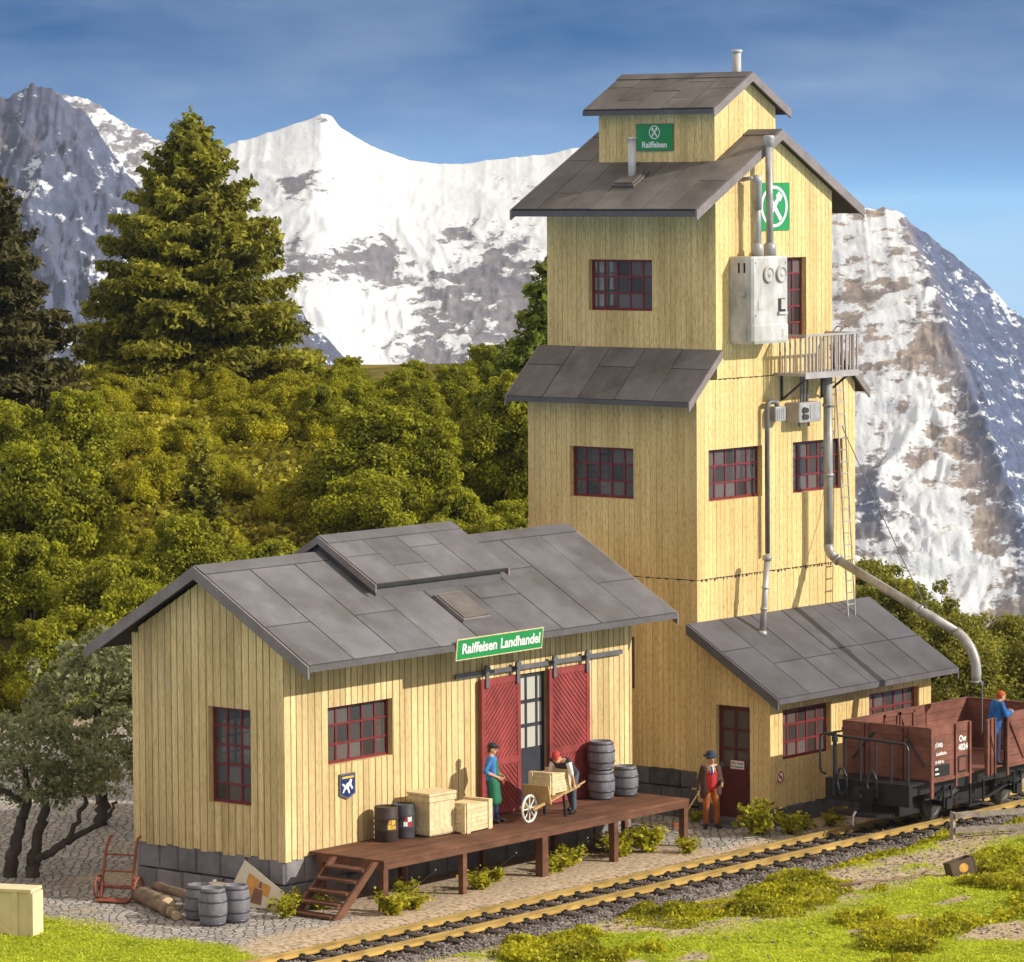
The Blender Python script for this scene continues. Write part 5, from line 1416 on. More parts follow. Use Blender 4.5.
for x0_, x1_, fl in ((2.30, 2.88, 0), (2.96, 3.56, 1)):
    mb = MB(); y_ = WYF - .067
    for (a, b, c, d) in ((x0_, x0_ + .05, WZ0, WZ1 - .03), (x1_ - .05, x1_, WZ0, WZ1 - .03), (x0_, x1_, WZ1 - .09, WZ1 - .03), (x0_, x1_, WZ0, WZ0 + .06)): mb.box(a, y_ - .03, c, b, y_ - .001, d)
    mb.beam((x0_ + .03, y_ - .015, WZ1 - .1) if not fl else (x0_ + .03, y_ - .015, WZ1 - .1), (x1_ - .03, y_ - .015, WZ0 + .1), .03, .045, (0, 1, 0)); mb.build('door_frame', 'wagon_inside', wag)
mb = MB(); mb.box(WX0 + .06, WYN + .06, WZ0 - .03, WX1 - .06, WYF - .06, WZ0); mb.build('floor', 'wagon_inside', wag)
# underframe
mb = MB()
for y in (-5.75, -3.95): mb.box(-.02, y - .05, 1.02, WX1 + .1, y + .05, WZ0 - .04)
mb.box(-.08, -6.0, .84, .06, -3.70, 1.34); mb.box(.5, -5.35, .50, 5.6, -4.35, 1.05); mb.box(.06, -5.95, 1.28, WX0 - .005, -3.75, 1.34); mb.box(WX1 + .0, -6.0, 1.02, WX1 + .12, -3.7, 1.33)  # long low black block is added to stand for shade beneath the wagon
for x in (1.3, 2.2, 3.3, 4.4, 5.4): mb.box(x - .05, -5.7, 1.06, x + .05, -4.0, WZ0 - .04)
mb.build('underframe', 'chassis_black', wag)
mb = MB(); mb.box(-.26, -5.12, .88, -.081, -4.56, 1.22); mb.box(-.30, -5.06, .95, -.26, -4.9, 1.15); mb.box(-.30, -4.78, .95, -.26, -4.62, 1.15)
mb.box(-.30, -5.06, 1.15, -.26, -4.62, 1.2); mb.box(-.42, -4.9, 1.0, -.26, -4.78, 1.1); mb.build('coupler', 'chassis_black', wag)
mb = MB(); mb.prism([(-.55, -5.4), (-.30, -5.62), (-.09, -5.62), (-.09, -4.08), (-.30, -4.08), (-.55, -4.3), (-.62, -4.85)], lambda u, v, d: (u, v, d), .60, .68); mb.box(-.2, -5.0, .68, -.1, -4.7, .9); mb.build('rail_guard', 'chassis_black', wag)
mb = MB(); mb.tube([(-.62, -4.9, .72), (-.74, -4.92, .64), (-.80, -4.93, .45), (-.76, -4.93, .40)], .03, 8); mb.build('hook', 'iron_grey', wag)
for x in (1.75, 4.75):
    for y in (YN_ + .02, YF_ - .02):
        mb = MB(); mb.lathe([(.44, -.07), (.44, -.045), (.40, -.04), (.40, .05), (.33, .055), (.30, .03), (.12, .03), (.10, .07), (.05, .08)], (x, y, .69), (0, -1 if y < yc_ else 1, 0), 28); mb.build('wheel', 'wheel_steel', wag)
    mb = MB(); mb.tube([(x, -5.8, .69), (x, -3.9, .69)], .06, 10); mb.build('axle', 'chassis_black', wag)
    for y in (-5.83, -3.87):
        mb = MB(); mb.box(x - .11, y - .07, .58, x + .11, y + .07, .82); mb.box(x - .18, y - .03, .62, x - .13, y + .03, 1.1); mb.box(x + .13, y - .03, .62, x + .18, y + .03, 1.1)
        for k in range(5): mb.tube([(x - .48 + .07 * k, y, .86 + .03 * k + .10), (x - .2, y, .86 + .03 * k + .02), (x, y, .86 + .03 * k), (x + .2, y, .86 + .03 * k + .02), (x + .48 - .07 * k, y, .86 + .03 * k + .10)], .016, 5)
        mb.build('axle_box', 'chassis_black', wag)
mb = MB(); mb.beam((1.2, -5.72, 1.0), (2.9, -5.72, .62), .05, .06); mb.beam((5.3, -5.72, 1.0), (3.6, -5.72, .62), .05, .06); mb.beam((2.9, -5.72, .62), (3.6, -5.72, .62), .05, .06); mb.build('truss', 'chassis_black', wag)
mb = MB(); mb.box(2.45, -5.98, .55, 3.15, -5.7, .60); mb.box(2.5, -5.98, .6, 2.54, -5.94, 1.1); mb.box(3.06, -5.98, .6, 3.10, -5.94, 1.1); mb.build('step', 'chassis_black', wag)
# end railing, brake column and hoses
mb = MB(); rx_ = -.06
mb.tube([(rx_, -5.96, 1.33), (rx_, -5.96, 2.15), (rx_, -5.92, 2.24), (rx_, -5.84, 2.28), (rx_, -3.95, 2.33)], .032, 8)
for y in (-5.5, -5.08, -4.66, -4.24): mb.tube([(rx_, y, 1.33), (rx_, y, 2.29)], .026, 8)
mb.tube([(rx_, -3.95, 2.33), (rx_, -3.62, 2.34), (rx_, -3.55, 2.30), (rx_, -3.54, 1.55), (rx_, -3.58, 1.45), (rx_, -3.70, 1.42)], .03, 8)
mb.build('end_railing', 'rail_iron', wag)
mb = MB(); mb.tube([(rx_ - .1, -4.02, .95), (rx_ - .1, -4.02, 2.42)], .05, 10); mb.lathe([(.075, 0), (.075, .12)], (rx_ - .1, -4.02, 2.2)); mb.tube([(rx_ - .1, -4.02, 2.42), (rx_ - .1, -4.22, 2.46), (rx_ - .1, -4.24, 2.56)], .025, 6); mb.tube([(rx_ - .1, -4.02, 2.42), (rx_ - .1, -3.8, 2.36), (rx_ - .1, -3.8, 2.52)], .025, 6); mb.build('brake_column', 'rail_iron', wag)
for y in (-4.28, -5.10):
    mb = MB(); q = [(rx_ - .12, y - .10, 1.0), (rx_ - .16, y - .10, 1.45), (rx_ - .18, y - .02, 1.62), (rx_ - .18, y + .08, 1.60), (rx_ - .18, y + .14, 1.3), (rx_ - .18, y + .08, 1.05), (rx_ - .16, y + .0, 1.0), (rx_ - .14, y - .06, 1.1)]
    mb.tube(q, .028, 8); mb.build('brake_hose', 'rail_iron', wag)
# lettering on the near side
put_text(p1, 'Ow', .20, (2.05, WYN - .0062, 2.19), (1, 0, 0), (0, 0, 1), 'sign_white', .03, .95)
put_text(p1, '4024', .20, (2.07, WYN - .0062, 1.99), (1, 0, 0), (0, 0, 1), 'sign_white', .03, .98)
put_text(p1, '(ÖBB)', .13, (1.06, WYN - .0062, 2.14), (1, 0, 0), (0, 0, 1), 'sign_white', .02, .95)
put_text(p1, 'Ladefläche', .11, (1.16, WYN - .0062, 1.94), (1, 0, 0), (0, 0, 1), 'sign_white', .02, .95)
put_text(p1, '10 000 kg', .10, (1.08, WYN - .0062, 1.75), (1, 0, 0), (0, 0, 1), 'sign_white', .02, .95)
mb = MB(); mb.box(.84, WYN - .012, WZ0 + .06, 1.50, WYN - .0035, WZ0 + .32); nb = mb.build('notice_board', 'sign_black', p1)
mb = MB(); mb.box(.90, WYN - .016, WZ0 + .22, 1.02, WYN - .0125, WZ0 + .26); mb.box(.90, WYN - .016, WZ0 + .11, 1.06, WYN - .0125, WZ0 + .145); mb.build('chalk_mark', 'sign_white', p1)
mb = MB(); mb.box(1.86, WYN - .012, WZ0 + .06, 2.22, WYN - .0035, WZ0 + .44); mb.build('label_frame', 'sign_black', p1)
mb = MB(); mb.box(1.90, WYN - .018, WZ0 + .10, 2.18, WYN - .0125, WZ0 + .40); mb.build('label_panel', 'wagon_inside', p1)

# ------------------------------------------------------------------ goods on the platform and in the yard
def barrel_mb(r0, h, n=24):
    mb = MB(); prof = []
    for k in range(9):
        t = k / 8; prof.append((r0 * (.80 + .20 * math.sin(math.pi * t) ** .8), h * t))
    vs = MB()
    vs.lathe(prof, n=n, capb=True, capt=False)
    vs.lathe([(prof[-1][0], h), (prof[-1][0] * .92, h), (prof[-1][0] * .90, h - .05), (0, h - .05)], n=n, capb=False, capt=False)
    hp = MB()
    for t in (.06, .30, .66, .92):
        rr = r0 * (.80 + .20 * math.sin(math.pi * t) ** .8) + .012
        hp.lathe([(rr - .014, h * t - .02), (rr, h * t - .018), (rr, h * t + .022), (rr - .014, h * t + .024)], n=n, capb=False, capt=False)
    return vs, hp
def barrel(label, loc, r0, h, rz=0, group=None):
    t = thing('barrel', label, 'barrel', (0, 0, 0), group)
    vs, hp = barrel_mb(r0, h)
    vs.build('staves', 'barrel_grey', t, True); hp.build('hoop', 'barrel_hoop', t, True)
    t.location = loc; t.rotation_euler = (0, 0, rz); ROOT_LOC[t] = Vector(loc)
    return t
gzf = lambda x, y: float(gz(np.array([x]), np.array([y]))[0])
barrel('grey wooden barrel at the bottom of the stack of two beside the right sliding door', (-4.36, -.50, PZ), .315, .66, .2, 'grey barrels on the platform')
barrel('grey wooden barrel on top of another barrel beside the right sliding door', (-4.36, -.50, PZ + .662), .315, .66, 1.2, 'grey barrels on the platform')
barrel('single grey wooden barrel at the warehouse corner right of the stacked pair', (-3.62, -.62, PZ), .30, .68, .6, 'grey barrels on the platform')
barrel('rear left barrel of the three grey barrels before the stone foundation', (-16.55, .50, gzf(-16.55, .5)), .30, .72, .1, 'grey barrels in the yard')
barrel('foremost barrel of the three grey barrels before the stone foundation', (-16.88, -.20, gzf(-16.88, -.2)), .30, .76, .9, 'grey barrels in the yard')
barrel('right barrel of the three grey barrels nearest the leaning poster board', (-16.33, -.32, gzf(-16.33, -.32)), .30, .76, .5, 'grey barrels in the yard')
def drum(label, loc, r0, h, matn, rz, col2, col3):
    t = thing('oil_drum', label, 'drum', loc, 'drums on the platform')
    mb = MB(); prof = [(r0 * .97, 0), (r0, .015)]
    for z in (.33, .66): prof += [(r0, h * z - .03), (r0 * 1.05, h * z), (r0, h * z + .03)]
    prof += [(r0, h - .015), (r0 * .98, h), (r0 * .93, h), (r0 * .92, h - .03), (0, h - .03)]
    mb.lathe(prof, loc, n=24, capt=False); b = mb.build('shell', matn, t, True)
    mb = MB(); fr = frame_mat(Vector(loc) + Vector((math.cos(rz) * (r0 + .002), math.sin(rz) * (r0 + .002), h * .5)), (-math.sin(rz), math.cos(rz), 0), (0, 0, 1))
    def fn(u, v, d):
        a = u / r0; return Vector(loc) + Vector((math.cos(rz + a) * (r0 + .003 + d), math.sin(rz + a) * (r0 + .003 + d), h * .5 + v))
    for (pl, m) in (([(-.11, -.10), (-.02, -.11), (-.02, -.01), (-.11, .0)], 0), ([(-.02, -.01), (.08, .0), (.08, .11), (-.02, .11)], 0), ([(-.01, -.10), (.09, -.10), (.09, -.02), (-.01, -.02)], 1), ([(-.1, .01), (-.03, .0), (-.03, .1), (-.08, .09)], 1)): mb.prism(pl, fn, 0, .003, m)
    mb.build('emblem', [col2, col3], t)
drum('dark brown ribbed steel drum with a yellow mark beside the tall pale crate', (-11.72, -.42, PZ), .255, .74, 'drum_dark', R(252), 'shield_yellow', 'poster_orange')
drum('slate coloured steel drum with a white and red emblem squeezed behind the brown drum', (-11.12, -.38, PZ), .25, .72, 'drum_slate', R(248), 'sign_white', 'sign_red')
def crate(name, label, loc, rz, sx, sy, sz, vertical, group=None):
    t = thing(name, label, 'crate', loc, group)
    M_ = Matrix.Translation(Vector(loc)) @ Matrix.Rotation(rz, 4, 'Z')
    def bx_(mb, x0, y0, z0, x1, y1, z1):
        mb.hexa([M_ @ Vector(p) for p in ((x0, y0, z0), (x1, y0, z0), (x1, y1, z0), (x0, y1, z0), (x0, y0, z1), (x1, y0, z1), (x1, y1, z1), (x0, y1, z1))])
    mb = MB(); a, b = sx / 2, sy / 2
    if vertical:
        n = 5
        for k in range(n):
            x0 = -a + sx * k / n; bx_(mb, x0 + .003, -b, .02, x0 + sx / n - .003, b, sz - .02)
    else:
        n = 6
        for k in range(n):
            z0 = .02 + (sz - .04) * k / n; bx_(mb, -a, -b, z0 + .003, a, b, z0 + (sz - .04) / n - .003)
    mb.build('body', 'pale_crate', t)
    mb = MB(); e = .025
    if vertical:
        for z in (.05, sz - .17):
            bx_(mb, -a - e, -b - e, z, a + e, -b - .001, z + .11); bx_(mb, -a - e, b + .001, z, a + e, b + e, z + .11); bx_(mb, -a - e, -b, z, -a - .001, b, z + .11); bx_(mb, a + .001, -b, z, a + e, b, z + .11)
        mbl = MB(); bx_(mbl, -a - e * 1.3, -b - e * 1.3, sz - .045, a + e * 1.3, b + e * 1.3, sz + .01); mbl.build('lid', 'pale_crate', t)
    else:
        for x in (-a + .09, a - .09):
            bx_(mb, x - .06, -b - e, -.0, x + .06, -b - .001, sz + .03); bx_(mb, x - .06, b + .001, -.0, x + .06, b + e, sz + .03); bx_(mb, x - .06, -b, sz - .018, x + .06, b, sz + .03)
        for y in (-b + .05, b - .05): bx_(mb, a + .001, y - .05, 0, a + e, y + .05, sz + .02); bx_(mb, -a - e, y - .05, 0, -a - .001, y + .05, sz + .02)
    mb.build_each('batten', 'pale_crate', t)
    return t
crate('crate', 'tall pale wooden crate standing on the platform between drum and low crate', (-10.45, -.62, PZ), R(-4), .78, .62, .92, True, 'pale crates on the platform')
crate('crate', 'low wide pale slatted crate lying beside the man in the green apron', (-9.58, -.88, PZ), R(4), .98, .62, .62, False, 'pale crates on the platform')

# wheelbarrow carrying a crate
wb = thing('wheelbarrow', 'wooden wheelbarrow with a white spoked wheel loaded with a pale crate', 'wheelbarrow', (-7.4, -1.25, PZ))
Mw = Matrix.Translation((-7.95, -1.30, PZ)) @ Matrix.Rotation(R(7), 4, 'Z')
w = lambda *p: Mw @ Vector(p)
mb = MB(); mb.tube([w(.29 * math.cos(a), 0, .29 + .29 * math.sin(a)) for a in [2 * math.pi * k / 24 for k in range(25)]], .028, 6, cap=False)
for k in range(4):
    a = math.pi * k / 4; mb.tube([w(.28 * math.cos(a), 0, .29 + .28 * math.sin(a)), w(-.28 * math.cos(a), 0, .29 - .28 * math.sin(a))], .016, 5)
mb.tube([w(0, -.05, .29), w(0, .05, .29)], .05, 10); mb.build('wheel', 'cloth_white', wb)
for s in (-1, 1):
    mb = MB(); mb.beam(w(-.12, s * .16, .30), w(1.62, s * .30, .62), .05, .055); mb.tube([w(1.5, s * .29, .60), w(1.82, s * .315, .68)], .024, 8); mb.build('shaft', 'barrow_wood', wb)
    mb = MB(); mb.beam(w(1.0, s * .26, .52), w(1.08, s * .27, .0), .045, .045, (1, 0, 0)); mb.build('leg', 'chassis_black', wb)
mb = MB(); mb.beam(w(.02, -.14, .29), w(.02, .14, .29), .05, .05); mb.build('axle', 'barrow_wood', wb)
mb = MB(); mb.hexa([w(.36, -.33, .36), w(.40, -.33, .36), w(.40, .33, .36), w(.36, .33, .36), w(.24, -.33, .78), w(.28, -.33, .78), w(.28, .33, .78), w(.24, .33, .78)])
mb.hexa([w(.38, -.30, .40), w(1.3, -.30, .57), w(1.3, .30, .57), w(.38, .30, .40), w(.38, -.30, .43), w(1.3, -.30, .60), w(1.3, .30, .60), w(.38, .30, .43)]); mb.build('tray', 'barrow_wood', wb)
c_ = crate('crate', 'pale crate riding on the wheelbarrow in front of the open doorway', w(.86, 0, .545), R(7), .84, .56, .46, False)
c_.rotation_euler = (0, 0, 0)

# sack truck, logs, plank stack, poster board, cream chest
hx, hy = -16.05, 3.35; g0 = gzf(hx, hy)
ht = thing('sack_truck', 'rusty red sack truck with two wheels leaning by the stone foundation', 'sack truck', (hx, hy, g0))
Mh = Matrix.Translation((hx, hy, g0)) @ Matrix.Rotation(R(200), 4, 'Z'); h = lambda *p: Mh @ Vector(p)
for s in (-1, 1):
    mb = MB(); mb.tube([h(.05, s * .36, .08), h(-.22, s * .34, 1.05), h(-.38, s * .33, 1.28), h(-.5, s * .33, 1.30)], .03, 8); mb.build('side_rail', 'rust_red', ht)
    mb = MB(); mb.tube([h(-.10 + .24 * math.cos(a), s * .46, .26 + .24 * math.sin(a)) for a in [2 * math.pi * k / 20 for k in range(21)]], .026, 6, cap=False)
    for k in range(3):
        a = math.pi * k / 3; mb.tube([h(-.10 + .23 * math.cos(a), s * .46, .26 + .23 * math.sin(a)), h(-.10 - .23 * math.cos(a), s * .46, .26 - .23 * math.sin(a))], .014, 5)
    mb.build('wheel', 'rust_red', ht)
for t in (.25, .55, .9):
    mb = MB(); a = h(.05, .36, .08).lerp(h(-.22, .34, 1.05), t); b = h(.05, -.36, .08).lerp(h(-.22, -.34, 1.05), t); mb.tube([a, b], .022, 6); mb.build('cross_bar', 'rust_red', ht)
mb = MB(); mb.hexa([h(.0, -.36, .04), h(.32, -.36, .02), h(.32, .36, .02), h(.0, .36, .04), h(.0, -.36, .07), h(.32, -.36, .05), h(.32, .36, .05), h(.0, .36, .07)]); mb.build('toe_plate', 'rust_red', ht)
mb = MB(); mb.tube([h(-.10, -.46, .26), h(-.10, .46, .26)], .022, 6); mb.build('axle', 'rust_red', ht)
r = random.Random(12)
for i, (lx, ly, L_, rad, an, zz, lab) in enumerate(((-16.15, 2.2, 1.5, .17, -22, .17, 'thickest pale barked log lying against the foundation, sawn end forward'), (-16.45, 1.75, 1.7, .13, -28, .13, 'medium log in front of the thick log by the foundation'), (-15.95, 1.75, 1.9, .10, -20, .34, 'long thin log resting across the other logs by the foundation'), (-16.6, 1.35, 1.4, .11, -32, .11, 'foremost short log of the pile on the cobbles'))):
    t = thing('log', lab, 'log', (lx, ly, gzf(lx, ly) + zz), 'logs by the foundation')
    d = Vector((math.cos(R(an + 90)), math.sin(R(an + 90)), 0)); p0 = Vector((lx, ly, gzf(lx, ly) + zz)) - d * L_ / 2; p1_ = p0 + d * L_
    pts = [p0.lerp(p1_, k / 6) + Vector((r.uniform(-.02, .02), 0, r.uniform(-.015, .015))) for k in range(7)]
    mb = MB(); mb.tube(pts, [rad * r.uniform(.97, 1.03) for _ in pts], 12); mb.build('bark', 'log_bark', t, True)
    mb = MB(); e0 = (pts[0] - pts[1]).normalized(); mb.lathe([(rad * .9, 0), (rad * .9, .012)], pts[0] + e0 * .002, e0, 12); mb.build('sawn_end', 'log_end', t)
bxx = (-15.62, .95)
pl = thing('slatted_box', 'small weathered slatted box between the logs and the three barrels', 'box', (*bxx, gzf(*bxx)))
mb = MB(); g0 = gzf(*bxx)
for k in range(4): mb.box(bxx[0] - .35, bxx[1] - .3, g0 + .02 + .13 * k, bxx[0] + .35, bxx[1] + .3, g0 + .135 + .13 * k)
for sx_ in (-.33, .33):
    for sy_ in (-.31, .31): mb.box(bxx[0] + sx_ - .05, bxx[1] + sy_ - .025, g0, bxx[0] + sx_ + .05, bxx[1] + sy_ + .025, g0 + .56)
mb.build('body', 'weathered', pl)
po = thing('poster_board', 'tattered cream poster board with an orange and brown picture leaning on the foundation', 'poster', (-14.9, .30, 0))
fr = frame_mat((-14.86, .38, .42), (.22, -.97, .0), (.35, .05, 1)); fn = lambda u, v, d: fr @ Vector((u, v, d))
mb = MB(); mb.prism([(-.52, -.40), (.46, -.44), (.60, -.05), (.12, .22), (-.46, .56), (-.62, .10)], fn, -.025, 0); mb.build('board', 'poster_paper', po)
mb = MB(); mb.prism([(-.36, -.18), (-.05, -.25), (-.02, .16), (-.30, .30)], fn, .001, .004); mb.prism([(.02, -.1), (.25, -.2), (.28, .04), (.05, .12)], fn, .001, .004); mb.build('orange_print', 'poster_orange', po)
mb = MB(); mb.prism([(-.16, -.32), (.12, -.36), (.10, -.06), (-.10, .0)], fn, .0045, .007); mb.prism([(-.02, .0), (.06, -.02), (.05, .12), (0, .14)], fn, .0045, .007); mb.build('brown_print', 'poster_brown', po)
ch = thing('chest', 'large cream painted chest with lid and diagonal brace standing on the grass at the left', 'chest', (-19.4, 3.2, gzf(-19.4, 3.2)))
Mc = Matrix.Translation((-20.35, 3.2, gzf(-20.3, 3.2) - .05)) @ Matrix.Rotation(R(-67), 4, 'Z'); q = lambda *p: Mc @ Vector(p)
def hx_(mb, x0, y0, z0, x1, y1, z1): mb.hexa([q(*p) for p in ((x0, y0, z0), (x1, y0, z0), (x1, y1, z0), (x0, y1, z0), (x0, y0, z1), (x1, y0, z1), (x1, y1, z1), (x0, y1, z1))])
mb = MB(); hx_(mb, -1.5, -.24, -.05, 1.36, .24, .94); mb.build('body', 'cream_paint', ch)
mb = MB(); hx_(mb, -1.53, -.29, .941, 1.40, .29, 1.0); mb.build('lid', 'cream_paint', ch)
mb = MB(); hx_(mb, 1.361, -.27, -.05, 1.43, .27, .92); hx_(mb, .98, -.28, -.05, 1.10, -.242, .938); hx_(mb, -.2, -.28, -.05, -.08, -.242, .938)
mb.hexa([q(-.08, -.275, .80), q(.98, -.275, .02), q(.98, -.243, .02), q(-.08, -.243, .80), q(-.08, -.275, .92), q(.98, -.275, .14), q(.98, -.243, .14), q(-.08, -.243, .92)]); mb.build_each('batten', 'cream_paint', ch)

# ------------------------------------------------------------------ fence, box and driftwood in front of the track
fz = lambda x, y: gzf(x, y)
fen = thing('rail_fence', 'weathered grey two rail wooden fence with a diagonal brace on the grass', 'fence', (-.5, -7.0, .15))
fps = [(.1, -7.05), (2.5, -8.85), (4.9, -10.65)]
for x, y in fps:
    mb = MB(); z = fz(x, y); mb.hexa([(x - .05, y - .05, z - .15), (x + .05, y - .05, z - .15), (x + .05, y + .05, z - .15), (x - .05, y + .05, z - .15), (x - .04, y - .045, z + .64), (x + .05, y - .04, z + .61), (x + .04, y + .045, z + .63), (x - .05, y + .04, z + .66)]); mb.build('post', 'weathered', fen)
for (a, b) in zip(fps[:-1], fps[1:]):
    for hgt, hw in ((.55, .055), (.20, .055)):
        mb = MB(); r0 = random.Random(int(hgt * 100)); zf = fz(*fps[0]); A3 = Vector((a[0], a[1] - .07, zf + hgt)); B3 = Vector((b[0], b[1] - .07, zf + hgt + .03))
        k = 9; pts = [A3.lerp(B3, i / k) + Vector((0, 0, r0.uniform(-.014, .014))) for i in range(k + 1)]
        for p, q_ in zip(pts[:-1], pts[1:]): mb.beam(p - (q_ - p) * .02, q_, .06, hw * 2.3 + r0.uniform(-.02, .02), (0, 0, 1))
        mb.build('rail', 'weathered', fen)
mb = MB(); mb.beam((.85, -7.72, fz(.1, -7.05) - .12), (2.35, -8.85, fz(.1, -7.05) + .62), .06, .10); mb.build('brace', 'weathered', fen)
bx3 = Vector((-3.3, -9.5, 0)); bx3.z = fz(bx3.x, bx3.y)
tb = thing('wooden_box', 'small open dark wooden box with an orange emblem tilted in the grass', 'box', bx3)
Mb = Matrix.Translation(bx3 + Vector((0, 0, .03))) @ Matrix.Rotation(R(-28), 4, 'Z') @ Matrix.Rotation(R(-14), 4, 'Y') @ Matrix.Rotation(R(-6), 4, 'X'); q = lambda *p: Mb @ Vector(p)
mb = MB(); hx_(mb, -.27, -.15, 0, .27, .15, .02)
for (x0, y0, x1, y1) in ((-.27, -.17, .27, -.15), (-.27, .15, .27, .17), (-.29, -.17, -.27, .17), (.27, -.17, .29, .17)): hx_(mb, x0, y0, 0, x1, y1, .36)
for x in (-.29, .27): hx_(mb, x - .005, -.178, -.0, x + .025, -.171, .37)
mb.build('body', 'tool_box', tb)
mb = MB(); fr = Mb @ frame_mat((0, -.171, .18), (1, 0, 0), (0, 0, 1)); mb.prism([(.11 * math.cos(a), .10 * math.sin(a)) for a in [2 * math.pi * k / 18 for k in range(18)]], lambda u, v, d: fr @ Vector((u, v, d)), 0, .004); e_ = mb.build('emblem', 'poster_orange', tb)
mb = MB(); mb.prism([(-.03, -.06), (.03, -.06), (.03, .06), (-.03, .06)], lambda u, v, d: fr @ Vector((u, v, d)), .0045, .008); mb.build('emblem_bar', 'shield_yellow', tb)
def twig(label, pts, rad):
    P3 = [Vector((x, y, fz(x, y) + dz)) for x, y, dz in pts]
    mb = MB(); n_ = len(P3); mb.tube(P3, [rad * (1 - .75 * i / (n_ - 1)) for i in range(n_)], 7)
    for i in (1, 2):
        a = P3[min(i + 1, n_ - 2)]; mb.tube([a, a + Vector((.18, -.12, .08)), a + Vector((.34, -.16, .05))], [rad * .5, rad * .35, rad * .12], 6)
    tag(mb.build('dead_branch', 'driftwood', None, True), label, 'branch', 'dead branches in the grass')
twig('long bare dead branch lying in the grass left of the small dark box', [(-6.2, -8.3, .03), (-5.5, -8.6, .08), (-4.9, -8.7, .03), (-4.3, -9.1, .09), (-3.8, -9.3, .05)], .035)
twig('forked dead branch lying in the grass right of the small dark box', [(-3.0, -9.9, .05), (-2.3, -9.9, .12), (-1.6, -10.0, .05), (-.9, -10.5, .12), (-.2, -11.0, .06)], .045)
twig('short dead root on the verge beside the ballast left of the sandy strip', [(-7.6, -6.9, .03), (-7.1, -7.05, .07), (-6.6, -7.2, .02)], .04)

# ------------------------------------------------------------------ people
def remesh(mb, name, matn, parent, voxel=.012, sm=6):
    me = mb.mesh(name, matn); o = link(name, me)
    m = o.modifiers.new('r', 'REMESH'); m.mode = 'VOXEL'; m.voxel_size = voxel; m.use_smooth_shade = True
    s = o.modifiers.new('s', 'SMOOTH'); s.iterations = sm; s.factor = .5
    dg = bpy.context.evaluated_depsgraph_get()
    me2 = bpy.data.meshes.new_from_object(o.evaluated_get(dg))
    bpy.data.objects.remove(o)
    me2.name = name; me2.materials.clear(); me2.materials.append(MATS[matn])
    me2.polygons.foreach_set('use_smooth', [True] * len(me2.polygons))
    return link(name, me2, parent)

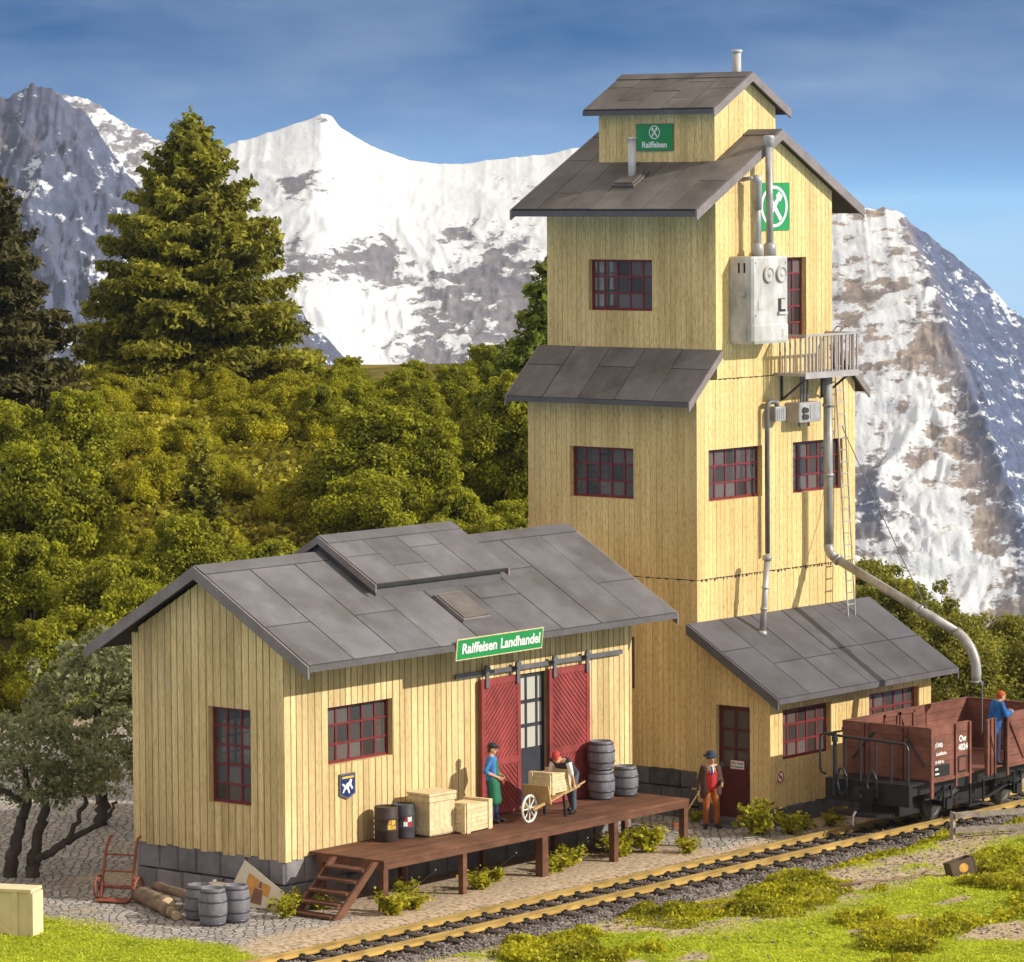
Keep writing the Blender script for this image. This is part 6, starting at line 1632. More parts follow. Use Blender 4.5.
def person(label, loc, ang, J, dress):
    root = thing('person', label, 'person', loc)
    T = Matrix.Translation(Vector(loc)) @ Matrix.Rotation(R(ang), 4, 'Z')
    def g(p): return T @ Vector(p)
    D = {k: g(v) for k, v in J.items() if isinstance(v, tuple)}
    look = (T.to_3x3() @ Vector(J.get('look_dir', (1, 0, 0)) if not isinstance(J.get('look_dir'), tuple) else Vector(J['look_dir']))).normalized()
    if 'look_dir' in D: pass
    upv = (T.to_3x3() @ Vector(J['head_up'])).normalized()
    side = upv.cross(look).normalized(); look = side.cross(upv).normalized()
    hc = D['head']
    H = Matrix((look, side, upv)).transposed().to_4x4(); H.translation = hc
    hp = lambda *p: H @ Vector(p)
    mb = MB()
    # torso
    for s in ('L', 'R'):
        mb.capsule(D['hip' + s].lerp(D['pelvis'], .35), D['sh' + s].lerp(D['chest'], .55), .105, .105, 12)
        mb.capsule(D['sh' + s], D['el' + s], .058, .043); mb.capsule(D['el' + s], D['wr' + s], .043, .030)
        mb.capsule(D['neck'], D['sh' + s], .055, .058)
        mb.capsule(D['hip' + s], D['kn' + s], .085, .058); mb.capsule(D['kn' + s], D['an' + s], .057, .042)
        mb.capsule(D['an' + s], D['toe' + s], .045, .038)
    mb.capsule(D['pelvis'], D['chest'], .115, .12, 12); mb.capsule(D['chest'], D['neck'], .10, .058); mb.capsule(D['neck'], hc, .055, .055)
    # head with jaw, nose and ears
    def eh(c, rad):
        q = MB(); q.ball((0, 0, 0), rad, 14, 0, 9); mb.add([hp(*(Vector(v) + Vector(c))) for v in q.v], q.f)
    eh((-.005, 0, .03), (.098, .078, .095)); eh((.022, 0, -.045), (.072, .062, .075)); eh((.045, 0, -.085), (.035, .035, .03))
    mb.capsule(hp(.088, 0, .018), hp(.112, 0, -.022), .012, .017, 8); mb.capsule(hp(.07, -.03, .035), hp(.07, .03, .035), .022, .022, 8)
    for s in (-1, 1): eh((-.002, s * .080, .0), (.022, .012, .034))
    # hands
    for s, sg_ in (('L', 1), ('R', -1)):
        wv = D['wr' + s]; d = (D['wr' + s] - D['el' + s]).normalized()
        d = (d + (T.to_3x3() @ Vector(J.get('hand' + s, (0, 0, 0))) if not isinstance(J.get('hand' + s), tuple) else d * .6 + T.to_3x3() @ Vector(J['hand' + s]))).normalized()
        pn = T.to_3x3() @ Vector(J.get('palm' + s + '_', (0, -sg_, 0))); pn = (pn - d * pn.dot(d)).normalized(); wd = d.cross(pn).normalized()
        curl = J.get('curl', .6)
        for k in range(3): mb.capsule(wv + wd * (k - 1) * .022, wv + d * .085 + wd * (k - 1) * .024, .017, .016, 8)
        for k, L_ in enumerate((.062, .072, .068, .052)):
            b0 = wv + d * .088 + wd * (k - 1.5) * .0235
            a1 = curl * .6; b1 = b0 + (d * math.cos(a1) + pn * math.sin(a1)) * L_ * .5
            a2 = curl * 1.9; b2 = b1 + (d * math.cos(a2) + pn * math.sin(a2)) * L_ * .5
            mb.capsule(b0, b1, .0095, .009, 6); mb.capsule(b1, b2, .009, .0075, 6)
        th0 = wv + d * .03 - wd * .034; th1 = th0 + d * .03 - wd * .022 + pn * .018; th2 = th1 + d * .028 + pn * .02
        mb.capsule(th0, th1, .013, .011, 6); mb.capsule(th1, th2, .011, .009, 6)
    body = remesh(mb, 'body', 'skin', root, .0085, 3)
    for s in (-1, 1):
        e = MB(); e.ball(hp(.083, s * .030, .02), .010, 8, 0, 6); e.build('eye', 'eye_dark', root, True)
    e = MB(); e.capsule(hp(.092, -.018, -.052), hp(.092, .018, -.052), .007, .007, 6); e.build('mouth', 'mouth_red', root, True)
    if dress.get('hair'):
        h_ = MB(); q = MB(); q.ball((0, 0, 0), (.104, .086, .10), 14, 0, 9); h_.add([hp(*(Vector(v) + Vector((-.022, 0, .042)))) for v in q.v], q.f)
        h_.capsule(hp(-.07, 0, .0), hp(-.072, 0, -.04), .05, .04); remesh(h_, 'hair', dress['hair'], root, .010, 3)
    # trousers
    if dress.get('trousers'):
        t = MB()
        for s in ('L', 'R'):
            t.capsule(D['hip' + s], D['kn' + s], .108, .078, 12); kd = D['an' + s] + (D['kn' + s] - D['an' + s]).normalized() * .03; t.capsule(D['kn' + s], kd, .077, .062, 12)
            t.capsule(D['hip' + s].lerp(D['pelvis'], .3), D['pelvis'] + (D['chest'] - D['pelvis']) * .2, .122, .12, 12)
        remesh(t, 'trousers', dress['trousers'], root, .013, 4)
    for s in ('L', 'R'):
        t = MB(); t.capsule(D['an' + s] + Vector((0, 0, -.005)), D['toe' + s], .058, .048, 10); t.capsule(D['an' + s], D['an' + s] + (D['kn' + s] - D['an' + s]).normalized() * .09, .056, .054, 10)
        remesh(t, 'shoe', dress.get('shoes', 'shoe_black'), root, .012, 3)
    def torso(t, ex, low, arms=1.0, r_arm=.02):
        for s in ('L', 'R'):
            t.capsule(D['hip' + s].lerp(D['pelvis'], .35) + (D['chest'] - D['pelvis']) * low, D['sh' + s].lerp(D['chest'], .5), .118 + ex, .112 + ex, 14)
            t.capsule(D['sh' + s].lerp(D['chest'], .25), D['sh' + s], .09 + ex, .066 + ex)
            if arms > 0:
                if arms > .5: t.capsule(D['sh' + s], D['el' + s], .064 + r_arm, .050 + r_arm); t.capsule(D['el' + s], D['el' + s].lerp(D['wr' + s], (arms - .5) * 2 - .06), .050 + r_arm, .040 + r_arm)
                else: t.capsule(D['sh' + s], D['sh' + s].lerp(D['el' + s], arms * 2), .064 + r_arm, .054 + r_arm)
        t.capsule(D['pelvis'] + (D['chest'] - D['pelvis']) * low, D['chest'], .122 + ex, .126 + ex, 12); t.capsule(D['chest'], D['neck'] - (D['neck'] - D['chest']) * .15, .11 + ex, .07)
    if dress.get('shirt'):
        t = MB(); torso(t, dress.get('shirt_ex', .004), .1, dress.get('sleeve', 1.0), .006); remesh(t, 'shirt', dress['shirt'], root, .012, 4)
    if dress.get('front_vest'):
        t = MB(); f0 = T.to_3x3() @ Vector((1, 0, 0))
        for s in ('L', 'R'): t.capsule(D['hip' + s].lerp(D['pelvis'], .5) + f0 * .028 + Vector((0, 0, .03)), D['sh' + s].lerp(D['chest'], .6) - Vector((0, 0, .05)) + f0 * .03, .108, .098, 12)
        t.capsule(D['pelvis'] + f0 * .04, D['chest'] + f0 * .05 - Vector((0, 0, .06)), .112, .10, 12); remesh(t, 'waistcoat', dress['front_vest'], root, .012, 4)
    if dress.get('vest'):
        t = MB(); torso(t, .012, .02, 0); remesh(t, 'waistcoat', dress['vest'], root, .012, 4)
    fw_ = T.to_3x3() @ Vector((1, 0, 0)); sd_ = T.to_3x3() @ Vector((0, 1, 0))
    if dress.get('coat'):
        t = MB()
        for s, sg_ in (('L', 1), ('R', -1)):
            off = sd_ * sg_ * .072 - fw_ * .008
            t.capsule(D['hip' + s] + off * .75 - Vector((0, 0, .10)), D['sh' + s].lerp(D['chest'], .45) + off * .55, .118, .112, 14)
            t.capsule(D['sh' + s].lerp(D['chest'], .3) - fw_ * .02, D['sh' + s], .075, .070)
            t.capsule(D['sh' + s], D['el' + s], .070, .058); t.capsule(D['el' + s], D['el' + s].lerp(D['wr' + s], .92), .057, .050)
        t.capsule(D['pelvis'] - fw_ * .07 - Vector((0, 0, .1)), D['chest'] - fw_ * .06, .12, .12, 12); t.capsule(D['chest'] - fw_ * .05, D['neck'] - fw_ * .03 - Vector((0, 0, .03)), .11, .07)
        remesh(t, 'coat', dress['coat'], root, .012, 4)
    if dress.get('jacket'):
        t = MB(); torso(t, .022, -.45, 1.0, .016); remesh(t, 'jacket', dress['jacket'], root, .012, 4)
    if dress.get('bib'):
        t = MB(); t.capsule(D['chest'] + fw_ * .085 + Vector((0, 0, .03)), D['neck'] + fw_ * .045 - Vector((0, 0, .02)), .058, .05, 10); remesh(t, 'collar', dress['bib'], root, .009, 3)
    if dress.get('tie'):
        t = MB(); n0 = D['neck'] + fw_ * .115 - Vector((0, 0, .03)); n1 = D['chest'] + fw_ * .150 + Vector((0, 0, .0))
        t.capsule(n0, n0.lerp(n1, .2), .022, .018, 8); t.capsule(n0.lerp(n1, .1), n1, .016, .03, 8); remesh(t, 'tie', dress['tie'], root, .008, 2)
    if dress.get('apron'):
        t = MB()
        up0 = D['chest'] + fw_ * .06; lo0 = D['pelvis'] + fw_ * .05
        t.capsule(lo0, up0, .135, .09, 14)
        for s in ('L', 'R'):
            t.capsule(D['hip' + s] + fw_ * .035, D['kn' + s] + fw_ * .05 - Vector((0, 0, .02)), .125, .105, 14)
        t.capsule(D['hipL'].lerp(D['hipR'], .5) + fw_ * .06, D['knL'].lerp(D['knR'], .5) + fw_ * .07 - Vector((0, 0, .02)), .12, .11, 12)
        remesh(t, 'apron', dress['apron'], root, .014, 5)
    if dress.get('beard'): 
        t = MB(); t.ball(hp(.065, 0, -.075), .05); remesh(t, 'beard', dress['beard'], root, .009, 3)
    if dress.get('hat') == 'brim':
        t = MB(); t.lathe([(.17, -.012), (.175, .0), (.16, .012), (.105, .010), (.10, .05), (.092, .10), (.06, .118), (.02, .105), (0, .10)], hp(-.02, 0, .10), H.to_3x3() @ Vector((0.06, 0, 1)), 20, capt=False); t.build('hat', dress['hatm'], root, True)
    elif dress.get('hat') == 'cap':
        t = MB(); q = MB(); q.ball((0, 0, 0), (.112, .096, .066), 14, 0, 8); t.add([hp(*(Vector(v) + Vector((-.01, 0, .092)))) for v in q.v], q.f)
        t.hexa([hp(.06, -.07, .068), hp(.16, -.05, .056), hp(.16, .05, .056), hp(.06, .07, .068), hp(.06, -.07, .085), hp(.16, -.05, .070), hp(.16, .05, .070), hp(.06, .07, .085)]); t.build('cap', dress['hatm'], root, True)
    return root, D

STAND = dict(pelvis=(0, 0, .95), chest=(.01, 0, 1.30), neck=(.01, 0, 1.48), head=(.03, 0, 1.60), head_up=(.05, 0, 1), look_dir=(1, 0, 0),
             shL=(0, .19, 1.43), shR=(0, -.19, 1.43), elL=(-.02, .25, 1.14), elR=(-.02, -.25, 1.14), wrL=(.12, .25, .90), wrR=(.12, -.25, .90),
             hipL=(0, .095, .90), hipR=(0, -.095, .90), knL=(.02, .11, .50), knR=(.02, -.11, .50), anL=(0, .12, .075), anR=(0, -.12, .075), toeL=(.16, .14, .045), toeR=(.16, -.14, .045))
def pose(**k): d = dict(STAND); d.update(k); return d
g0 = gzf(-.86, -.98)
person('man in blue hat and brown coat with red waistcoat and orange trousers by the door', (-.86, -1.0, g0), -128,
       pose(shL=(0, .175, 1.43), shR=(0, -.175, 1.43), elL=(-.02, .25, 1.14), wrL=(.20, .22, 1.06), elR=(-.04, -.25, 1.15), wrR=(.06, -.31, .89), look_dir=(1, .25, -.02), anL=(.02, .14, .075), knL=(.05, .13, .5), toeL=(.17, .18, .045), toeR=(.15, -.17, .045), curl=.9),
       dict(hair='hair_brown', trousers='trouser_orange', shirt='cloth_white', shirt_ex=-.022, front_vest='vest_red', bib='cloth_white', coat='coat_brown', tie='tie_blue', hat='brim', hatm='hat_blue'))
person('man in blue shirt, green apron and dark cap standing before the left sliding door', (-8.5, -.68, PZ), -58,
       pose(elL=(-.03, .26, 1.14), wrL=(.20, .10, 1.02), elR=(-.10, -.27, 1.15), wrR=(.17, -.10, 1.00), look_dir=(1, -.1, 0), anL=(.08, .11, .075), toeL=(.24, .12, .045), knL=(.06, .11, .5), curl=.7),
       dict(hair='hair_brown', shirt='shirt_blue', sleeve=.62, apron='apron_green', trousers='trouser_navy', hat='cap', hatm='cap_dark'))
person('man in red cap, white sleeves and dark waistcoat bending over the wheelbarrow handles', (-6.42, -1.22, PZ), 190,
       pose(pelvis=(-.04, 0, .90), chest=(.30, 0, 1.14), neck=(.47, 0, 1.24), head=(.60, 0, 1.30), head_up=(.55, 0, .85), look_dir=(.8, .45, -.55),
            shL=(.42, .19, 1.22), shR=(.42, -.19, 1.22), elL=(.42, .27, .94), elR=(.42, -.27, .94), wrL=(.34, .29, .72), wrR=(.34, -.29, .72),
            hipL=(-.05, .095, .88), hipR=(-.05, -.095, .88), knL=(.06, .11, .48), knR=(-.16, -.11, .47), anL=(.04, .12, .075), anR=(-.36, -.12, .085), toeL=(.20, .13, .045), toeR=(-.20, -.13, .045), curl=1.2),
       dict(hair='hair_brown', shirt='cloth_white', sleeve=.6, vest='vest_dark', trousers='trouser_grey', hat='cap', hatm='cap_red'))
person('man in blue overalls with red hair standing in the wagon doorway leaning on its side', (3.86, -5.78, WZ0), -32,
       pose(pelvis=(-.03, 0, .95), chest=(.04, 0, 1.30), neck=(.10, 0, 1.47), head=(.17, 0, 1.58), head_up=(.30, 0, .95), look_dir=(.9, 0, -.45), shL=(.08, .19, 1.42), shR=(.08, -.19, 1.42),
            elL=(.20, .25, 1.20), elR=(.16, -.27, 1.18), wrL=(.42, .20, 1.21), wrR=(.38, -.10, 1.22), curl=.8),
       dict(hair='hair_red', jacket='work_blue', trousers='trouser_navy'))
br = thing('broom', 'long handled broom with a dark red brush held by the man in the blue hat', 'broom', (-.45, -.55, 0))
T1 = Matrix.Translation((-.86, -1.0, g0)) @ Matrix.Rotation(R(-128), 4, 'Z')
ha = T1 @ Vector((.10, -.36, .80)); dn = Vector((-.62, -.42, .14)); e0 = U0 = Vector((-.72, -.38, g0 + .1))
mb = MB(); e0 = T1 @ Vector((.0, -.75, .16)); up_ = (ha - e0).normalized(); mb.tube([e0, ha + up_ * .12], .017, 8); mb.build('handle', 'barrow_wood', br)
mb = MB(); mb.obox(e0 - Vector((0, 0, .03)), (.13, -.09, 0), (.04, .055, 0), (0, 0, .035)); mb.build('head', 'rust_red', br)
mb = MB(); mb.obox(e0 - Vector((0, 0, .11)), (.13, -.09, 0), (.035, .05, 0), (0, 0, .044)); mb.build('bristles', 'poster_brown', br)

# ------------------------------------------------------------------ vegetation
def leaf_mesh(name, P, S, matn, N=None, elong=1.6, jit=1.0, fold=True):
    """many small leaves: one bent rhomb each, at P with size S, tilted about N"""
    n = len(P)
    a = rng.normal(size=(n, 3))
    if N is not None: a = a * jit + N
    a /= np.linalg.norm(a, axis=1, keepdims=True) + 1e-9
    b = np.cross(a, rng.normal(size=(n, 3))); b /= np.linalg.norm(b, axis=1, keepdims=True) + 1e-9
    c = np.cross(a, b)
    S = np.asarray(S)[:, None]
    v = np.empty((n, 4, 3))
    v[:, 0] = P - b * S * elong * .5; v[:, 2] = P + b * S * elong * .5
    v[:, 1] = P + c * S * .5 + a * S * .18; v[:, 3] = P - c * S * .5 + a * S * .18
    me = bpy.data.meshes.new(name)
    me.vertices.add(n * 4); me.vertices.foreach_set('co', v.ravel())
    me.loops.add(n * 4); me.loops.foreach_set('vertex_index', np.arange(n * 4, dtype=np.int32))
    me.polygons.add(n); me.polygons.foreach_set('loop_start', np.arange(0, n * 4, 4, dtype=np.int32)); me.polygons.foreach_set('loop_total', np.full(n, 4, np.int32))
    me.update(calc_edges=True); me.materials.append(MATS[matn])
    return me
def clump_points(centres, radii, per, squash=.8):
    P = []; N = []
    for c, rad in zip(centres, radii):
        k = max(4, int(per * rad * rad))
        d = rng.normal(size=(k, 3)); d /= np.linalg.norm(d, axis=1, keepdims=True)
        rr = rad * rng.uniform(.45, 1.08, (k, 1))
        q = d * rr; q[:, 2] *= squash
        P.append(q + c); N.append(d + np.array([0, 0, .5]))
    return np.concatenate(P), np.concatenate(N)

def shrub_mesh(hgt, wid, leaf, per, matn, nclump=34, seed=0, ragged=.3):
    """leafy crown made of many clumps with gaps, plus its stems"""
    g = np.random.default_rng(seed)
    cs = []; rs = []
    for i in range(nclump):
        t = g.uniform(0, 1) ** .8; an = g.uniform(0, 6.28)
        prof = math.sin(min(1, .12 + .95 * t) * math.pi) ** .6
        rad = wid * .5 * prof * math.sqrt(g.uniform(.15, 1))
        z = hgt * (.08 + .80 * t) * (1 + ragged * g.uniform(-.3, .25))
        cs.append((rad * math.cos(an), rad * math.sin(an), z)); rs.append(wid * g.uniform(.09, .19))
    for i in range(int(nclump * ragged * .8)):  # shoots that stick out of the top
        an = g.uniform(0, 6.28); rad = wid * .35 * g.uniform(0, 1)
        b = np.array([rad * math.cos(an), rad * math.sin(an), hgt * .82])
        for k in range(3): cs.append(tuple(b + np.array([0, 0, hgt * .07 * k]) + g.normal(size=3) * .03 * wid)); rs.append(wid * .055)
    P, N = clump_points(np.array(cs), rs, per)
    P[:, 2] = np.maximum(P[:, 2], .03)
    me = leaf_mesh('foliage', P, g.uniform(.7, 1.35, len(P)) * leaf, matn, N, jit=.9)
    mb = MB(); r = random.Random(seed)
    for i in range(7):
        c = cs[(i * 5) % nclump]; m = Vector((c[0] * .3, c[1] * .3, c[2] * .5))
        mb.tube([(r.uniform(-.1, .1), r.uniform(-.1, .1), -.1), m, c], [.03 * hgt ** .5, .02 * hgt ** .5, .008], 5)
    return me, mb.mesh('stem', 'bark')

def plant(name, label, cat, fol, stem, group=None, fname='foliage'):
    t = thing(name, label, cat, (0, 0, 0), group)
    link(fname, fol, t); link('stem' if fname == 'foliage' else 'trunk', stem, t)
    return t
def place(t, x, y, z=None, rz=0, sc=1.0):
    t.location = (x, y, gzf(x, y) if z is None else z); t.rotation_euler = (0, 0, rz); t.scale = (sc, sc, sc) if not hasattr(sc, '__len__') else sc

def spruce(name, label, hgt, rad, matn, seed, group=None, n_br=150, needle=.26, lean=0.0):
    g = np.random.default_rng(seed)
    P = []; N = []; S = []
    mb = MB(); mb.tube([(0, 0, -.3), (0, 0, hgt * .5), (0, 0, hgt * .99)], [.028 * hgt, .016 * hgt, .004 * hgt], 8)
    for i in range(n_br):
        t = (i + g.uniform(0, 1)) / n_br
        z = hgt * min(.985, max(.02, .03 + .95 * t + g.uniform(-.03, .03)))
        L = rad * (1 - t) ** .82 * g.choice((g.uniform(.5, .95), g.uniform(.85, 1.18))) + .12
        an = i * 2.399 + g.uniform(-.5, .5)
        up_ = .62 * t + .02 + g.uniform(-.12, .12)
        k = max(3, int(L / needle * 1.9))
        s = np.linspace(.08, 1, k)
        px = L * s; pzz = z + L * (up_ * s - .28 * s * s + .14 * s ** 3) + .0
        base = np.stack([px * math.cos(an), px * math.sin(an), pzz], 1)
        for q, ss in zip(base, s):
            w_ = L * .42 * (1 - ss * .72) * min(1, 2.2 * ss + .25)
            m = 3 + int(w_ / needle * 2.0)
            off = g.uniform(-1, 1, m) * w_
            o = np.stack([-math.sin(an) * off, math.cos(an) * off, -np.abs(off) * .28 + g.uniform(-1.1, .55, m) * needle * (1.2 + .6 * (1 - t))], 1)
            P.append(q + o + g.normal(size=(m, 3)) * needle * .25); S.append(np.full(m, needle) * g.uniform(.7, 1.25, m))
            N.append(np.tile(np.array([0, 0, 1.0]) + .5 * np.array([math.cos(an), math.sin(an), 0]), (m, 1)))
        if i % 4 == 0: mb.tube([(0, 0, z), tuple(base[k // 2]), tuple(base[-1])], [.012 * hgt ** .6, .008 * hgt ** .6, .003], 4)
    k = 26; P.append(np.stack([g.normal(size=k) * .06, g.normal(size=k) * .06, hgt * g.uniform(.95, 1.03, k)], 1)); S.append(np.full(k, needle * .6)); N.append(g.normal(size=(k, 3)))
    P = np.concatenate(P); N = np.concatenate(N); S = np.concatenate(S)
    me = leaf_mesh('crown', P, S, matn, N, elong=2.4, jit=1.0)
    t = plant(name, label, 'tree', me, mb.mesh('trunk', 'bark'), group, 'crown')
    return t

def at(px, d):
    l = (px - 512) / F_PX * d
    x, y = xy(l, d); return float(x), float(y)

t = spruce('spruce_tree', 'huge dense spruce towering over the shrubs left of the buildings', 11.3, 5.6, 'spruce_needles', 5, n_br=380, needle=.145); place(t, *at(193, 165))
t = spruce('spruce_tree', 'dark spruce cut by the left edge of the picture', 9.8, 3.9, 'spruce_dark', 6, n_br=300, needle=.15); place(t, *at(-8, 152))
t = spruce('spruce_tree', 'small young spruce standing among the shrubs of the hillside', 4.8, 1.25, 'spruce_needles', 7, n_br=120, needle=.10); place(t, *at(200, 128))
t = spruce('pine_tree', 'bright green conifer half hidden behind the left side of the tower', 7.6, 3.0, 'pine_needles', 8, n_br=150, needle=.16); place(t, *at(552, 141))

# shrubs of the hillside: three kinds, copied
kinds = [('shrub_leaves', 4.0, 4.2, 11), ('shrub_leaves', 3.4, 4.6, 12), ('shrub_gold', 2.6, 4.4, 13)]
protos = []
for k, (mn, hh, ww, sd) in enumerate(kinds):
    fo, stm = shrub_mesh(hh, ww, .082, 1700, mn, 66, sd, .42)
    protos.append(plant('shrub', '', 'shrub', fo, stm))
SHRUB_LABEL = 'leafy olive green shrub in the dense thicket on the slope behind the warehouse'
GOLD_LABEL = 'low golden green shrub in the thicket before the big spruce'
used = [False] * 3
r = random.Random(31)
def add_shrub(k, px, d, sc):
    x, y = at(px, d)
    lab, grp = (GOLD_LABEL, 'golden shrubs before the big spruce') if k == 2 else (SHRUB_LABEL, 'shrubs of the thicket behind the warehouse')
    if not used[k]:
        o = protos[k]; used[k] = True; o['label'] = lab; o['group'] = grp
        o.location = (x, y, gzf(x, y) - .15); o.rotation_euler = (0, 0, r.uniform(0, 6.28)); o.scale = (sc,) * 3
    else:
        copy_thing(protos[k], (x, y, gzf(x, y) - .15), r.uniform(0, 6.28), (sc * r.uniform(.92, 1.1), sc * r.uniform(.92, 1.1), sc * r.uniform(.9, 1.1)), lab, grp)
for d, pxs, ks, sc in ((117, range(-30, 600, 88), (0, 1), .92), (123, range(-70, 600, 84), (1, 0), .9), (130, range(-25, 600, 80), (0, 1), .86), (138, range(-60, 600, 70), (1, 0), .82)):
    for px in pxs:
        p = px + r.uniform(-16, 16)
        s = sc * r.uniform(.85, 1.12)
        if d >= 130 and 90 < p < 300: add_shrub(2, p, d + r.uniform(-2, 2), s * .62); continue
        if d >= 130 and p < 60: s *= 1.14
        if d >= 138 and 310 < p < 470: s *= 1.12
        add_shrub(r.choice(ks), p, d + r.uniform(-2.5, 2.5), s * r.choice((.8, .95, 1, 1.05, 1.15)))
for d, step, lo, hi in ((148, 56, 310, 570), (157, 60, 330, 570), (168, 60, 300, 570)):
    for px in range(lo, hi, step): add_shrub(r.choice((0, 1)), px + r.uniform(-14, 14), d + r.uniform(-2, 2), .52 * r.uniform(.75, 1.15))
for d, step, lo, hi in ((146, 62, 60, 340), (153, 60, 40, 350), (160, 58, 60, 330)):
    for px in range(lo, hi, step): add_shrub(2, px + r.uniform(-14, 14), d + r.uniform(-2, 2), .55 * r.uniform(.8, 1.1))

# heath between the shrubs
n = 26000
hp_ = rng.uniform(20, 380, n); hd = rng.uniform(126, 175, n)
hxx, hyy = xy((hp_ - 512) / F_PX * hd, hd)
hm = leaf_mesh('heath', np.stack([hxx, hyy, gz(hxx, hyy) + rng.uniform(0, .45, n) * fbm(hxx * .5, hyy * .5, 2, 3)], 1), rng.uniform(.12, .26, n), 'heath_leaves', np.tile([0, 0, 1.0], (n, 1)))
o = link('heath', hm); o['kind'] = 'stuff'

# clipped looking bushes on the right behind the annex and the wagon
fo, stm = shrub_mesh(3.9, 4.6, .075, 1500, 'hedge_leaves', 70, 41, .12)
b0 = plant('bush', 'tall rounded green bush right behind the annex roof under the chute', 'bush', fo, stm, 'bushes beyond the wagon')
place(b0, *at(903, 113), rz=.3, sc=(.95, .95, 1.0))
for px, d, sc, lab in ((958, 110, .86, 'rounded bush behind the man in blue overalls and the chute spout'), (1012, 112, .80, 'rounded bush cut by the right picture edge beyond the wagon'), (1060, 110, .78, 'bush mostly outside the right edge beyond the wagon'), (868, 119, 1.02, 'loose bush farthest back beside the tower corner')):
    copy_thing(b0, (*at(px, d), gzf(*at(px, d)) - .1), px * .7, sc, lab, 'bushes beyond the wagon')

# old trees at the left edge of the yard
def yard_tree(label, limbs, crowns, seed, leaf=.085, per=620, matn='juniper_leaves'):
    g = np.random.default_rng(seed)
    root = Vector(limbs[0][0][0])
    t = thing('yard_tree', label, 'tree', root)
    mb = MB()
    for pts, rads in limbs:
        k = 8; q = []; rr = []
        for i in range(len(pts) - 1):
            for j in range(k):
                s = j / k; q.append(Vector(pts[i]).lerp(Vector(pts[i + 1]), s) + Vector(g.normal(size=3) * .03)); rr.append((rads[i] * (1 - s) + rads[i + 1] * s) * g.uniform(.96, 1.05))
        q.append(Vector(pts[-1])); rr.append(rads[-1]); mb.tube(q, rr, 8)
    link('trunk', mb.mesh('trunk', 'bark', True), t).matrix_parent_inverse = Matrix.Translation(-root)
    cs, rs = [], []
    for (c, rad, hz, n_) in crowns:
        for i in range(n_):
            d = g.normal(size=3); d /= np.linalg.norm(d); d *= g.uniform(.35, 1) ** .6
            cs.append(np.array(c) + d * np.array([rad, rad, hz])); rs.append(g.uniform(.13, .30) * rad)
    P, N = clump_points(np.array(cs), rs, per, .7)
    link('crown', leaf_mesh('crown', P, g.uniform(.7, 1.3, len(P)) * leaf, matn, N), t).matrix_parent_inverse = Matrix.Translation(-root)
    return t
def pt(px, row, d):
    x, y = at(px, d); return Vector((x, y, CAM.z + d * (172.3 - (row + (px - 512) * math.tan(rol))) / F_PX))
dA = 89.0
gA = gzf(*at(20, dA))
ptA = lambda px, row: pt(px, row, dA)
zA = lambda px: Vector((*at(px, dA), gzf(*at(px, dA)) - .1))
yard_tree('nearer old spreading tree with dark forked trunks at the left picture edge',
          [([zA(24), ptA(30, 845), ptA(38, 805), ptA(42, 775)], [.16, .12, .10, .06]), ([zA(2), ptA(10, 835), ptA(22, 800), ptA(20, 765)], [.17, .13, .10, .06]),
           ([ptA(30, 858), ptA(62, 838), ptA(98, 822), ptA(112, 800)], [.10, .08, .055, .03]), ([ptA(22, 800), ptA(-6, 785), ptA(-20, 760)], [.08, .06, .03]), ([ptA(62, 838), ptA(80, 800), ptA(78, 778)], [.06, .05, .02])],
          [(ptA(18, 735) , 1.15, .75, 46), (ptA(66, 770), .95, .55, 34), (ptA(100, 775), .7, .5, 22), (ptA(-14, 760), .9, .6, 24), (ptA(50, 718), .9, .55, 26), (ptA(90, 745), .9, .55, 28), (ptA(40, 780), 1.0, .5, 30)], 51)
dB = 96.0
ptB = lambda px, row: pt(px, row, dB)
yard_tree('farther grey green tree rising behind the left gable of the warehouse',
          [([Vector((*at(96, dB), gzf(*at(96, dB)) - .1)), ptB(95, 790), ptB(92, 720), ptB(100, 660)], [.18, .14, .10, .05]), ([ptB(95, 770), ptB(60, 730), ptB(50, 700)], [.09, .07, .03])],
          [(ptB(100, 652), 1.0, .7, 40), (ptB(60, 668), .8, .55, 26), (ptB(104, 672), 1.15, .95, 46), (ptB(66, 690), .95, .7, 30), (ptB(128, 700), 1.0, 1.0, 36), (ptB(88, 730), 1.2, .7, 30), (ptB(140, 760), .9, .8, 24)], 52)

# weeds along walls, platform and track
def weed_mesh(seed, h=.55, wdt=.7, n=460, leaf=.055):
    g = np.random.default_rng(seed)
    P = []; N = []; mb = MB()
    for i in range(16):
        an = g.uniform(0, 6.28); le = g.uniform(.25, 1); tip = Vector((math.cos(an) * wdt * .5 * le, math.sin(an) * wdt * .5 * le, h * g.uniform(.35, 1) * (1.1 - .4 * le)))
        mid = Vector((tip.x * .35, tip.y * .35, tip.z * .65)); mb.tube([(tip.x * .1, tip.y * .1, -.03), mid, tip], [.009, .007, .003], 4)
        k = n // 16; s = g.uniform(.2, 1, k)
        for u in s:
            q = (mid.lerp(tip, (u - .5) * 2) if u > .5 else Vector((tip.x * .1, tip.y * .1, 0)).lerp(mid, u * 2))
            P.append(np.array(q) + g.normal(size=3) * .045); N.append(np.array([0, 0, 1.0]))
    P = np.array(P); P[:, 2] = np.maximum(P[:, 2], .02)
    return leaf_mesh('foliage', P, g.uniform(.7, 1.4, len(P)) * leaf, 'weed_leaves', np.array(N)), mb.mesh('stem', 'bark')
wps = [plant('weed', '', 'weed', *weed_mesh(61)), plant('weed', '', 'weed', *weed_mesh(62, .42, .85))]
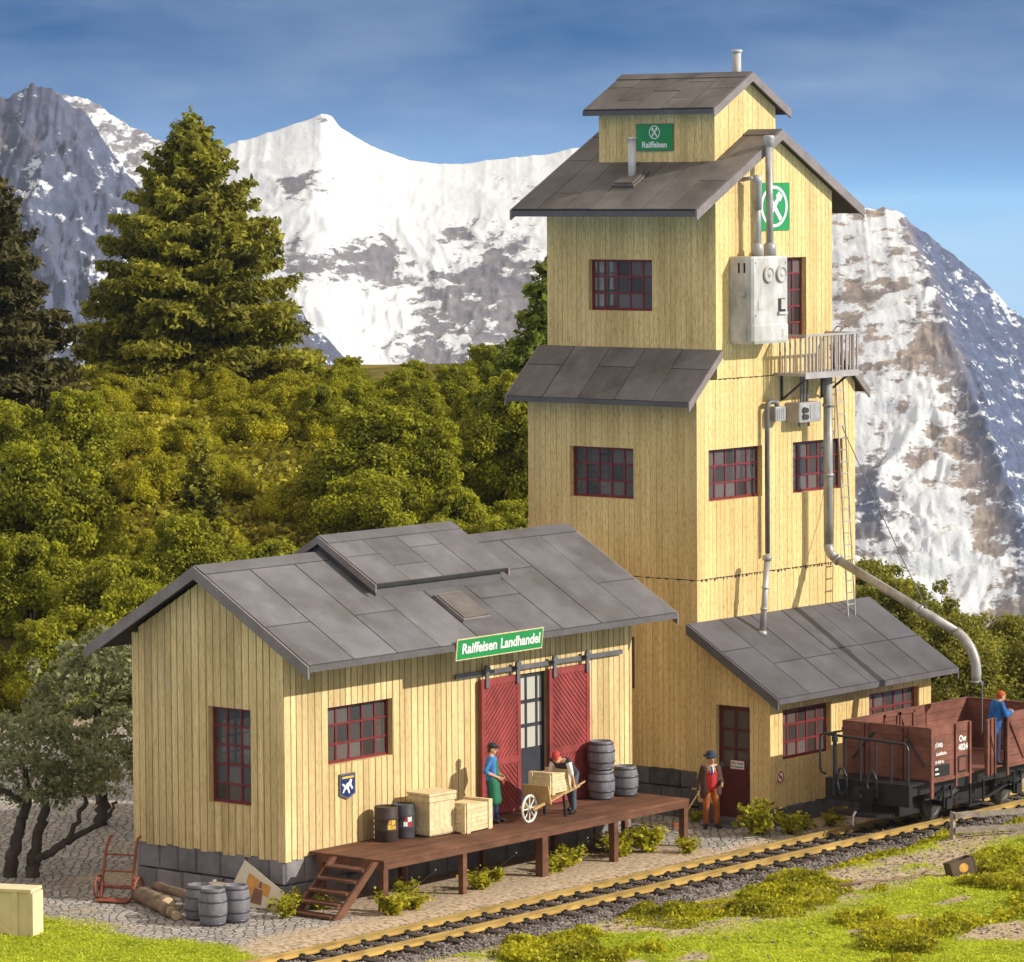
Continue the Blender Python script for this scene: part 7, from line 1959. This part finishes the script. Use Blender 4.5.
wspots = [((-1.0, -2.55), 1.65, 'bushy yellow green weed at the foot of the annex corner'), ((.4, -2.75), .8, 'low weed in front of the annex foundation under the small round sign'), ((-.35, -.15), .7, 'low weed in the corner behind the broom'),
          ((-14.75, -.38), 1.1, 'weed growing at the warehouse corner beside the poster board'), ((-15.4, -.9), .85, 'weed in front of the poster board near the steps'), ((-14.3, -.75), 1.0, 'weed between the foundation and the platform steps'),
          ((-13.9, -2.45), 1.25, 'tall weed at the front foot of the platform steps'), ((-13.1, -2.3), 1.0, 'weed beside the first platform post'), ((-12.2, -1.3), 1.0, 'weed in the shade under the platform near the steps'),
          ((-10.4, -1.9), 1.0, 'weed right of the second platform post'), ((-9.5, -1.6), .9, 'weed under the middle of the platform'), ((-7.7, -1.8), 1.15, 'weed right of the thick middle post'), ((-6.8, -1.5), 1.15, 'large weed under the platform below the wheelbarrow'),
          ((-5.2, -1.7), 1.1, 'weed right of the fourth platform post'), ((-4.4, -1.9), 1.35, 'broad yellow green weed under the right end of the platform'), ((-3.7, -1.2), 1.3, 'tall weed against the foundation under the platform end'), ((-4.0, -2.6), 1.0, 'low weed in front of the platform end post'),
          ((-15.9, .9), .75, 'weed behind the three barrels at the foundation'), ((2.0, -2.7), .75, 'weed beside the wagon end railing at the annex wall'), ((-.35, -2.85), 1.2, 'broad weed between the annex corner and the rails'), ((1.2, -2.9), .9, 'low weed before the annex foundation near the wagon hook'), ((-4.7, -1.2), 1.5, 'tall dark weed deep under the right end of the platform')]
for i, ((x, y), sc, lab) in enumerate(wspots):
    o = wps[i % 2]
    if i < 2: o['label'] = lab; o['group'] = 'weeds along the walls'; place(o, x, y, rz=i * 1.3, sc=sc * 1.1)
    else: copy_thing(o, (x, y, gzf(x, y)), i * 1.7, (sc * 1.1, sc * 1.1, sc * (.8 + .05 * (i % 5))), lab, 'weeds along the walls')

# turf, moss cushions and pebbles in front
def scatter(n, x0, x1, y0, y1):
    x = rng.uniform(x0, x1, n); y = rng.uniform(y0, y1, n)
    return x, y
x, y = scatter(260000, -24, 6, -17, 6)
l_, d_ = ld(x, y)
ppx = 512 + l_ / d_ * F_PX
_, tf, _ = ground_masks(x, y)
ok = (rng.random(len(x)) < tf * .9) & (ppx > -40) & (ppx < 1070) & (d_ > 70)
x, y = x[ok], y[ok]
z = gz(x, y)
me = leaf_mesh('grass', np.stack([x, y, z + .015], 1), rng.uniform(.018, .042, len(x)), 'turf', np.tile([0, 0, .6], (len(x), 1)), elong=2.2)
o = link('grass', me); o['kind'] = 'stuff'
x, y = scatter(420000, -17, 6, -14, -5.95)
mossd = fbm(x * .42 + 2, y * .62 + 5, 4, 83)
line1 = np.exp(-((y + 8.7 + .28 * (x + 8) + .5 * np.sin(x * 1.3)) / 1.0) ** 2)
line2 = np.exp(-((y + 6.35) / .30) ** 2) * sstep(-6, -3, x)
dens = np.clip(sstep(.535, .61, mossd + .16 * line1 - .04) + .9 * line2, 0, 1)
_, tf, _ = ground_masks(x, y)
dens = dens * np.clip(tf + .25, 0, 1)
ok = rng.random(len(x)) < dens * .62
x, y, mm = x[ok], y[ok], dens[ok]
z = gz(x, y) + rng.uniform(0, 1, len(x)) * .22 * mm * (0.5 + fbm(x * 2, y * 2, 2, 85))
me = leaf_mesh('moss', np.stack([x, y, z], 1), rng.uniform(.04, .085, len(x)), 'moss', np.tile([0, 0, .8], (len(x), 1)), elong=1.3)
o = link('moss', me); o['kind'] = 'stuff'
x, y = scatter(16000, -18, 6, -14, -6.3)
_, tf, _ = ground_masks(x, y)
ok = rng.random(len(x)) < np.where(tf < .4, .55, .035)
x, y = x[ok], y[ok]
stones('pebbles', x, y, gz(x, y) + .005, rng.uniform(.012, .035, len(x)) * rng.choice([1, 1, 1, 1.8], len(x)), 'pebble')
